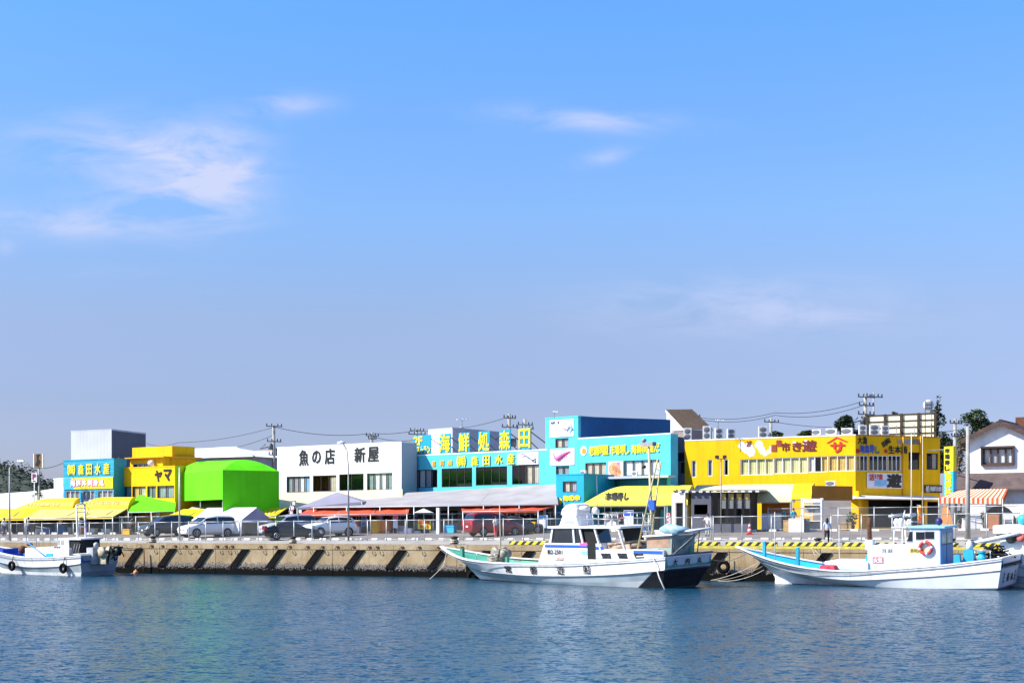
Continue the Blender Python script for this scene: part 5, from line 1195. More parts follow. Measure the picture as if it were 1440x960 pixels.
# ------------------------------------------------------------------ vehicles (x from nose to tail, y<0 = shown flank)
def car_paint(name, c, var=.04): return mat(name, c, .28, var, .6, metal=.15, spec=.5, coat=.6)
tyre_m = mat('tyre_rubber', (.02, .02, .02), .85, .2, 6); rim_m = mat('alloy_rim', (.50, .50, .51), .35, .1, metal=.7); lampw = mat('clear_lamp', (.70, .72, .74), .15, .05); lampr = mat('red_lamp', (.60, .02, .03), .2, .05); plate = mat('number_plate', (.75, .75, .70), .5, .05)
carglass = mat('tinted_car_glass', (.012, .014, .018), .06, .02, spec=.8)
trimblk = mat('black_trim', (.015, .015, .016), .6, .1)
def car(name, label, u, d, rz, Wd, st, wheels, paint, wr=.33, glass_rng=None, cat='car', zoff=0, grille=True):
    """st: stations (x, zbottom, zbelt, ztop, halfwidth factor belt, halfwidth top)"""
    p = G(u, d); root = thing(name, label, cat, (p.x, p.y, p.z + zoff), rz); hw = Wd / 2; mb = MB(); rings = []
    def ring(s):
        x, zb, ze, zt, kb, kt = s; b = hw * kb; t = hw * kt; e = .06 if zt - ze > .2 else .02
        h = [(x, -b * .9, zb), (x, -b, zb + (ze - zb) * .35), (x, -b * 1.0, zb + (ze - zb) * .75), (x, -b * .97, ze), (x, -t, zt - e), (x, -t * .82, zt)]
        return h + [(a, -y, z) for a, y, z in reversed(h)]
    rings = [ring(s) for s in st]; mb.loft(rings, closed=True, cap=True, sm=True); body = mb.build('body', paint, root, bevel=0)
    body.data.polygons.foreach_set('use_smooth', [len(f.vertices) == 4 for f in body.data.polygons])
    # glazing, laid 8 mm proud of the upper body
    roofs = [i for i, s in enumerate(st) if s[3] - s[2] > .42]; a, b = roofs[0], roofs[-1]
    def sidepane(i0, f0, i1, f1, sg):
        def pt(i, f, k):
            r = rings[i]; r2 = rings[min(i + 1, len(rings) - 1)]
            lo = Vector(r[3]).lerp(Vector(r2[3]), f); hi = Vector(r[4]).lerp(Vector(r2[4]), f); q = lo.lerp(hi, k); q.y -= .010; 
            return Vector((q.x, q.y * sg, q.z))
        m = MB(); n = 6; lo = []; hi = []
        for j in range(n + 1):
            s = (i0 + f0) + ((i1 + f1) - (i0 + f0)) * j / n; i = min(int(s), len(st) - 1); f = s - i; lo.append(pt(i, f, .10)); hi.append(pt(i, f, .90))
        m.loft([lo, hi], sm=False); return m
    gr = glass_rng or ((a - .72, a + .95), (a + 1.05, b + .0), (b + .12, b + .6))
    for lo, hi in gr:
        for sg in (1, -1): sidepane(int(lo), lo - int(lo), int(hi), hi - int(hi), sg).build('side_window', carglass, root)
    def cross(i, j, k0, k1, nm, dz):
        A, B = rings[i], rings[j]; m = MB(); nrm = Vector((A[5][0] - B[5][0], 0, 0)); 
        q = [Vector(A[4]).lerp(Vector(B[4]), k0), Vector(A[7]).lerp(Vector(B[7]), k0), Vector(A[7]).lerp(Vector(B[7]), k1), Vector(A[4]).lerp(Vector(B[4]), k1)]
        q2 = [Vector(A[5]).lerp(Vector(B[5]), k0), Vector(A[6]).lerp(Vector(B[6]), k0), Vector(A[6]).lerp(Vector(B[6]), k1), Vector(A[5]).lerp(Vector(B[5]), k1)]
        d_ = (Vector(B[5]) - Vector(A[5])); nn = Vector((-d_.z, 0, d_.x)).normalized() * .012 * (1 if d_.x > 0 else -1)
        if nn.z < 0: nn = -nn
        for f in ((q[0], q2[0], q2[3], q[3]), (q2[0], q2[1], q2[2], q2[3]), (q2[1], q[1], q[2], q2[2])): m.face([p_ + nn for p_ in f])
        m.build(nm, carglass, root)
    cross(a - 1, a, .10, .93, 'windscreen', 1); cross(b, b + 1, .12, .75, 'rear_window', -1)
    for x in wheels:
        for sg in (-1, 1):
            ar = MB(); ar.lathe([(.01, 0), (wr * 1.16, 0), (wr * 1.16, .05)], 20, (x, sg * (hw * 1.002) - (.05 if sg > 0 else 0) + (0 if sg > 0 else 0), wr + .02), axis='y'); ar.build('wheel_arch', trimblk, root)
            w = MB(); y = sg * (hw - .09); w.lathe([(wr * .62, -.1), (wr * .95, -.1), (wr, -.06), (wr, .06), (wr * .95, .105), (wr * .62, .105)], 22, (x, y, wr), axis='y'); wo = w.build('wheel', tyre_m, root)
            r_ = MB(); yy = y + sg * .112
            for k in range(5):
                an = k * 1.2566; r_.bar((x, yy, wr), (x + math.cos(an) * wr * .62, yy, wr + math.sin(an) * wr * .62), .075, .02)
            r_.lathe([(wr * .56, -.012), (wr * .66, -.012), (wr * .66, .012), (wr * .56, .012)], 20, (x, yy, wr), axis='y', cap=False); r_.build('rim', rim_m, wo)
    x0, x1 = st[0][0], st[-1][0]
    for sg in (-1, 1):
        zl = st[1][2] - .1; m = MB(); y = sg * hw * .74; A = [(x0 - .012, y - .2, zl - .14), (x0 - .012, y + .2, zl - .14), (x0 + .10, y + .22, zl + .10), (x0 + .10, y - .22, zl + .10)]
        m.prism([Vector(q) for q in A], (.2, 0, 0)); m.build('headlight', lampw, root)
        m = MB(); zt = st[-2][2]; m.box(x1 - .22, sg * hw * .80 - .13, zt - .20, x1 + .012, sg * hw * .80 + .13, zt + .16); m.build('tail_light', lampr, root)
        m = MB(); mx_ = st[a][0] - .25; m.box(mx_ - .1, sg * (hw + .14) - .12, st[a][2] + .02, mx_ + .1, sg * (hw + .14) + .12, st[a][2] + .2); m.build('mirror', paint, root, bevel=.03)
    m = MB(); m.box(x0 - .03, -.17, st[0][1] + .12, x0 - .013, .17, st[0][1] + .24); m.build('number_plate', plate, root); m = MB(); m.box(x1 + .013, -.17, st[-1][1] + .3, x1 + .03, .17, st[-1][1] + .42); m.build('number_plate', plate, root)
    if grille: m = MB(); m.box(x0 - .014, -hw * .5, st[0][1] + .27, x0 + .1, hw * .5, st[1][2] - .2); m.build('grille', trimblk, root)
    return root
VAN = [(-2.40, .34, .66, .70, .84, .72), (-2.28, .24, .86, .92, .95, .82), (-1.45, .22, 1.02, 1.10, 1.0, .86), (-.55, .22, 1.08, 1.72, 1.0, .80), (.5, .22, 1.10, 1.86, 1.0, .80), (1.75, .22, 1.12, 1.84, 1.0, .79), (2.12, .24, 1.12, 1.74, .99, .77), (2.36, .30, 1.06, 1.12, .95, .85), (2.40, .38, .80, .84, .92, .84)]
SUV = [(-2.18, .42, .72, .76, .84, .72), (-2.05, .30, .90, .97, .95, .82), (-1.15, .28, 1.04, 1.12, 1.0, .86), (-.45, .28, 1.08, 1.60, 1.0, .78), (.4, .28, 1.10, 1.70, 1.0, .77), (1.35, .28, 1.14, 1.66, 1.0, .75), (1.80, .30, 1.16, 1.55, .98, .72), (2.12, .34, 1.08, 1.14, .95, .84), (2.18, .42, .82, .86, .92, .84)]
SED = [(-2.35, .32, .56, .60, .84, .74), (-2.2, .22, .72, .78, .95, .84), (-1.05, .20, .86, .93, 1.0, .86), (-.15, .20, .90, 1.36, 1.0, .72), (.45, .20, .92, 1.44, 1.0, .71), (1.05, .20, .94, 1.38, 1.0, .70), (1.75, .22, .96, 1.03, .99, .82), (2.25, .28, .92, .97, .95, .84), (2.33, .36, .74, .78, .92, .84)]
car('parked_minivan', 'dark charcoal minivan half hidden behind the white minivan', 236, 9.4, R(40), 1.8, VAN, (-1.5, 1.4), car_paint('charcoal_car_paint', (.035, .035, .042)), cat='car')
car('parked_minivan', 'pearl white minivan with tinted side windows facing left', 292, 7.6, R(40), 1.85, VAN, (-1.5, 1.4), car_paint('pearl_white_car_paint', (.80, .79, .76)), wr=.36)
car('parked_minivan', 'silver minivan behind the black saloon, nose to the left', 405, 8.6, R(38), 1.85, VAN, (-1.5, 1.4), car_paint('silver_car_paint', (.46, .47, .52)))
car('parked_saloon', 'black saloon seen from its tail with a red rear lamp', 411, 4.6, R(196), 1.76, SED, (-1.45, 1.35), car_paint('black_car_paint', (.012, .012, .016)), wr=.32)
car('parked_off_roader', 'white off-roader with roof rails beside the black saloon', 464, 8.2, R(36), 1.8, SUV, (-1.35, 1.3), car_paint('white_car_paint', (.80, .80, .78)), wr=.36)
car('parked_minivan', 'dark red minivan seen from its tail under the orange awning', 694, 8.6, R(210), 1.8, VAN, (-1.5, 1.4), car_paint('dark_red_car_paint', (.22, .012, .016)))
car('parked_saloon', 'dark grey car mostly hidden beyond the nose of the red minivan', 727, 11.0, R(205), 1.7, SED, (-1.45, 1.35), MATS['charcoal_car_paint'], wr=.31)

# ------------------------------------------------------------------ people
def skin_mesh(name, verts, edges, rad, m, parent, sub=1):
    me = bpy.data.meshes.new(name + '_skeleton'); me.from_pydata(verts, edges, []); o = bpy.data.objects.new(name + '_skeleton', me); COL.objects.link(o)
    sk = o.modifiers.new('skin', 'SKIN'); sk.use_smooth_shade = True
    for i, r in enumerate(rad): me.skin_vertices[0].data[i].radius = (r, r) if not isinstance(r, tuple) else r
    me.skin_vertices[0].data[0].use_root = True
    ss = o.modifiers.new('sub', 'SUBSURF'); ss.levels = ss.render_levels = sub
    dg = bpy.context.evaluated_depsgraph_get(); me2 = bpy.data.meshes.new_from_object(o.evaluated_get(dg)); bpy.data.objects.remove(o); bpy.data.meshes.remove(me)
    me2.name = name; me2.materials.clear(); me2.materials.append(m); o = bpy.data.objects.new(name, me2); COL.objects.link(o)
    if parent: o.parent = parent
    return o
skin_m = mat('skin', (.50, .30, .20), .6, .06); hair_m = mat('black_hair', (.015, .012, .012), .5, .2, 8)
def person(label, u, d, rz, h, top, bottom, legs=(.25, -.25), knee=(0, .3), arms=(-.3, .35), elbow=(.3, .3), long_hair=False, shoe=None, lean=0., hairm=None, sleeves=True, z=None):
    """stands facing local -y; legs/arms are swing angles (positive = forwards)"""
    p = G(u, d); root = thing('person', label, 'person', p if z is None else (p.x, p.y, z), rz); s = h / 1.7
    S = lambda v: tuple(c * s for c in v)
    V = [(0, 0, .93), (0, -.01 - lean * .2, 1.08), (0, -.01 - lean * .7, 1.28), (0, -lean, 1.43), (0, -lean * 1.1, 1.50), (0, -.01 - lean * 1.2, 1.58), (0, -.015 - lean * 1.2, 1.65)]; E = [(0, 1), (1, 2), (2, 3), (3, 4), (4, 5), (5, 6)]; Rr = [(.15, .10), (.125, .09), (.155, .10), (.075, .065), (.05, .052), (.072, .085), (.07, .08)]
    hands = []; J = {}
    for i, sg in ((0, -1), (1, 1)):
        b = len(V); sh = Vector((sg * .175, -lean * .9, 1.39)); A = arms[i]; el = sh + Vector((sg * .05, -math.sin(A) * .28, -math.cos(A) * .28)); B = A + elbow[i]; wr = el + Vector((sg * .01, -math.sin(B) * .25, -math.cos(B) * .25)); ha = wr + Vector((0, -math.sin(B) * .09, -math.cos(B) * .09))
        V += [tuple(sh), tuple(el), tuple(wr), tuple(ha)]; E += [(3, b), (b, b + 1), (b + 1, b + 2), (b + 2, b + 3)]; Rr += [.06, .042, .027, (.038, .022)]; hands.append((wr, ha, sg)); J['arm%d' % i] = (sh, el, wr)
    for i, sg in ((0, -1), (1, 1)):
        b = len(V); hp = Vector((sg * .09, 0, .88)); A = legs[i]; kn = hp + Vector((0, -math.sin(A) * .42, -math.cos(A) * .42)); B = A - knee[i]; an = kn + Vector((0, -math.sin(B) * .39, -math.cos(B) * .39)); toe = an + Vector((0, -.15 * math.cos(B), -.05 - .15 * math.sin(-B) * .8))
        V += [tuple(hp), tuple(kn), tuple(an), tuple(toe)]; E += [(0, b), (b, b + 1), (b + 1, b + 2), (b + 2, b + 3)]; Rr += [.095, .065, .042, .032]; J['leg%d' % i] = (hp, kn, an, toe)
    low = min(J['leg0'][3].z, J['leg0'][2].z - .05, J['leg1'][3].z, J['leg1'][2].z - .05) - .03
    V = [(x, y, zz - low) for x, y, zz in V]; up = Vector((0, 0, -low))
    body = skin_mesh('body', [S(v) for v in V], E, [tuple(c * s for c in r) if isinstance(r, tuple) else r * s for r in Rr], skin_m, root, 1)
    f = MB()
    for wr, ha, sg in hands:                       # five unequal, slightly curled fingers
        ax = (ha - wr).normalized()
        for k, (o, l) in enumerate(((-.03, .055), (-.01, .07), (.01, .075), (.03, .065))): q = ha + up + Vector((0, o, 0)); f.tube([S(q - ax * .02), S(q + ax * l * .6), S(q + ax * l + Vector((-sg * .02, 0, 0)))], [.010 * s, .009 * s, .006 * s], 5)
        q = ha + up; f.tube([S(q - ax * .03), S(q + Vector((-sg * .01, -.045, 0))), S(q + ax * .03 + Vector((-sg * .015, -.055, 0)))], [.012 * s, .010 * s, .007 * s], 5)
    f.build('finger', skin_m, root)
    hc = Vector((0, -.015 - lean * 1.2, 1.625)) + up; n = MB(); n.tube([S(hc + Vector((0, -.08, .02))), S(hc + Vector((0, -.112, -.015))), S(hc + Vector((0, -.08, -.025)))], [.008, .016, .008], 6); n.build('nose', skin_m, root)
    n = MB()
    for sg in (-1, 1): n.lathe([(.001, -.012), (.010, -.006), (.012, 0), (.001, .006)], 8, S(hc + Vector((sg * .03, -.086, .022))), axis='y')
    n.box(*S(hc + Vector((-.025, -.092, -.05))), *S(hc + Vector((.025, -.08, -.042)))); n.build('eye', hair_m, root)
    n = MB()
    for sg in (-1, 1): n.lathe([(.001, 0), (.025, .004), (.025, .012), (.001, .016)], 8, S(hc + Vector((sg * .078 - .008, .005, 0))), axis='x')
    n.build('ear', skin_m, root)
    hm = MB(); pr = [(.001, .125), (.05, .118), (.085, .085), (.098, .03), (.094, -.02), (.08, -.06)]; hm.lathe([(r * s, zz * s) for r, zz in pr], 14, S(hc + Vector((0, .022, .0))))
    if long_hair: hm.loft([[S(hc + Vector((math.cos(a) * r, .055 + math.sin(a) * r * .55 + dy, zz))) for a in [k * .628 for k in range(10)]] for r, zz, dy in ((.09, .06, 0), (.105, -.05, .0), (.12, -.2, .02), (.10, -.36, .03), (.03, -.46, .03))], closed=True, cap=True)
    hm.build('hair', hairm or hair_m, root)
    T = [0, 1, 2, 3]; vs = [V[0][:2] + (V[0][2] - .07,), V[1], V[2], V[3]]; es = [(0, 1), (1, 2), (2, 3)]; rs = [(.165, .12), (.145, .11), (.172, .118), (.088, .075)]
    for i in (0, 1):
        sh, el, wr = [q + up for q in J['arm%d' % i]]; b = len(vs); e2 = sh.lerp(el, .95) if sleeves else sh.lerp(el, .6); vs += [tuple(sh), tuple(e2)]; es += [(3, b), (b, b + 1)]; rs += [.078, .06]
    skin_mesh('shirt', [S(v) for v in vs], es, [tuple(c * s for c in r) if isinstance(r, tuple) else r * s for r in rs], top, root, 1)
    vs = [(0, 0, 1.0 - low)]; es = []; rs = [(.16, .115)]
    for i in (0, 1):
        hp, kn, an, toe = [q + up for q in J['leg%d' % i]]; b = len(vs); vs += [tuple(hp), tuple(kn), tuple(an)]; es += [(0, b), (b, b + 1), (b + 1, b + 2)]; rs += [.108, .08, .062]
    skin_mesh('trousers', [S(v) for v in vs], es, [tuple(c * s for c in r) if isinstance(r, tuple) else r * s for r in rs], bottom, root, 1)
    for i in (0, 1):
        hp, kn, an, toe = [q + up for q in J['leg%d' % i]]; m = MB(); m.tube([S(an + Vector((0, .05, -.04))), S(an + Vector((0, -.04, -.04))), S(toe)], [.045 * s, .052 * s, .035 * s], 8); m.build('shoe', shoe or black, root)
    return root
cl = lambda n, c: mat(n, c, .85, .15, 5)
person('person with long black hair in a pale blue top walking along the quay edge', 1163, 2.2, R(160), 1.72, cl('pale_blue_cloth', (.42, .50, .72)), cl('black_cloth', (.02, .02, .025)), legs=(.12, -.45), knee=(.05, .9), arms=(.45, -.45), elbow=(.25, .25), long_hair=True, lean=.06)
person('person in a white shirt and pink-red trousers standing by the red minivan', 697, 6.8, R(20), 1.62, cl('white_cloth', (.72, .72, .72)), cl('coral_cloth', (.62, .10, .10)), legs=(.1, -.1), knee=(0, .1), arms=(.3, -.1))
person('person dressed all in white at the fence in front of the dark kiosk', 995, 7.5, R(-40), 1.66, MATS['white_cloth'], cl('pale_grey_cloth', (.42, .42, .42)), legs=(.05, -.05), knee=(0, 0), arms=(.7, .1), elbow=(.8, .2))
person('person in a dull brown top walking by the left end of the far fence', 186, 11.5, R(70), 1.62, cl('brown_cloth', (.20, .14, .10)), MATS['black_cloth'], legs=(.3, -.25), knee=(.05, .3))
person('person in white walking past the doorway under the green awning', 171.5, 14, R(100), 1.6, MATS['white_cloth'], MATS['pale_grey_cloth'], legs=(.25, -.2), knee=(0, .25))
person('person in a pale shirt at the far left behind the slender street lamp', 6, 9.5, R(60), 1.64, MATS['white_cloth'], cl('navy_cloth', (.03, .04, .10)), legs=(.25, -.25), knee=(0, .3))
person('person in light grey walking behind the near fence, right of the slender street lamp', 40, 11.2, R(-70), 1.6, MATS['pale_grey_cloth'], MATS['navy_cloth'], legs=(.25, -.25), knee=(0, .3))
person('worker in a teal shirt bending towards a colleague behind the white tanks', 1103.5, 13.9, R(-60), 1.7, cl('teal_cloth', (.01, .26, .36)), MATS['navy_cloth'], legs=(.1, -.1), knee=(0, .1), arms=(.9, .7), lean=.12)
person('worker in a bright cyan shirt and pale trousers beside the white equipment rack', 1116, 13.4, R(30), 1.72, cl('cyan_cloth', (.02, .42, .60)), cl('pale_blue_trousers', (.42, .48, .60)), legs=(.1, -.1), knee=(0, .1))

# ------------------------------------------------------------------ goods and small things along the shops
def box_thing(name, label, cat, u, d, w, dp, h, m, rz=QROT, group=None, lid=None, z=0):
    p = G(u, d); root = thing(name, label, cat, (p.x, p.y, p.z + z), rz, group); mb = MB(); t = .035
    mb.box(-w / 2, -dp / 2, 0, w / 2, -dp / 2 + t, h); mb.box(-w / 2, dp / 2 - t, 0, w / 2, dp / 2, h); mb.box(-w / 2, -dp / 2 + t, 0, -w / 2 + t, dp / 2 - t, h); mb.box(w / 2 - t, -dp / 2 + t, 0, w / 2, dp / 2 - t, h); mb.box(-w / 2 + t, -dp / 2 + t, .01, w / 2 - t, dp / 2 - t, .04); mb.build('shell', m, root)
    r = MB(); r.box(-w / 2 - .02, -dp / 2 - .02, h + .002, w / 2 + .02, dp / 2 + .02, h + .06) if lid else r.box(-w / 2 - .02, -dp / 2 - .025, h * .8, w / 2 + .02, -dp / 2 - .002, h * .92); r.build('lid' if lid else 'rim', lid or m, root); return root
rr = random.Random(77); orangeb = mat('orange_plastic', (.75, .20, .03), .5, .1, 2); yelb = mat('yellow_plastic', (.78, .42, .01), .5, .1, 2); blueb = mat('blue_plastic', (.02, .20, .50), .5, .1)
def tub(label, u, d, r, h, m):
    p = G(u, d); root = thing('fish_tub', label, 'tub', p, 0, 'big round fish tubs'); mb = MB(); mb.lathe([(r * .88, 0), (r * .95, h * .4), (r, h - .06), (r * 1.05, h - .05), (r * 1.05, h), (r * .96, h), (r * .86, .06), (.01, .05)], 20); mb.build('shell', m, root); b = MB(); b.lathe([(r * .955, h * .42), (r * .985, h * .45), (r * .962, h * .48)], 20); b.build('rib', m, root)
tub('round amber-yellow fish tub left of the orange one near the fence', 529.5, 12.6, .55, 1.15, yelb)
tub('round orange fish tub right of the amber-yellow one near the fence', 542.5, 12.8, .55, 1.1, orangeb)
def easel():
    p = G(597, 12.2); root = thing('yellow_signboard', 'yellow signboard with red lettering propped by the far fence', 'sign', p, QROT); mb = MB(); mb.box(-.58, -.05, .35, .58, 0, 1.15); mb.build('board', goldt, root)
    t = MB(); t.text('駐車場', -.48, .78, .48, 1.1, y=-.052, th=.015, off=.05); t.text('あちら', -.42, .42, .42, .70, y=-.052, th=.015, off=.05); t.build('lettering', red, root); l = MB(); l.bar((-.5, -.02, 0), (-.5, -.02, .35), .05); l.bar((.5, -.02, 0), (.5, -.02, .35), .05); l.build('leg', steel, root)
easel()
def cone(u, d):
    p = G(u, d); root = thing('traffic_cone', 'red and white striped traffic cone in front of the dark kiosk', 'traffic cone', p); b = MB(); b.box(-.22, -.22, 0, .22, .22, .05); b.build('base', red, root)
    mb = MB(); rs = [(.15, .052), (.125, .2), (.098, .36), (.072, .5), (.047, .64), (.03, .74)]
    for k in range(5): mb.lathe([rs[k], rs[k + 1]], 14, m=k % 2)
    mb.build('cone', [red, white], root); root.scale = (1.2, 1.2, 1.2)
cone(1054, 9.2)
def flag(label, u, vt, d, wpx, hpx, m, text=None, tm=white, lean=0):
    p = G(u, d); k = p.y / F; h = Zv(vt, p.y) - p.z; root = thing('banner_flag', label, 'flag', p, QROT, 'upright shop banner flags'); mb = MB(); mb.tube([(0, 0, 0), (lean, 0, h)], .022, 6); mb.tube([(lean, 0, h - .05), (lean + wpx * k, 0, h - .03)], .015, 5); mb.build('pole', alu, root); c = MB(); g = []
    for j in range(9): f = j / 8; z = h - .06 - hpx * k * f; g.append([(lean * z / h + wpx * k * i / 4, .05 * math.sin(i * 1.4 + f * 5), z) for i in range(5)])
    c.loft(g); c.build('cloth', m, root)
    if text:
        t = MB(); n = len(text); hh = hpx * k / n
        for i, ch in enumerate(text): z1 = h - .06 - hh * i; t.text(ch, lean * z1 / h + wpx * k * .15, z1 - hh * .92, lean * z1 / h + wpx * k * .85, z1 - hh * .1, y=-.06, th=.01, off=.04)
        t.build('lettering', tm, root)
flag('pink and white banner flag leaning by the left shops', 80, 721.5, 13.6, 6, 15, mat('rose_cloth', (.66, .22, .24), .7, .3, 2), '鮮魚', foam, .35)
flag('maroon banner flag with white lettering above the silver minivan', 399, 703, 13, 7, 20, mat('maroon_cloth', (.16, .02, .03), .7, .2), '海鮮丼', foam, .8)
flag('pale blue and white banner flag, left one of the pair near the orange awning', 508, 717, 12.8, 8.5, 22, mat('pale_blue_flag', (.45, .50, .72), .7, .4, 3), 'かき氷', bluep)
flag('deep blue banner flag, right one of the pair near the orange awning', 531, 717, 12.8, 9, 16, mat('deep_blue_flag', (.03, .12, .42), .7, .2), '生牡蠣', foam)
flag('red banner flag with white lettering left of the white gateway', 937.5, 720, 12.5, 6, 19, mat('red_flag', (.66, .04, .08), .7, .1), 'いくら', foam)
flag('bright yellow leaning banner flag near the shaded yellow wall', 1291, 709, 14.5, 5, 25, goldt, '市場', red, -.05)
# white foam boxes and crates: counted one by one
def boxes():
    spots = [(58, 14.2, .8, .45, .4), (96, 14.6, 1.0, .5, .5), (131, 14, .7, .5, .42), (150, 14.3, .9, .5, .38), (476, 13.9, .9, .6, .7), (500, 12.6, .9, .5, .5), (494, 12.5, .8, .5, .75), (564, 13.9, .8, .5, .5), (575, 12.5, .7, .5, .35), (745, 13.9, .9, .6, .5), (757, 13.6, 1.1, .6, .45), (858, 13.5, .9, .6, .9), (868, 13.2, .9, .6, .5), (1362, 13.9, .9, .7, .8), (1371, 14.2, 1.0, .7, 1.0), (1380, 14, .8, .6, .7)]
    for u, d, w, dp, h in spots: box_thing('foam_box', 'white foam fish box standing with others along the shop fronts', 'box', u, d, w, dp, h, foam, group='white foam boxes along the shops', lid=foam, rz=QROT + rr.uniform(-.2, .2))
boxes()
box_thing('plastic_crate', 'turquoise-blue crate beside the leaning pink flag', 'crate', 86.5, 14.2, 1.1, .6, .75, blueb, lid=skyblue)
box_thing('plastic_crate', 'yellow crate near the walking person at the left end of the far fence', 'crate', 179, 12, .75, .5, .5, yelb)
box_thing('cool_box', 'white cool box beside the workers, with a grey crate to its right', 'box', 1120.5, 11.6, 1.15, .7, 1.0, foam, lid=foam)
box_thing('plastic_crate', 'dark green-grey crate right of the white cool box', 'crate', 1130.5, 11.8, .8, .6, 1.05, mat('grey_green_plastic', (.12, .16, .15), .6, .15))
box_thing('cardboard_box', 'tan cardboard box between the white tanks and the cool box', 'box', 1109.5, 12, .8, .6, .85, wood, lid=wood)
box_thing('plastic_crate', 'yellow hook-marked box near the hanging scales right of the red minivan', 'crate', 749, 11.4, .5, .4, .95, yelb)
for k, (u, lab) in enumerate(((1076, 'lavender-tinted'), (1085, 'white'), (1094, 'white'))):
    p = G(u, 13.6); root = thing('fish_tank', ['lavender-tinted tank panel, left end of the white tanks under the brown partition', 'plain white tank panel in the middle of the three under the brown partition', 'right-hand white tank panel next to the workers'][k], 'tank', p, QROT, 'row of fish tanks'); w = 8.6 / F * p.y; mb = MB(); mb.box(-w / 2, -.3, .06, w / 2, .5, 1.28); mb.build('tank', mat('lavender_panel', (.52, .52, .68), .5, .06) if k == 0 else offwhite, root, bevel=.02); f = MB(); f.box(-w / 2 - .01, -.32, 1.29, w / 2 + .01, .52, 1.35); f.box(-w / 2, -.28, 0, -w / 2 + .08, .48, .058); f.box(w / 2 - .08, -.28, 0, w / 2, .48, .058); f.build('rim', galv, root)
def rack():
    p = G(1127.5, 14.2); root = thing('equipment_rack', 'tall white metal rack with shelves and grey panels in front of the shutter', 'rack', p, QROT); k = p.y / F; w = 27 * k; h = Zv(700, p.y) - p.z; mb = MB()
    for x in (0, w): mb.box(x - .06, -.06, 0, x + .06, .06, h); mb.box(x - .05, .9, 0, x + .05, 1.0, h)
    for f in (.98, .80, .52, .30): mb.box(.06, -.05, h * f - .07, w - .06, 1.0, h * f)
    mb.box(.06, -.04, h * .86, w - .06, 0, h * .97); mb.build('frame', white, root); q = MB(); q.box(.15, .4, h * .55, w - .15, .45, h * .78); q.box(.15, .4, .1, w - .15, .45, h * .29); q.build('panel', mat('rack_grey', (.26, .28, .29), .6, .3, 3), root)
rack()
def hopper():
    p = G(1418, 12); root = thing('ice_hopper', 'white ice hopper on legs beside an orange cabinet at the right edge', 'machine', p, QROT); k = p.y / F; w = 14 * k / 2; h = 26 * k; mb = MB(); mb.loft([[(x * w, y * w, z * h) for x, y in ((-1, -1), (1, -1), (1, 1), (-1, 1))] if sc == 1 else [(x * w * sc, y * w * sc, z * h) for x, y in ((-1, -1), (1, -1), (1, 1), (-1, 1))] for sc, z in ((.5, .42), (.95, .62), (1, .98))], closed=True, cap=True, sm=False); mb.build('hopper', offwhite, root); l = MB()
    for x in (-.8, .8):
        for y in (-.8, .8): l.bar((x * w, y * w, 0), (x * w, y * w, h * .7), .07)
    l.bar((-.8 * w, -.8 * w, h * .2), (.8 * w, -.8 * w, h * .2), .06); l.build('leg', white, root)
    p = G(1397.5, 13.2); root = thing('orange_cabinet', 'small orange-brown cabinet under a dark arched cover near the ice hopper', 'cabinet', p, QROT); mb = MB(); mb.box(-.4, -.3, 0, .4, .3, 1.15); mb.build('body', mat('terracotta_paint', (.45, .20, .10), .6, .15), root, bevel=.03); d = MB(); d.box(-.34, -.315, .08, .34, -.302, 1.05); d.build('door', MATS['terracotta_paint'], root)
    p = G(1405, 14); root = thing('arched_cover', 'dark green-grey arched cover behind the orange cabinet', 'cover', p, QROT); mb = MB(); g = [[(1.3 * math.cos(a) * 1.0, y, .02 + 1.75 * math.sin(a)) for a in [math.pi * i / 12 for i in range(13)]] for y in (0, 1.4)]; mb.loft(g); mb.face(g[0]); mb.build('sheet', mat('dark_tarpaulin', (.10, .10, .085), .8, .25, 2), root); hp = MB(); hp.tube([(x * 1.005, -.02, z) for x, y, z in g[0]], .03, 6); hp.build('hoop', steel, root)
hopper()
def planter(u, d, label):
    p = G(u, d); root = thing('potted_plant', label, 'plant', p); mb = MB(); mb.lathe([(.18, 0), (.26, .35), (.28, .36), (.24, .34), (.01, .33)], 12); mb.build('pot', mat('terracotta_pot', (.30, .14, .08), .8, .15), root); c = MB(); leaf_cloud(c, [(0, 0, .85, .42, .42, .55)], 160, .11, random.Random(int(u))); c.build('foliage', leafB, root); t = MB(); t.tube([(0, 0, .3), (0, 0, .9)], .02, 5); t.build('stem', bark, root)
planter(1386, 13.8, 'green potted bush beside the foam boxes under the striped awning'); planter(1352, 14.4, 'dark potted bush left of the foam boxes under the striped awning'); planter(1198, 14.2, 'potted bush by the bright yellow pillar')
def scale_rack():
    p = G(745, 14.2); root = thing('hanging_scale', 'row of hanging weighing scales under the right end of the canvas roof', 'scales', p, QROT); b = MB(); b.tube([(-3, 0, 2.5), (3, 0, 2.55)], .03, 6); b.tube([(-3, 0, 0), (-3, 0, 2.5)], .03, 6); b.tube([(3, 0, 0), (3, 0, 2.55)], .03, 6); b.build('rail', alu, root)
    for x in (-2, -1.2, -.4, .5, 1.3, 2.2): s = MB(); s.tube([(x, 0, 2.5), (x, 0, 2.0)], .015, 5); s.box(x - .09, -.06, 1.35, x + .09, .06, 2.0); s.build('scale', foam, root)
scale_rack()

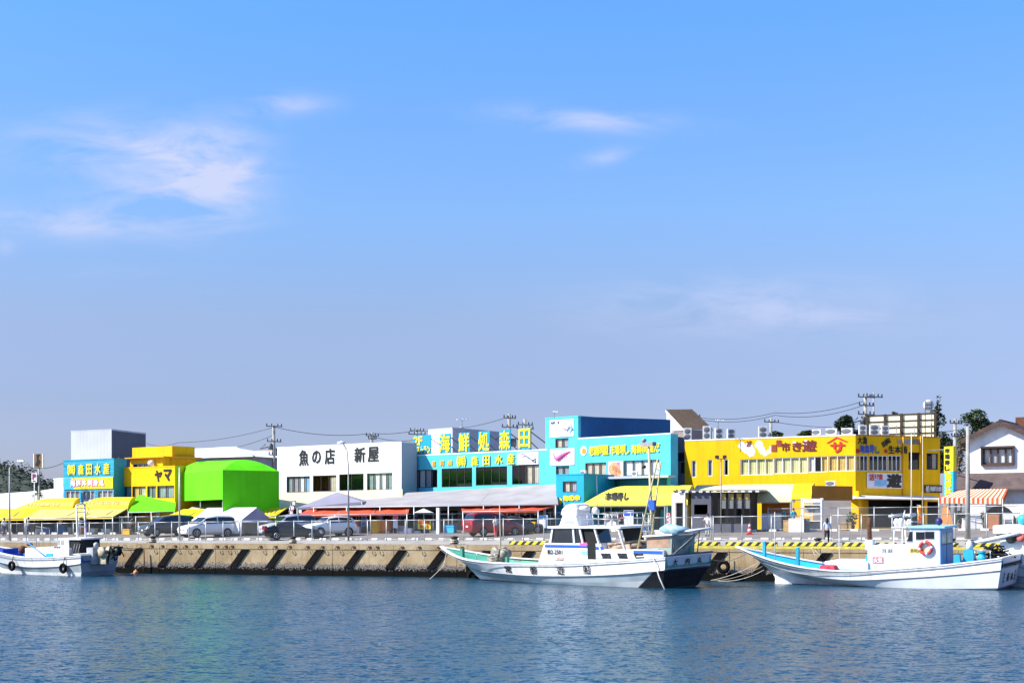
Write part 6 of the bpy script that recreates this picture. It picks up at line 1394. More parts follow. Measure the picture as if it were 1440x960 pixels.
def display_board(label, u, vt, vb, d, wpx, top, body, name='display_board'):
    p = G(u, d); k = p.y / F; root = thing(name, label, 'board', p, QROT); w = wpx * k / 2; z1 = Zv(vt, p.y) - p.z; z0 = max(.12, Zv(vb, p.y) - p.z)
    m = MB(); m.box(-w, -.03, z0, w, .03, z1); m.build('panel', body, root); m = MB(); m.box(-w + .03, -.036, z0 + (z1 - z0) * .68, w - .03, -.032, z1 - .04); m.build('printed_head', top, root)
    for sx in (-1, 1): m = MB(); m.bar((sx * w * .9, .02, 0), (sx * w * .9, .02, z0), .05); m.build('leg', steel, root)
display_board('grey and white notice board with a blue head under the lemon awning', 884, 717, 742, 11.5, 14, bluep, offwhite)
display_board('small white price board with a yellow head left of the grey notice board', 862, 722, 742, 12.2, 9, goldt, foam)
display_board('pale blue and white notice board under the right end of the canvas roof', 763, 724, 742, 11.8, 15, ltblue, foam)
display_board('narrow pink-headed price board beside the round fish tubs', 556, 724, 742, 12.0, 7, pink, foam)
def step_ladder():
    p = G(909, 10.2); root = thing('step_ladder', 'white folding step ladder standing near the blue notice board', 'ladder', p, .3); h = 1.5
    for y0 in (-.55, .55):
        s = MB(); s.bar((-.25, y0, 0), (-.18, 0, h), .05); s.bar((.25, y0, 0), (.18, 0, h), .05)
        for i in range(1, 5): f = i / 5; s.bar((-.25 + .07 * f, y0 * (1 - f), h * f), (.25 - .07 * f, y0 * (1 - f), h * f), .04)
        s.build('ladder_frame', offwhite, root)
step_ladder()
for u, d, m, lab in ((66, 13.8, blueb, 'blue plastic crate among the foam boxes below the pale yellow folding awning'), (118, 13.9, orangeb, 'orange plastic crate right of the white ladder mast'), (487, 13.4, MATS['grey_green_plastic'], 'dark grey-green crate among the foam boxes behind the white off-roader'), (634, 12.6, skyblue, 'sky blue crate left of the red minivan'), (842, 12.6, orangeb, 'orange crate under the left end of the lemon awning'), (900, 12.9, blueb, 'blue crate behind the folding step ladder'), (1190, 13.6, wood, 'tan crate near the potted bush by the yellow pillar')):
    box_thing('plastic_crate', lab, 'crate', u, d, .8, .55, .62, m, rz=QROT + rr.uniform(-.3, .3))
person('shopper in a navy top standing by the fish counters behind the yellow signboard', 585, 13.4, R(170), 1.64, MATS['navy_cloth'], MATS['pale_grey_cloth'], legs=(.05, -.05), knee=(0, .05), arms=(.2, .1))
person('shopper in a coral top under the lemon awning beside the small price board', 872, 12.8, R(150), 1.6, MATS['coral_cloth'], MATS['navy_cloth'], legs=(.1, -.1), knee=(0, .1), arms=(.3, .1), long_hair=True)
# ------------------------------------------------------------------ boats
def cr(ctrl, n):
    """Catmull-Rom through control points"""
    P = [Vector(c) for c in ctrl]; P = [P[0] * 2 - P[1]] + P + [P[-1] * 2 - P[-2]]; k = len(P) - 3; out = []
    for i in range(n):
        s = i / (n - 1) * k; j = min(int(s), k - 1); t = s - j; a, b, c, d = P[j:j + 4]
        out.append(.5 * ((2 * b) + (c - a) * t + (2 * a - 5 * b + 4 * c - d) * t * t + (3 * b - a - 3 * c + d) * t ** 3))
    return out
def smat(): return mat('hull_white', (.80, .80, .79), .4, .06, .8, spec=.4, streak=(.5, (.40, .27, .16)))
hullw = smat(); hulllow = mat('hull_lower_tint', (.52, .60, .62), .4, .15, .7); antif = mat('antifouling_red', (.20, .03, .03), .7, .3, 2)
def aft_shade(name, c, xd):
    """topside paint with the shade under the stern painted dark aft of xd, along a raking line"""
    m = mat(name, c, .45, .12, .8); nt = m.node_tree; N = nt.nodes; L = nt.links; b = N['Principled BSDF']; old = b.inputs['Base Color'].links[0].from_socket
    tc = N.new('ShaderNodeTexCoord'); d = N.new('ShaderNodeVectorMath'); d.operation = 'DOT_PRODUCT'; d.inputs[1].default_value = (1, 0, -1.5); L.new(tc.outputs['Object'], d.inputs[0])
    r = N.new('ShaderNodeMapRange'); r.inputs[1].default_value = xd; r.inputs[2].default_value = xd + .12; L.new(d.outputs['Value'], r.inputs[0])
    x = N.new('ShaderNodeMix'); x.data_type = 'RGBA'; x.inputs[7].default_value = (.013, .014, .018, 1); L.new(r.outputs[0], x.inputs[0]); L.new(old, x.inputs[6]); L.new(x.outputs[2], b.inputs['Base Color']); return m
underb = mat('bottom_paint_and_stern_shade', (.015, .016, .02), .7, .3, 1.5); deckgreen = mat('green_deck_paint', (.06, .32, .22), .6, .2, 1.2); deckblue = mat('cyan_deck_paint', (.02, .42, .70), .6, .15, 1.2); deepblue = mat('deep_blue_deck_paint', (.01, .06, .45), .6, .2, 1.2)  # underb: underwater paint, and the painted shade on the charter boat's counter
strake = mat('grey_rubbing_strake', (.22, .24, .26), .6, .2, 2); cabinw = mat('cabin_white', (.80, .80, .79), .45, .05, 1, streak=(.4, (.45, .33, .22))); boatgrey = mat('boat_grey_green', (.26, .32, .29), .6, .2, 1.5); rope_m = mat('rope', (.42, .36, .27), .9, .2, 8); ropew = mat('pale_rope', (.66, .62, .56), .9, .15, 8)
def hull(root, sheer, knuck, low, wl, deck_m, bulw=.62, n=34, mats=None, cap_m=None, transom_m=None, low_m=None, strake_m=None, counter=5, bottom_m=None):
    """port flank is y<0; levels run bow to stern as (x, half-beam, z)"""
    L = [cr(c, n) for c in (sheer, knuck, low, wl)]; keel = [Vector((p.x + .15, .0, -.55)) for p in L[3]]
    mb = MB(); lv = L + [keel]
    for sg in (-1, 1):
        for a, b, m in ((0, 1, 0), (1, 2, 1), (2, 3, 2), (3, 4, 3)):
            A = [Vector((p.x, sg * p.y, p.z)) for p in lv[a]]; B = [Vector((p.x, sg * p.y, p.z)) for p in lv[b]]; mid = []
            for p, q in zip(A, B):
                c = (p + q) / 2; 
                if a == 0: c.y *= .985
                mid.append(c)
            mb.loft([A, mid, B], m)
    for a, m in ((0, 4), (1, counter), (2, counter), (3, 5)):                # transom and counter
        p, q = lv[a][-1], lv[a + 1][-1]; mb.face([(p.x, -p.y, p.z), (p.x, p.y, p.z), (q.x, q.y, q.z), (q.x, -q.y, q.z)], m)
    hl = mb.build('hull', [hullw, low_m or hulllow, bottom_m or hullw, antif, transom_m or hullw, underb], root)
    dk = MB(); S = L[0]; inn = [Vector((p.x + (.25 if i == 0 else 0), max(0.0, p.y - .14), p.z)) for i, p in enumerate(S)]; de = []
    for i, (p, q) in enumerate(zip(S, L[1])):              # the deck edge follows the flare of the topsides
        f = min(.8, bulw / max(.1, p.z - q.z)); c = p.lerp(q, f); de.append(Vector((c.x + .15, max(0.0, c.y - .16), c.z)))
    for sg in (-1, 1):
        A = [Vector((p.x, sg * p.y, p.z)) for p in inn]; B = [Vector((p.x, sg * p.y, p.z)) for p in de]; dk.loft([A, B], 0, sm=False)
    for i in range(n - 1): p, q = de[i], de[i + 1]; dk.face([(p.x, -p.y, p.z), (p.x, p.y, p.z), (q.x, q.y, q.z), (q.x, -q.y, q.z)], 1)
    p, q = inn[-1], de[-1]; dk.face([(p.x - .12, -p.y, p.z), (p.x - .12, p.y, p.z), (q.x - .12, q.y, q.z), (q.x - .12, -q.y, q.z)], 0); dk.build('deck', deck_m if isinstance(deck_m, (list, tuple)) else [deck_m, deck_m], root)
    rl = MB()
    for sg in (-1, 1):
        a = [Vector((p.x, sg * (p.y + .03), p.z)) for p in S]; b = [Vector((p.x, sg * (p.y + .03), p.z + .07)) for p in S]; c = [Vector((p.x, sg * max(.0, p.y - .16), p.z + .07)) for p in inn]; d = [Vector((p.x, sg * max(.0, p.y - .16), p.z)) for p in inn]; rl.loft([a, b, c, d], 0, sm=False)
    p = S[-1]; rl.box(p.x - .14, -p.y - .02, p.z + .002, p.x + .03, p.y + .02, p.z + .075); rl.build('gunwale', cap_m or hullw, root)
    st = MB()
    for sg in (-1, 1): st.tube([Vector((p.x, sg * (p.y + .015), p.z)) for p in L[1]], .035, 6)
    st.build('rubbing_strake', strake_m or strake, root)
    st = MB()
    for sg in (-1, 1): st.tube([Vector((p.x, sg * (p.y + .012), p.z - .13)) for p in S], .018, 5)
    st.build('gunwale_line', strake, root)
    return L
class BoatFrame(Facade):
    pass
def boat_root(name, label, bow, stern):
    fa = Facade(bow[0], bow[1], stern[0], stern[1], zb=0.0); root = thing(name, label, 'boat', fa.loc, fa.rz); root.rotation_euler.x = R(2.2); return fa, root      # all list a little towards the camera
def on_hull(L, x):
    S, K = L[0], L[1]
    def at(C):
        for p, q in zip(C, C[1:]):
            if p.x <= x <= q.x: f = (x - p.x) / max(1e-6, q.x - p.x); return p.lerp(q, f)
        return C[-1] if x > C[-1].x else C[0]
    return at(S), at(K)
def hull_text(root, L, fa, items, m, name='lettering', size=.5, frac=(.22, .86)):
    mb = MB()
    for ch, u, w in items:
        s0 = fa.uv(u, 800, 1.9)[0]; s, k = on_hull(L, s0); i0 = len(mb.v); mb.text(ch, -w / 2, 0, w / 2, 1, y=0, th=.012, off=.010)
        s1, k1 = on_hull(L, s0 - .3); s2, k2 = on_hull(L, s0 + .3)
        for j in range(i0, len(mb.v)):
            x, y, z = mb.v[j]; f = frac[1] + (frac[0] - frac[1]) * z; t = (x + .3) / .6; a = s1.lerp(s2, t); b = k1.lerp(k2, t); q = a.lerp(b, f); mb.v[j] = (s0 + x, -q.y - .03 + y, q.z)
    return mb.build(name, m, root)
def wbox(root, name, m, x0, z0, x1, z1, y0, y1, bevel=0): mb = MB(); mb.box(x0, y0, z0, x1, y1, z1); return mb.build(name, m, root, bevel=bevel)
def tyre_fender(root, p, r=.42, m=rubber):
    mb = MB(); n = 14; k = 8; g = [[(p[0] + math.cos(a) * (r * .68 + r * .3 * math.cos(b)), p[1] + r * .28 * math.sin(b), p[2] + math.sin(a) * (r * .68 + r * .3 * math.cos(b))) for b in [6.283 * j / k for j in range(k)]] for a in [6.283 * i / n for i in range(n + 1)]]; mb.loft(g, closed=True); mb.tube([(p[0], p[1] + .05, p[2] + r * .8), (p[0] + .1, p[1] + .12, p[2] + r * 2.0)], .03, 5); return mb.build('tyre_fender', m, root)
def railing(root, pts, r=.022, m=alu, name='railing'):
    mb = MB()
    for q in pts: mb.tube(q, r, 6)
    return mb.build(name, m, root)

# ---- middle boat: white charter boat with flying bridge
def charter_boat():
    fa, root = boat_root('charter_boat', 'large white charter boat with green decks, flying bridge and black lettering along its flank', (620.5, 104.5), (972, 89.0)); T = fa.L; k = T / 19.6
    sc = lambda c: [(x * k, y, z) for x, y, z in c]
    L = hull(root, sc([(0, .04, 2.3), (1.6, 1.05, 1.94), (3.6, 1.85, 1.57), (6, 2.2, 1.39), (9, 2.3, 1.37), (12.5, 2.35, 1.46), (16, 2.45, 1.7), (19.5, 2.45, 2.0)]), sc([(2.3, .03, 1.05), (3.9, 1.0, .82), (6, 1.7, .70), (9, 2.1, .60), (12.5, 2.2, .66), (16, 2.35, .86), (19.4, 2.4, 1.22)]), sc([(3.1, .02, .36), (4.8, .6, .30), (7, 1.3, .24), (10, 1.85, .22), (13, 2.0, .26), (15.6, 2.1, .36), (19.1, 2.1, .62)]), sc([(3.5, .02, .06), (5, .5, .06), (7.5, 1.2, .06), (10, 1.7, .06), (13, 1.85, .06), (15.6, 1.9, .06), (18.9, 1.9, .06)]), [deckgreen, boatgrey], .75, cap_m=hullw, transom_m=mat('transom_grey_white', (.60, .62, .66), .5, .12, 1), low_m=aft_shade('hull_lower_aft_shade', (.52, .60, .62), 17.1 * k), bottom_m=aft_shade('hull_bottom_aft_shade', (.78, .78, .76), 17.1 * k))  # low_m and bottom_m carry painted shade on the aft flank
    hull_text(root, L, fa, [('常', 718.5, .62), ('磐', 755.5, .62), ('遊', 794, .62), ('船', 832, .62)], black, frac=(.17, .86))
    tr = MB()                                          # name on the transom
    p = L[0][-1]; q = L[1][-1]
    for i, ch in enumerate('大内丸'): i0 = len(tr.v); tr.text(ch, -p.y * .66 + i * p.y * .52, p.z - .5, -p.y * .66 + i * p.y * .52 + .42, p.z - .14, th=.012, off=.025); tr.v[i0:] = [(p.x + (q.x - p.x) * (p.z - c[2]) / (p.z - q.z) + .03 - c[1], c[0], c[2]) for c in tr.v[i0:]]
    tr.build('stern_lettering', black, root)
    for i, ch in enumerate('那珂湊'):
        pass
    nb = MB(); nb.box(p.x - .1, -p.y - .05, p.z + .08, p.x + .06, p.y + .05, p.z + .17); nb.build('stern_rail', mat('navy_trim', (.02, .03, .10), .5, .1), root)
    nb = MB(); nb.tube([(q.x + .02, -q.y, q.z), (q.x + .02, q.y, q.z)], .06, 6); nb.build('stern_strake', MATS['navy_trim'], root)
    h = 1.45                                            # deckhouse half-width
    X = lambda u, v=770, off=h: fa.uv(u, v, off)[0]
    Z = lambda u, v, off=h: fa.uv(u, v, off)[1]
    blk = MB()
    x0, x1, x2, x3 = X(755), X(767), X(846), X(934); zd = 1.05; zs = Z(800, 762); za = Z(870, 771)
    blk.loft([[(x0, y * h, zd) for y in (-1, 1)], [(x1, y * h, zs) for y in (-1, 1)]], sm=False)
    blk.prism([(x0, -h, zd), (x3, -h, zd), (x3, -h, za), (x2 + .1, -h, za), (x2, -h, zs), (x1, -h, zs)], (0, 2 * h, 0)); blk.build('deckhouse', cabinw, root)
    w = MB()
    for u in (845.5, 868.5, 891.5): a, b = X(u), X(u + 14); z1, z0 = Z(u, 776), Z(u, 783.6); w.prism([(a, -h - .012, z1), (b, -h - .012, z1), (b + .1, -h - .012, z0), (a + .2, -h - .012, z0)], (0, .01, 0)); w.build('porthole', carglass, root); w = MB()
    for q in ((x1 + .05, Z(790, 768.4), X(830), Z(790, 764.4)), (X(838), Z(845, 771.4), X(850), Z(845, 767)), (X(892), za - .26, x3 - .05, za - .04)): st = MB(); st.box(q[0], -h - .012, q[1], q[2], -h - .002, q[3]); st.build('blue_stripe', bluep, root)
    t = MB(); t.text('IB2-2501', X(771.5), Z(780, 777.6), X(792), Z(780, 771.6), y=-h - .003, th=.012, off=.03); t.build('registration', black, root)
    t = MB(); t.text('船検', X(784), Z(788, 786.6), X(795), Z(788, 781.4), y=-h - .003, th=.012, off=.02); t.build('red_lettering', mat('faded_pink', (.80, .40, .36), .6, .1), root)
    t = MB(); t.box(X(817), -h - .013, Z(820, 765.8), X(827), -h - .003, Z(820, 761)); t.build('pink_sticker', pink, root); t = MB(); t.box(X(819), -h - .013, Z(823, 779), X(829), -h - .003, Z(823, 773)); t.build('blue_sticker', ltblue, root)
    # wheelhouse: pillars, dark glazing, flat roof
    zr = Z(820, 741.5); xb = X(876); gl = MB(); a0, a1 = X(776.5), X(779.5); gl.prism([(a0, -h + .05, zs + .01), (X(822), -h + .05, zs + .01), (X(818), -h + .05, zr - .02), (a1, -h + .05, zr - .02)], (0, 2 * h - .1, 0)); gl.build('wheelhouse_window', carglass, root)
    for u, v, zb in ((775.5, 779, zs), (809, 808, zs), (821, 817, zs), (846, 838, za - .05), (880, 871, za - .05)):
        for sg in (-1, 1): pl = MB(); pl.bar((X(u), sg * (h - .02), zb), (X(v), sg * (h - .02), zr), .14, .1); pl.build('wheelhouse_pillar', cabinw, root)
    dr = MB(); dr.box(X(827.5), -h - .014, Z(830, 784.5), X(839), -h - .004, zs + .1); dr.prism([(X(824.5), -h + .1, zs), (X(844), -h + .1, zs), (X(836), -h + .1, zr - .03), (X(821), -h + .1, zr - .03)], (0, .05, 0)); dr.build('doorway', mat('doorway_black', (.012, .014, .014), .9, .2), root)
    bk = MB(); bk.prism([(X(847), h - .3, za), (X(874), h - .3, za), (X(868), h - .3, zr - .05), (X(840), h - .3, zr - .05)], (0, .05, 0)); bk.build('aft_screen', mat('smoked_screen', (.09, .10, .10), .3, .2), root)
    rf = MB(); rf.box(X(773), -h - .12, zr, xb, h + .12, zr + .15); rf.build('wheelhouse_roof', cabinw, root, bevel=.04)
    # flying bridge
    fb = MB(); hb = .85; zf = Z(808, 723, .85); f0, f1 = X(788, off=hb), X(812, off=hb); fb.prism([(f0, -hb, zr + .152), (f1 + .2, -hb, zr + .152), (f1, -hb, zf), (f0 + .35, -hb, zf)], (0, 2 * hb, 0)); fb.build('flying_bridge', cabinw, root, bevel=.06)
    s = MB(); s.box(f0 + .5, -hb - .012, zr + .33, f1 - .1, -hb - .002, zr + .40); s.build('bridge_stripe', bluep, root)
    cv = MB(); hv = .72; PX = lambda u, v: (X(u, off=hv), -hv, Z(u, v, hv))
    cv.prism([PX(789, 724), PX(814, 724), PX(814.5, 714), PX(812, 708.5), PX(805, 707), PX(797, 709), PX(792, 715)], (0, 2 * hv, 0)); o_ = cv.build('bridge_cover', mat('white_canvas_cover', (.60, .61, .63), .7, .08, 1.5, bump=.5, bscale=3), root, bevel=.15)
    ra = MB(); xr = X(822, off=.6); ra.lathe([(.02, 0), (.32, .02), (.36, .14), (.30, .26), (.02, .30)], 16, (xr, -.4, zf + .3)); ra.lathe([(.26, 0), (.28, .25), (.16, .42), (.02, .48)], 14, (xr + .5, .1, zr + .9)); ra.build('radar_dome', white, root)
    fr = MB()
    for u in (826, 834, 842, 852, 861, 869):
        for sg in (-1, 1): fr.tube([(X(u), sg * 1.3, zr + .15), (X(u), sg * 1.3, zr + .95)], .02, 5)
    for zz in (.95, .6):
        for sg in (-1, 1): fr.tube([(X(822), sg * 1.3, zr + zz), (X(870), sg * 1.3, zr + zz)], .02, 5)
    fr.tube([(X(870), -1.3, zr + .95), (X(870), 1.3, zr + .95)], .02, 5); fr.build('roof_railing', alu, root)
    an = MB()
    for u, v in ((843, 668), (853, 697), (811, 690), (862, 700)): an.tube([(X(u, off=.3), -.3, zr + .15), (X(u, off=.3), -.3, Z(u, v, .3))], .018, 5)
    an.tube([(X(850), -.3, zr + 1.7), (X(862), -.3, zr + 1.72)], .02, 5); an.build('whip_aerial', steel, root)
    wn = MB(); wn.lathe([(.05, -.5), (.3, -.48), (.3, -.4), (.14, -.38), (.14, .38), (.3, .4), (.3, .48), (.05, .5)], 14, (X(838), .3, zr + .65), axis='y'); wn.tube([(X(838), .9, zr + .15), (X(838), .9, zr + 1.0)], .05, 6); wn.build('hauling_reel', steel, root)
    lo = MB(); lo.box(X(846), -.9, za, X(880), .9, za + .22); lo.tube([(X(850), -1.0, za + .3), (X(884), -.4, za + .5), (X(896), .2, za + .42)], .09, 6); lo.tube([(X(862), -.9, za + .15), (X(892), -.7, za + .3)], .12, 6); lo.build('stowed_gear', mat('tan_gear', (.36, .27, .20), .8, .35, 4), root)
    # aft shelter
    sh = MB(); hs = 1.2; a, b = X(911, off=hs), X(944, off=hs); zt = Z(928, 752, hs); sh.prism([(a, -hs, 1.3), (b, -hs, 1.3), (b + .15, -hs, zt), (a, -hs, zt - .1)], (0, 2 * hs, 0)); sh.build('aft_shelter', boatgrey, root)
    s = MB(); s.prism([(a - .2, -hs - .2, zt - .08), (b + .3, -hs - .2, zt + .05), (b + .3, -hs - .2, zt + .16), (a - .2, -hs - .2, zt + .02)], (0, 2 * hs + .4, 0)); s.build('shelter_roof', offwhite, root)
    s = MB(); s.box(a + .1, -hs - .014, zt - .7, b - .02, -hs - .003, zt - .14); s.build('brown_panel', mat('salmon_brown_panel', (.36, .22, .15), .7, .2, 2), root); s = MB(); s.box(X(923), -hs - .016, 1.5, X(928), -hs - .004, zt - .85); s.build('shelter_door', mat('dark_green_paint', (.04, .07, .04), .6, .2), root)
    # tan mast with ladder legs
    ms = MB(); zt2 = Z(917, 628, .2); xm = X(917, off=.2); ms.tube([(xm + .25, -.2, 1.2), (xm + .1, -.2, 3.6), (xm, -.2, zt2)], [.11, .10, .08], 10); ms.build('mast', mat('tan_mast_paint', (.50, .42, .27), .6, .12, 2), root)
    ld = MB(); la, lb = (X(890), -.9, za), (X(912), -.2, Z(912, 646, .2)); lc, ldd = (X(902), -.5, za), (X(915), -.1, Z(914, 650, .2)); ld.tube([la, lb], .05, 6); ld.tube([lc, ldd], .05, 6)
    for i in range(1, 10): f = i / 10; ld.tube([Vector(la).lerp(Vector(lb), f), Vector(lc).lerp(Vector(ldd), f)], .03, 5)
    ld.build('mast_ladder', mat('ochre_ladder', (.45, .38, .20), .6, .2), root)
    l = MB(); zz = Z(916, 627, .2); l.box(xm - .55, -.4, zz, xm + .45, 0, zz + .25); l.lathe([(.02, 0), (.16, .04), (.16, .2), (.02, .26)], 10, (xm - .3, -.3, zz + .25)); l.build('mast_light', mat('lamp_casing', (.35, .33, .36), .5, .3), root); l = MB(); l.lathe([(.01, -.12), (.13, -.1), (.13, .08), (.01, .1)], 10, (xm - .35, -.3, zz - 1.3)); l.build('horn', black, root)
    bo = MB(); bo.box(X(903), -.6, Z(905, 716), X(911), -.4, Z(905, 702)); bo.build('blue_fish_board', bluep, root)
    # tarpaulin bundle and spars over the stern
    bn = MB(); bn.tube([(X(921), -.7, zt + .35), (X(932), -.75, zt + .45), (X(945), -.7, zt + .38), (X(958), -.5, zt + .36)], [.16, .34, .26, .14], 10); bn.build('blue_tarpaulin', mat('pale_blue_tarpaulin', (.28, .45, .56), .6, .3, 3, bump=.6, bscale=5), root)
    sp = MB(); sp.tube([(X(915), -.8, zt + .15), (X(960), -.6, zt + .30), (X(985), -.2, zt + .48)], [.06, .09, .05], 7); sp.tube([(X(940), -.4, zt + .2), (X(982), .2, zt + .4)], .06, 6); sp.build('spar', offwhite, root)
    tr_ = MB(); pa = (X(966), 0, zt + .25); xe = p.x
    for tgt in ((xe - 2.2, -.9, p.z), (xe - .2, -1.5, p.z + .1), (xe - .3, 1.3, p.z + .1), (xe - 1.0, .0, p.z)): tr_.tube([pa, tgt], .035, 5)
    tr_.build('spar_trestle', steel, root)
    en = MB(); en.tube([(xe - .7, -.6, p.z - .3), (xe - .7, -.6, p.z + 1.2), (xe - .5, -.2, p.z + 1.55), (xe - .1, .1, p.z + 1.5)], [.12, .11, .13, .08], 8); en.tube([(xe - 1.2, .3, p.z - .3), (xe - 1.2, .3, p.z + .9)], .06, 6); en.tube([(xe - .35, -1.1, p.z), (xe - .35, -1.1, p.z + .8)], .04, 6); en.build('stern_winch', mat('oily_black', (.02, .02, .02), .5, .3, 3), root)
    bt = MB(); bt.lathe([(.14, 0), (.16, .2), (.1, .38), (.03, .5)], 10, (xe - .4, .75, p.z + .05)); bt.build('green_bottle', mat('green_plastic', (.10, .40, .26), .5, .1), root)
    # foredeck
    fm = MB(); xm = X(704, off=.5); fm.tube([(xm, -.4, 1.2), (xm, -.4, Z(704, 703, .5))], [.055, .03], 8); fm.build('foremast', mat('tan_mast_paint', (0, 0, 0)), root)
    for q in range(3): pass
    wd = MB(); wd.lathe([(.05, -.5), (.38, -.48), (.38, -.38), (.16, -.36), (.16, .36), (.38, .38), (.38, .48), (.05, .5)], 14, (X(680), .2, 2.0), axis='y'); wd.box(X(674), -.6, 1.1, X(688), .6, 1.75); wd.lathe([(.05, -.4), (.3, -.38), (.3, .38), (.05, .4)], 12, (X(695), -.3, 1.9), axis='y'); wd.tube([(X(690), -.8, 1.2), (X(693), -.7, 2.3), (X(700), -.6, 2.35)], .06, 6); wd.build('anchor_winch', mat('winch_grey', (.28, .27, .22), .6, .45, 4), root)
    tq_ = MB()
    for i in range(30): a = i * .7; tq_.tube([(X(686) + math.cos(a) * .4, -.7 + math.sin(a) * .3, 1.35 + i * .02), (X(686) + math.cos(a + .7) * .4, -.7 + math.sin(a + .7) * .3, 1.37 + i * .02)], .035, 5, cap=False)
    tq_.build('rope_coil', rope_m, root)
    bi = MB(); bi.box(X(647, off=.8) - .12, -.62, 1.5, X(647, off=.8) + .12, -.38, 2.25); bi.box(X(706) + .2, -1.3, 1.1, X(712), -1.1, 1.75); bi.build('bitt', deckgreen, root)
    sl = MB(); 
    for u in (665, 690): sl.tube([(X(u), -1.0, 1.5), (X(u), -1.0, 2.0)], .02, 5)
    sl.build('stanchion', alu, root)
    wr_ = MB()
    for u in (740, 800, 858): s_, k_ = on_hull(L, X(u)); wr_.tube([(X(u) - .35, -s_.y - .0, s_.z + .25), (X(u) + .35, -s_.y, s_.z + .25)], .035, 5)
    wr_.build('cleat', steel, root)
    wr_ = MB(); s_, k_ = on_hull(L, X(937, 790)); wr_.tube([(s_.x - 1.5, -s_.y, s_.z + .1), (s_.x - .2, -s_.y - .05, s_.z + .16), (s_.x, -s_.y - .12, s_.z - .2), (s_.x + .4, -s_.y - .2, .8), (s_.x + 1.0, -s_.y - .35, -.1)], .045, 6); wr_.build('hanging_hose', ropew, root)
    return fa, root, L
CB = charter_boat()

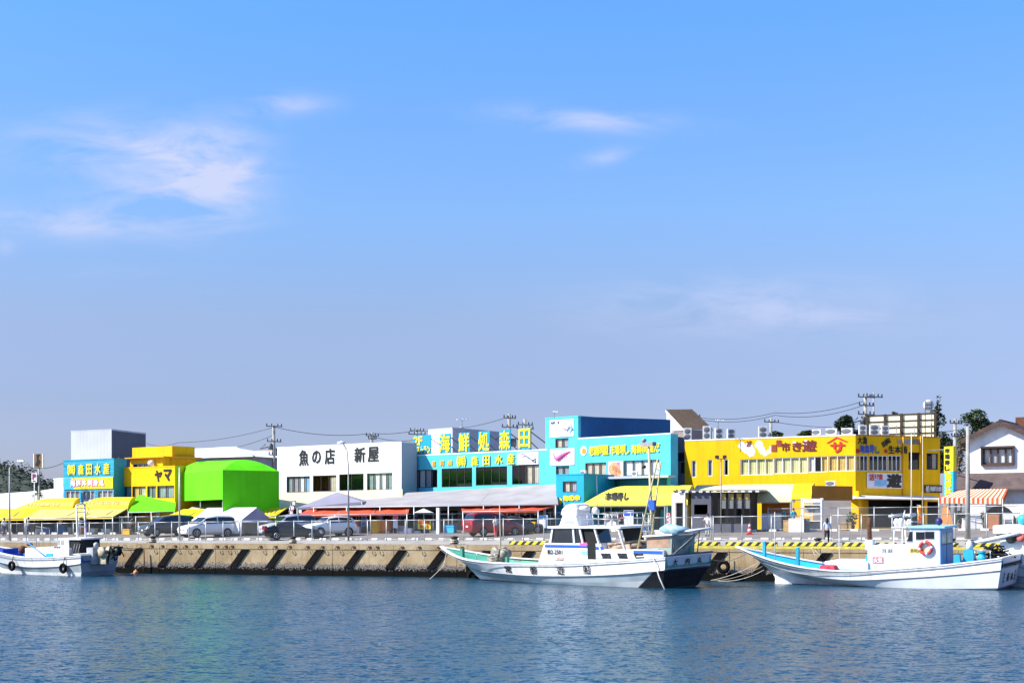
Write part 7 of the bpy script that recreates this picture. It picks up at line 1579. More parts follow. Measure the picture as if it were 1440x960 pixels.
# ---- right boat: white with sky blue decks
def blue_boat():
    fa, root = boat_root('fishing_boat', 'white fishing boat with sky blue decks and a red lifebuoy on its cabin', (1035.5, 97.2), (1426, 87.2)); T = fa.L; k = T / 18.2; sc = lambda c: [(x * k, y, z) for x, y, z in c]
    L = hull(root, sc([(0, .04, 2.42), (1.8, 1.15, 1.97), (3.8, 1.95, 1.52), (6, 2.3, 1.18), (8.5, 2.4, 1.04), (11.5, 2.35, 1.22), (14.8, 2.45, 1.55), (18.1, 2.45, 2.0)]), sc([(1.3, .03, 1.75), (2.6, .95, 1.35), (4.6, 1.7, .92), (7, 2.1, .60), (9, 2.25, .50), (12, 2.3, .68), (15, 2.4, .95), (18, 2.42, 1.28)]), sc([(2.6, .02, .75), (3.6, .4, .62), (5.4, .95, .40), (8, 1.6, .16), (11, 2.05, .08), (14.6, 2.2, .10), (17.8, 2.25, .22)]), sc([(2.95, .03, .06), (3.8, .35, .06), (5.8, .85, .06), (8.5, 1.55, .06), (12, 1.98, .06), (15.2, 2.1, .06), (17.6, 2.1, .06)]), [deckblue, deckblue], .8, low_m=mat('hull_white_lower', (.74, .76, .78), .4, .08, .7), transom_m=mat('transom_pale', (.56, .57, .66), .5, .1, 1), counter=4)
    p, q, lo = L[0][-1], L[1][-1], L[2][-1]; h = 1.35; X = lambda u, v=770, off=h: fa.uv(u, v, off)[0]; Z = lambda u, v, off=h: fa.uv(u, v, off)[1]
    # bulbous forefoot
    bu = MB(); bu.lathe([(.02, -.5), (.26, -.42), (.38, -.1), (.44, .6), (.42, 1.6), (.3, 3.0)], 14, (L[3][0].x + .35, 0, .10), axis='x'); bu.build('forefoot', hullw, root)
    t = MB()
    for i, ch in enumerate(('長', '丸')): y = -.55 + i * .95; i0 = len(t.v); t.text(ch, y, .52, y + .46, 1.0, th=.012, off=.03); t.v[i0:] = [(q.x + (lo.x - q.x) * (q.z - c[2]) / (q.z - lo.z) + .03 - c[1], c[0], c[2]) for c in t.v[i0:]]
    for y, body in ((-1.35, 'なかみ'), (1.35, 'いばら')):
        for i, ch in enumerate(body): i0 = len(t.v); z1 = 1.1 - i * .22; t.text(ch, y - .09, z1 - .18, y + .09, z1, th=.012, off=.02); t.v[i0:] = [(q.x + (lo.x - q.x) * (q.z - c[2]) / (q.z - lo.z) + .03 - c[1], c[0], c[2]) for c in t.v[i0:]]
    t.build('stern_lettering', black, root)
    t = MB(); t.box(p.x - .05, -p.y + .1, p.z - .52, p.x + .02, p.y - .1, p.z - .34); t.build('transom_slot', dark, root)
    # bow posts
    for u, v0, nm in ((1075.5, 760.5, 'bow_post'), (1122.5, 768.5, 'bow_post'), (1203, 788.5, 'side_post')):
        off = .6 if u < 1100 else 1.0; x = X(u, off=off); mb = MB(); z = Z(u, v0, off); mb.box(x - .10, -off - .10, 1.75 if u < 1100 else 1.2, x + .10, -off + .12, z); mb.build(nm, mat('cyan_post_paint', (.02, .36, .50), .6, .15), root, bevel=.02)
    po = MB(); x = X(1090, off=.5); po.tube([(x, -.5, 1.2), (x + .05, -.5, Z(1092, 719, .5))], [.035, .022], 6); x = X(1181, off=.5); po.tube([(x, -.5, 1.2), (x, -.5, Z(1181, 737, .5))], [.035, .022], 6); po.build('pole', ropew, root)
    # red net sack
    s0, k0 = on_hull(L, X(1163, 790, 1.9)); nb = MB(); nb.box(X(1153, off=1.9), -1.95, s0.z - .15, X(1174.5, off=1.9), -1.2, s0.z + .32); nb.build('red_net_sack', mat('red_white_netting', (.68, .05, .10), .8, .5, 7, bump=.8, bscale=14), root, bevel=.08)
    # hatch trunk and cabin
    zd = 1.1; zt1 = Z(1240, 779); x0, x1 = X(1160, off=1.5), X(1322); tk = MB(); tk.box(x0, -1.5, zd, X(1222), 1.5, Z(1180, 787.6, 1.5)); tk.build('fore_hatch', cabinw, root, bevel=.04)
    zc = Z(1290, 741.5); xa, xb, xc, xd = X(1220.5), X(1275), X(1281), X(1322.5); zl = Z(1250, 766)
    cb = MB(); cb.prism([(xa, -h, zd), (xd, -h, zd), (xd, -h, zc), (xc, -h, zc), (xb, -h, zl), (xa, -h, zl)], (0, 2 * h, 0)); cb.build('cabin', cabinw, root, bevel=.04)
    rr_ = MB(); rr_.box(xc - .1, -h - .12, zc + .002, xd + .35, h + .12, zc + .14); rr_.build('cabin_roof', mat('pale_cyan_roof', (.30, .62, .70), .5, .1), root, bevel=.04)
    for u0, u1, va, vb, sk in ((1276.5, 1284, 746, 759.5, .0), (1289, 1301, 746.5, 757, 0), (1302, 1314.5, 746, 756, 0)):
        a, b = X(u0), X(u1); z1, z0 = Z(u0, va), Z(u0, vb); g = MB(); g.prism([(a + (.18 if u0 < 1280 else 0), -h - .03, z1), (b, -h - .03, z1), (b, -h - .03, z0), (a, -h - .03, z0)], (0, .02, 0)); wo = g.build('cabin_window', carglass, root); f = MB(); e = .05; f.box(a - e, -h - .025, z0 - e, b + e, -h - .012, z0 - .002); f.box(a - e, -h - .025, z1 + .002, b + e, -h - .012, z1 + e); f.build('frame', mat('window_trim_grey', (.45, .45, .45), .5, .1), wo)
    bk = MB(); wdt = h; bk.box(xd + .005, -h, zd + .2, xd + .05, h, zc - .02); bk.build('cabin_back', mat('blue_grey_door', (.14, .27, .48), .55, .12, 1), root)
    dg = MB()
    for y0, y1 in ((-1.15, -.15), (.05, 1.05)): dg.box(xd + .055, y0, zc - .95, xd + .065, y1, zc - .35)
    dg.build('door_window', mat('pale_window', (.42, .46, .42), .2, .3, 2), root); dg = MB(); dg.box(xd + .056, -.12, zd + .3, xd + .07, -.06, zc - .3); dg.box(xd + .056, -1.25, zc - 1.05, xd + .07, 1.15, zc - .99); dg.build('door_frame', mat('navy_trim', (0, 0, 0)), root)
    mb = MB(); x, z = X(1303), Z(1303, 768.5); n = 20; g = [[(x + math.cos(a) * (.37 + .1 * math.cos(b)), -h - .12 + .1 * math.sin(b), z + math.sin(a) * (.37 + .1 * math.cos(b))) for b in [6.283 * j / 8 for j in range(8)]] for a in [6.283 * i / n for i in range(n + 1)]]
    for i in range(n): mb.loft([g[i], g[i + 1]], 1 if i % 5 == 0 else 0, closed=True)
    mb.build('lifebuoy', [mat('lifebuoy_red', (.60, .06, .05), .5, .1), white], root)
    s = MB(); s.box(X(1280), -h - .02, Z(1290, 776), X(1301), -h - .008, Z(1290, 768.8)); s.build('yellow_nameplate', mat('pale_yellow_plate', (.78, .68, .22), .6, .1), root); s = MB(); s.text('那珂湊丸', X(1281), Z(1290, 775), X(1300), Z(1290, 770), y=-h - .021, th=.01, off=.02); s.build('nameplate_lettering', mat('brown_ink', (.30, .20, .03), .6, .1), root)
    s = MB(); s.box(X(1227.5), -h - .02, Z(1235, 790.6), X(1243), -h - .008, Z(1235, 781.4)); s.build('red_sticker', mat('dusty_red_plate', (.50, .16, .20), .6, .1), root); s = MB(); s.text('火気', X(1229), Z(1235, 789.6), X(1241.5), Z(1235, 782.6), y=-h - .021, th=.01, off=.03); s.build('sticker_lettering', white, root)
    s = MB(); s.text('茨城 3級船', X(1241), Z(1250, 776), X(1256), Z(1250, 769.6), y=-h - .002, th=.01, off=.0); s.build('registration', steel, root)
    # exhaust stack, arch with lamps
    e = MB(); x = X(1223, off=.4); e.tube([(x, -.3, zd), (x, -.3, Z(1222, 738, .4)), (x, -.3, Z(1222, 727, .4))], [.16, .14, .12], 10, 0); e.build('exhaust_stack', rust, root); e = MB(); e.box(x - .25, -.5, zl - .3, x + .25, .0, Z(1222, 758, .4)); e.build('stack_base', mat('pale_blue_casing', (.5, .58, .70), .5, .1), root); e = MB(); e.box(X(1217.5), -1.3, Z(1218, 790), X(1223), -.9, Z(1218, 779)); e.build('cyan_locker', skyblue, root)
    ar = MB()
    for u, sg in ((1254, -1), (1272, -1), (1254, 1), (1272, 1)): ar.tube([(X(u), sg * .9, zl), (X(u + (1 if u < 1260 else -2)), sg * .85, Z(1260, 741))], .045, 6)
    zz = Z(1260, 741); ar.box(X(1252), -1.0, zz, X(1273), 1.0, zz + .08); ar.build('lamp_arch', white, root)
    lm = MB()
    for u in (1255.5, 1262): lm.lathe([(.02, 0), (.16, .08), (.2, .3), (.13, .5), (.02, .54)], 10, (X(u), -.5, zz + .08)); lm.lathe([(.02, 0), (.15, .06), (.18, .25), (.02, .45)], 10, (X(u + 4), .5, zz + .08))
    lm.build('deck_lamp', offwhite, root); lm = MB(); lm.tube([(X(1247), -.8, zz + .72), (X(1266), -.2, zz + .85)], .09, 7); lm.tube([(X(1258), .4, zz + .72), (X(1276), .5, zz + .80)], .11, 7); lm.tube([(X(1264), -.5, zz + .08), (X(1268), -.5, zz + 1.1)], .05, 6); lm.build('radar_bar', alu, root)
    for u, v, nm in ((1279.5, 722.5, 'mast_head'), (1284, 728, 'mast_head')): pass
    mt = MB(); x = X(1280, off=.2); mt.tube([(x, 0, zl), (x, 0, Z(1280, 721, .2))], .05, 6); mt.tube([(x - .3, 0, Z(1280, 733, .2)), (x + .5, 0, Z(1280, 733, .2))], .03, 5); mt.lathe([(.02, 0), (.2, .03), (.2, .16), (.02, .2)], 12, (x, 0, Z(1280, 727, .2))); mt.build('light_mast', alu, root)
    bb = MB(); bb.lathe([(.01, -.24), (.16, -.18), (.24, 0), (.16, .18), (.01, .24)], 14, (xd - .35, -.3, zc + .40)); bb.tube([(xd - .35, -.3, zc + .1), (xd - .35, -.3, zc + .3)], .03, 5); bb.build('day_shape_ball', mat('navy_ball', (.03, .03, .16), .5, .1), root)
    # aft: cyan winch bollard, net heap
    wb = MB(); x = X(1364, off=.6); wb.box(x - .32, -.9, 1.2, x + .32, -.3, Z(1364, 772, .6)); wb.lathe([(.3, 0), (.3, .25), (.2, .3), (.2, .5), (.3, .55), (.02, .6)], 12, (x + .75, -.6, 1.75)); wb.build('winch', mat('cyan_post_paint', (0, 0, 0)), root); wb = MB(); wb.lathe([(.2, 0), (.24, .3), (.14, .5), (.02, .62)], 12, (x, -.6, Z(1364, 772, .6) + .002)); wb.build('winch_head', offwhite, root)
    wb = MB(); x = X(1347, off=1.0); wb.prism([(x - .22, -1.3, 1.3), (x + .28, -1.3, 1.3), (x + .2, -1.3, Z(1347, 778, 1)), (x - .1, -1.3, Z(1347, 778, 1))], (0, .3, 0)); wb.build('bulwark_knee', mat('cyan_post_paint', (0, 0, 0)), root)
    nh = MB(); nr = random.Random(9); cx, cz = X(1399, off=.3), p.z + .05
    for i in range(90): a, b = nr.uniform(0, 6.3), nr.uniform(0, 1.4); r = nr.uniform(.5, .95); s = Vector((cx + math.cos(a) * math.cos(b) * r, .1 + math.sin(a) * math.cos(b) * r, cz - .4 + math.sin(b) * r * 1.2)); nh.tube([s, s + Vector((nr.uniform(-.3, .3), nr.uniform(-.3, .3), nr.uniform(-.12, .12))), s + Vector((nr.uniform(-.4, .4), nr.uniform(-.4, .4), nr.uniform(-.25, .1)))], .05, 5)
    nh.build('net_heap', mat('black_netting', (.02, .018, .018), .9, .4, 5), root)
    r_ = MB(); 
    for dx in (-1.6, -.7): r_.tube([(p.x + dx, -p.y + .08, p.z), (p.x + dx, -p.y + .08, p.z + .5)], .025, 5)
    r_.tube([(p.x - 1.6, -p.y + .08, p.z + .5), (p.x - .7, -p.y + .08, p.z + .5)], .025, 5); r_.build('stern_hoop', alu, root)
    return fa, root, L
BB = blue_boat()

# ---- left boat
def left_boat():
    fa, root = boat_root('fishing_boat', 'small white fishing boat with a deep blue hold and tyre fenders, at the left', (-24, 117.5), (143, 109.5)); T = fa.L; k = T / 13; sc = lambda c: [(x * k, y, z) for x, y, z in c]
    L = hull(root, sc([(0, .04, 2.3), (1.6, .8, 2.0), (3.6, 1.45, 1.68), (6.4, 1.8, 1.42), (9.2, 1.9, 1.42), (11.2, 1.9, 1.52), (12.9, 1.85, 1.62)]), sc([(1.4, .03, 1.2), (2.6, .7, 1.0), (4.4, 1.25, .82), (7, 1.65, .66), (9.5, 1.8, .72), (11.4, 1.82, .86), (12.8, 1.8, 1.02)]), sc([(1.9, .02, .5), (3, .5, .42), (5, 1.05, .32), (7.5, 1.5, .28), (9.6, 1.62, .30), (11, 1.66, .34), (12.7, 1.66, .36)]), sc([(2.1, .02, -.06), (3.2, .42, -.06), (5.2, .95, -.06), (7.6, 1.4, -.06), (9.6, 1.5, -.06), (11, 1.55, -.06), (12.5, 1.55, -.06)]), [deepblue, deepblue], .8, low_m=mat('hull_grey_tint', (.42, .46, .46), .5, .2, .8), transom_m=mat('transom_grey', (.36, .41, .45), .5, .2, 1), counter=4)
    h = 1.1; X = lambda u, v=770, off=h: fa.uv(u, v, off)[0]; Z = lambda u, v, off=h: fa.uv(u, v, off)[1]; p = L[0][-1]; zd = .95
    tk = MB(); tk.box(X(36, off=1.3), -1.3, zd, X(98, off=1.3), 1.3, Z(60, 769.6, 1.3)); tk.build('hatch_trunk', cabinw, root, bevel=.05)
    zc = Z(92, 755.6); xa, xb, xc = X(80), X(98), X(112.5); cb = MB(); cb.prism([(xa, -h, zd), (xb, -h, zd), (xb, -h, zc), (xa + .25, -h, zc)], (0, 2 * h, 0)); cb.build('wheelhouse', cabinw, root, bevel=.04)
    c2 = MB(); c2.box(xb + .004, -h, zc - .12, xc + .2, h, zc); c2.build('wheelhouse_roof', cabinw, root); c3 = MB(); c3.box(xb + .004, -h + .12, zd, xc - .1, h - .1, zc - .125); c3.build('open_cockpit', mat('cockpit_black', (.018, .018, .02), .9, .3), root)
    w = MB(); w.box(X(82), -h - .02, Z(86, 764.6), X(91.8), -h - .004, Z(86, 758)); w.build('wheelhouse_window', mat('grey_pane', (.35, .33, .36), .2, .2, 3), root); w = MB(); w.box(X(86.6), -h - .03, Z(86, 764.6), X(87.4), -h - .021, Z(86, 758)); w.build('window_bar', white, root)
    w = MB()
    for i in range(3): w.box(X(77.5 + i * 3.2), -h - .02, Z(80, 772.5), X(80 + i * 3.2), -h - .004, Z(80, 767.5))
    w.build('vent', dark, root)
    for u in (111.5, 121.5):
        m = MB(); x = X(u + 1, off=.4 if u < 115 else -.3); y = -.5 if u < 115 else .3; m.tube([(x, y, zd), (x - .05, y, Z(u, 709.5, .4))], [.085, .07], 8); m.build('mast_leg', offwhite if u < 115 else mat('lilac_white', (.55, .54, .70), .5, .1), root)
    m = MB(); x0_, x1_ = X(112.5, off=.4), X(122.5, off=-.3)
    for v in (709, 714, 719.5, 732, 740): m.tube([(x0_ - .03, -.5, Z(112, v, .4)), (x1_ - .03, .3, Z(112, v, .4))], .035, 5)
    m.tube([(x0_, -.5, Z(112, 709, .4)), (x0_ + .3, -.2, Z(112, 706.5, .4)), (x1_ - .3, .1, Z(112, 706.5, .4)), (x1_, .3, Z(112, 709, .4))], .03, 5); m.build('mast_rung', offwhite, root)
    b = MB(); b.box(X(66, off=1.3), -1.34, Z(70, 790.4, 1.3), X(75.5, off=1.3), -1.302, Z(70, 776.6, 1.3)); b.build('turquoise_plate', skyblue, root)
    b = MB(); b.tube([(X(40), -1.2, Z(42, 760)), (X(79), -1.45, Z(79, 788))], .055, 6); b.build('blue_boathook', mat('blue_pole', (.04, .20, .50), .5, .1), root); b = MB(); b.tube([(X(56), .4, Z(57, 758)), (X(80), .6, Z(80, 770))], .05, 6); b.build('blue_spar', ltblue, root)
    g = MB(); 
    for u, v in ((2, 771), (9, 778)): g.box(X(u, off=.7), -.9, 1.0, X(u + 6, off=.7), .6, Z(u, v, .7))
    g.build('blue_locker', deepblue, root)
    d = MB(); xk = X(136); d.lathe([(.05, -.45), (.42, -.42), (.42, -.34), (.16, -.3), (.16, .3), (.42, .34), (.42, .42), (.05, .45)], 16, (xk, -.2, 1.85), axis='y'); d.box(xk - .35, -.5, zd, xk + .35, .3, 1.6); d.build('hauler_drum', mat('tan_hauler', (.42, .37, .26), .6, .3, 3), root)
    d = MB(); d.lathe([(.05, -.2), (.36, -.16), (.2, 0), (.36, .16), (.05, .2)], 14, (xk + 1.0, .1, 1.9), axis='y'); d.tube([(xk + .7, -.2, 1.3), (xk + 1.1, .2, 2.4), (xk + 1.5, .3, 1.5)], .05, 6); d.tube([(xk + .5, .3, 1.2), (xk + .8, -.3, 2.2)], .06, 6); d.tube([(xk + .3, -.3, zd), (xk + .6, -.2, 2.3), (xk + 1.6, .1, 2.2)], .08, 6); d.build('line_hauler', mat('oily_black', (0, 0, 0)), root); d = MB(); d.box(xk - 1.3, -.9, zd, xk - .6, .5, 2.2); d.lathe([(.02, 0), (.2, .05), (.2, .3), (.02, .4)], 10, (xk - .9, -.3, 2.2)); d.build('engine_casing', mat('casing_grey', (.45, .47, .48), .5, .3, 3), root)
    d = MB(); d.box(p.x - 1.7, -1.3, zd + .2, p.x - .5, 1.2, 1.5); d.build('stern_box', mat('pale_blue_tarpaulin', (0, 0, 0)), root); d = MB(); d.box(p.x - .9, -1.85, p.z + .08, p.x - .2, 1.85, p.z + .16); d.build('stern_plank', offwhite, root)
    t = MB(); 
    for i in range(3): t.tube([(p.x - 1.5 + .3 * i, -1.4, p.z + .08), (p.x - 1.4 + .3 * i, -1.2, p.z + .9)], .03, 5)
    t.build('rod_holder', steel, root)
    for u, v in ((19.5, 794), (94, 797)): s, kk = on_hull(L, X(u, off=1.7)); tyre_fender(root, (X(u, off=1.7), -max(s.y, kk.y) - .14, Z(u, v, 1.8)))
    ra = MB()
    for u in (44, 53, 63): ra.tube([(X(u, off=.2), .4, zd), (X(u, off=.2), .4, Z(u, 744, .2))], .03, 5)
    ra.tube([(X(44, off=.2), .4, Z(50, 740, .2)), (X(63, off=.2), .4, Z(50, 743, .2))], .03, 5); ra.build('gear_rail', steel, root)
    q = MB(); q.lathe([(.05, 0), (.3, .05), (.34, .5), (.1, .62)], 10, (X(30, off=0), .2, 1.6)); q.lathe([(.02, 0), (.25, .05), (.25, .2), (.02, .26)], 10, (X(43, off=.5), -.5, 2.25)); q.build('deck_drum', rust, root)
    return fa, root, L
LB = left_boat()

# ---- small boat tucked behind the right one
def back_boat():
    fa, root = boat_root('moored_boat', 'white boat with a flat cabin roof mostly hidden behind the stern of the blue-decked boat', (1372, 92.2), (1520, 88.2)); k = fa.L / 9; sc = lambda c: [(x * k, y, z) for x, y, z in c]
    hull(root, sc([(0, .04, 1.9), (1.5, .7, 1.7), (3.5, 1.2, 1.5), (6, 1.4, 1.4), (9, 1.4, 1.5)]), sc([(.8, .03, 1.1), (2, .6, .9), (4, 1.1, .75), (6.5, 1.3, .7), (8.9, 1.3, .85)]), sc([(1.2, .02, .4), (2.4, .4, .3), (4.2, .9, .25), (6.5, 1.15, .25), (8.6, 1.1, .4)]), sc([(1.4, .02, -.06), (2.6, .35, -.06), (4.4, .8, -.06), (6.5, 1.05, -.06), (8.4, 1, -.06)]), deckblue, .5, n=20)
    X = lambda u, off=1.1: fa.uv(u, 750, off)[0]; Z = lambda v: fa.uv(1420, v, 1.1)[1]; z0, z1 = Z(749), Z(737.5); x0 = X(1398); c = MB(); c.box(x0 + .4, -1.05, .9, X(1500), 1.05, z0); c.build('cabin', cabinw, root); r = MB(); r.box(x0, -1.25, z0 + .002, X(1505), 1.25, z1); r.build('cabin_roof', cabinw, root, bevel=.05)
    w = MB()
    for u in (1402, 1413, 1427): w.box(X(u), -1.075, z0 - .32, X(u + 8), -1.055, z0 - .05)
    w.build('cabin_window', carglass, root); s = MB(); s.tube([(X(1366), -1.6, Z(763)), (X(1405), -1.5, Z(755)), (X(1438), -1.4, Z(748))], [.08, .13, .10], 8); s.tube([(X(1369), -1.3, Z(764.5)), (X(1438), -1.2, Z(752))], .07, 6); s.build('stowed_spar', offwhite, root)
    b = MB(); b.lathe([(.02, 0), (.35, .1), (.4, .4), (.3, .62), (.02, .7)], 12, (X(1436), -.4, z1)); b.build('blue_buoy', skyblue, root); e = MB(); e.lathe([(.01, -.25), (.3, -.2), (.36, 0), (.3, .2), (.01, .25)], 12, (X(1424), -1.25, Z(755)), axis='y'); e.box(X(1419), -1.5, Z(760), X(1427), -1.3, Z(757)); e.build('net_hauler', mat('oily_black', (0, 0, 0)), root); e = MB(); e.lathe([(.01, -.1), (.25, -.08), (.25, .08), (.01, .1)], 12, (X(1438), -1.3, Z(754.5)), axis='y'); e.build('red_float', mat('coral_float', (.70, .15, .13), .5, .1), root)
back_boat()

# ------------------------------------------------------------------ moorings
def rope(label, pts, sag, m=rope_m, r=.022, name='mooring_rope'):
    P = [Vector(p) for p in pts]; o = P[0]; v = []
    for a, b in zip(P, P[1:]):
        for i in range(10): f = i / 10; q = a.lerp(b, f); q.z -= sag * 4 * f * (1 - f); v.append(q - o)
    v.append(P[-1] - o); mb = MB(); mb.tube(v, r, 6); ob = mb.build(name, m, None, o); tag(ob, label, 'rope', 'mooring ropes')
bolm = mat('bollard_black', (.03, .028, .028), .6, .3, 5)
def bollard(u, d, label, s=1.0):
    p = G(u, d); root = thing('bollard', label, 'bollard', p, QROT, 'quay bollards'); mb = MB(); mb.lathe([(.3, 0), (.3, .05), (.2, .1), (.17, .35), (.28, .45), (.28, .52), (.05, .56)], 14); mb.build('post', bolm, root); c = MB(); c.tube([(-.3, 0, .12), (0, -.28, .14), (.3, 0, .16), (0, .28, .18), (-.28, 0, .22), (0, -.26, .26), (.26, 0, .28)], .06, 6); c.build('rope_turns', rope_m, root); root.scale = (s, s, s); return p + Vector((0, 0, .3 * s))
b1 = bollard(215, .7, 'rope-wound black bollard on the quay near the dark minivan'); b2 = bollard(412, .7, 'rusty black bollard on the quay beside the black saloon'); b3 = bollard(639, .7, 'black bollard by the bow of the charter boat', 1.1); b4 = bollard(1150, .6, 'bollard at the feet of the walking long-haired person'); b5 = bollard(1338, .6, 'bollard behind the blue cabin door of the right boat')
Lh = LB[0]; st = LB[2][0][-1]
rope('tan rope from the stern of the left boat up to the bollard', [Lh.world(st.x, -1.2, st.z + .1), onquay(tq(176), -.1, 2.3), b1], .25)
rope('dark rope lying slack along the coping left of the fenders', [b1, onquay(tq(196), -.2, 2.35), onquay(tq(160), -.2, 2.3)], .15)
rope('slack tan rope looping into the water behind the left boat', [Lh.world(st.x, -1.0, .7), onquay(tq(178), -1.6, .15), onquay(tq(195), -.6, .1)], .2)
bf = CB[0]
rope('pale rope from the charter boat bow down to the water', [bf.world(1.2, -.6, 2.0), bf.world(1.5, -1.2, 1.0), bf.world(.2, -1.5, -.1)], .05, ropew, .02)
rope('dark rope from the charter boat bow to the black bollard', [bf.world(.5, .1, 2.4), b3], .1)
ps = CB[2][0][-1]
rope('tan rope running from the charter boat stern to the quay', [bf.world(ps.x, 1.3, ps.z), onquay(tq(1058), 0, 2.3)], .6)
bf2 = BB[0]
for k, (dx, u, lab) in enumerate(((2.6, 1002, 'pale'), (2.9, 1008, 'tan'), (3.0, 1014, 'long pale'))): rope(lab + ' slack rope hanging between the bow of the blue-decked boat and the quay foot', [bf2.world(dx - .8, -.4, 1.4 - .25 * k), onquay(tq(u), -.6 - .3 * k, .05)], .16 + .05 * k, (ropew, rope_m, ropew)[k], .015)
rope('tan rope from the walking person\'s bollard down to the right boat', [b4, onquay(tq(1147), -.3, 2.2), bf2.world(5.6, 1.2, 2.0)], .1)
rope('second tan rope from the quay edge down to the blue bow deck', [onquay(tq(1160), .2, 2.5), onquay(tq(1143), -.4, 2.35), bf2.world(5.2, 1.3, 1.9)], .15)
# tyres and floats hung along the quay
def qtyre(u, d, z, r, label):
    root = thing('tyre_bumper', label, 'tyre', onquay(tq(u), d, z), QROT, 'tyres hung on the quay'); tyre_fender(root, (0, 0, 0), r)
qtyre(667, -.45, .75, .55, 'large black tyre hanging on the quay behind the charter boat bow'); qtyre(1019, -.5, 1.0, .5, 'black tyre on the quay right of the charter boat stern'); qtyre(670, -.5, .1, .6, 'half-sunk black tyre below the one behind the charter boat bow')
def buoy(u, d, label, m, r=.22):
    mb = MB(); mb.lathe([(.01, -r), (r * .7, -r * .7), (r, 0), (r * .7, r * .7), (r * .2, r), (r * .15, r * 1.3), (.01, r * 1.35)], 14); p = onquay(tq(u), d, .08); o = mb.build('buoy', m, None, p); tag(o, label, 'buoy')
buoy(198, -.7, 'small orange buoy floating at the foot of the quay', mat('faded_orange_buoy', (.66, .28, .13), .6, .2, 4)); buoy(1338, -.6, 'dark buoy behind the right boat', bolm, .2)
ch = MB(); ch.tube([(0, -.28, 1.9), (.05, -.3, 1.0), (0, -.3, .1)], .05, 6); o = ch.build('hanging_chain', rust, None, onquay(tq(205), 0, 0), QROT); tag(o, 'rusty chain hanging down the quay wall above the orange buoy', 'chain')
# ------------------------------------------------------------------ light, sky, camera
EL = R(41); SD = Vector((-.97 * math.cos(EL), -.243 * math.cos(EL), math.sin(EL))).normalized()
sun = bpy.data.lights.new('sun', 'SUN'); sun.energy = 4.6; sun.angle = R(.53); sun.color = (1.0, .95, .87)
so = bpy.data.objects.new('sun', sun); COL.objects.link(so); so.rotation_euler = SD.to_track_quat('Z', 'Y').to_euler(); so.location = (-60, 20, 80)
w = bpy.data.worlds.new('World'); SC.world = w; w.use_nodes = True; nt = w.node_tree; N = nt.nodes; L = nt.links
bg = N['Background']; sky = N.new('ShaderNodeTexSky'); sky.sky_type = 'NISHITA'; sky.sun_disc = False; sky.sun_elevation = EL; sky.sun_rotation = math.atan2(SD.x, SD.y); sky.air_density = 1.0; sky.dust_density = .6; sky.ozone_density = 1.0
tc = N.new('ShaderNodeTexCoord'); sp = N.new('ShaderNodeSeparateXYZ'); L.new(tc.outputs['Generated'], sp.inputs[0])
def mth(op, a, b=None, c=None, clamp=False):
    x = N.new('ShaderNodeMath'); x.operation = op; x.use_clamp = clamp
    for i, q in enumerate((a, b, c)):
        if q is None: continue
        if isinstance(q, (int, float)): x.inputs[i].default_value = q
        else: L.new(q, x.inputs[i])
    return x.outputs[0]
# colour balance of the air by elevation
tint = N.new('ShaderNodeValToRGB'); els = TINT; tint.color_ramp.elements[0].position = els[0][0]; tint.color_ramp.elements[0].color = (*els[0][1], 1); tint.color_ramp.elements[1].position = els[-1][0]; tint.color_ramp.elements[1].color = (*els[-1][1], 1)
for p_, c_ in els[1:-1]: e = tint.color_ramp.elements.new(p_); e.color = (*c_, 1)
L.new(sp.outputs['Z'], tint.inputs[0])
mul = N.new('ShaderNodeMix'); mul.data_type = 'RGBA'; mul.blend_type = 'MULTIPLY'; mul.inputs[0].default_value = 1; L.new(sky.outputs[0], mul.inputs[6]); L.new(tint.outputs[0], mul.inputs[7])
sc2 = N.new('ShaderNodeVectorMath'); sc2.operation = 'SCALE'; sc2.inputs['Scale'].default_value = 2.0; L.new(mul.outputs[2], sc2.inputs[0])
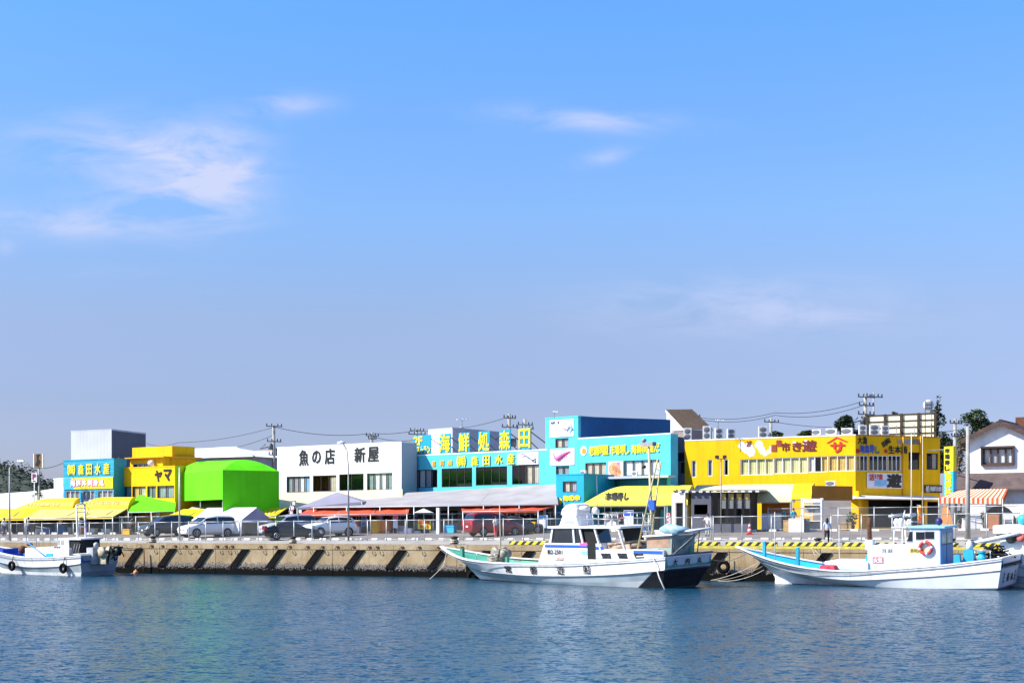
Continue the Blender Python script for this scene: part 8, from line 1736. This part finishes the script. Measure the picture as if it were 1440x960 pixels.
# thin clouds: soft wisps of noise in a few parts of the sky (azimuth tangent, elevation tangent)
yy = mth('MAXIMUM', sp.outputs['Y'], .02); ax = mth('DIVIDE', sp.outputs['X'], yy); az = mth('DIVIDE', sp.outputs['Z'], yy)
front = mth('GREATER_THAN', sp.outputs['Y'], .03)
cv = N.new('ShaderNodeCombineXYZ'); L.new(mth('MULTIPLY', ax, 9.), cv.inputs[0]); L.new(mth('MULTIPLY', az, 26.), cv.inputs[1])
nz1 = N.new('ShaderNodeTexNoise'); nz1.inputs['Scale'].default_value = 1.6; nz1.inputs['Detail'].default_value = 7; nz1.inputs['Roughness'].default_value = .58; nz1.inputs['Distortion'].default_value = .5; L.new(cv.outputs[0], nz1.inputs['Vector'])
tot = None
def blob(u, v, ru, rv, k, tilt=0., soft=.9):
    """cloud centred on a direction given by its tangents"""
    global tot
    cx, cz = (u - CX) / F, (HY - v) / F
    dx = mth('SUBTRACT', ax, cx); dz = mth('SUBTRACT', az, cz); dz = mth('MULTIPLY_ADD', dx, -tilt, dz)
    d2 = mth('ADD', mth('POWER', mth('ABSOLUTE', mth('DIVIDE', dx, ru / F)), 2.), mth('POWER', mth('ABSOLUTE', mth('DIVIDE', dz, rv / F)), 2.))
    m = mth('MULTIPLY', mth('POWER', 2.718, mth('MULTIPLY', d2, -soft)), k); tot = m if tot is None else mth('ADD', tot, m)
for b_ in CLOUDS: blob(*b_)
nn = N.new('ShaderNodeMapRange'); nn.inputs[1].default_value = .34; nn.inputs[2].default_value = .68; L.new(nz1.outputs['Fac'], nn.inputs[0])
dens = mth('MULTIPLY', mth('MULTIPLY', tot, nn.outputs[0]), front, clamp=True)
cm = N.new('ShaderNodeMix'); cm.data_type = 'RGBA'; L.new(dens, cm.inputs[0]); L.new(sc2.outputs[0], cm.inputs[6]); cm.inputs[7].default_value = (*CLOUDCOL, 1)
L.new(cm.outputs[2], bg.inputs['Color']); bg.inputs['Strength'].default_value = .10

cam = bpy.data.cameras.new('camera'); cam.sensor_width = 36; cam.lens = 36 * F / 1440; cam.shift_y = (HY - 480) / 1440; cam.clip_end = 8000; cam.clip_start = .5
co = bpy.data.objects.new('camera', cam); COL.objects.link(co); co.location = (0, 0, CAMZ); co.rotation_euler = (R(90), 0, 0); SC.camera = co
SC.view_settings.view_transform = 'Standard'; SC.view_settings.look = 'None'; SC.view_settings.exposure = EXPO; SC.view_settings.gamma = 1
SC.render.engine = 'CYCLES'; SC.cycles.max_bounces = 6; SC.cycles.transparent_max_bounces = 16
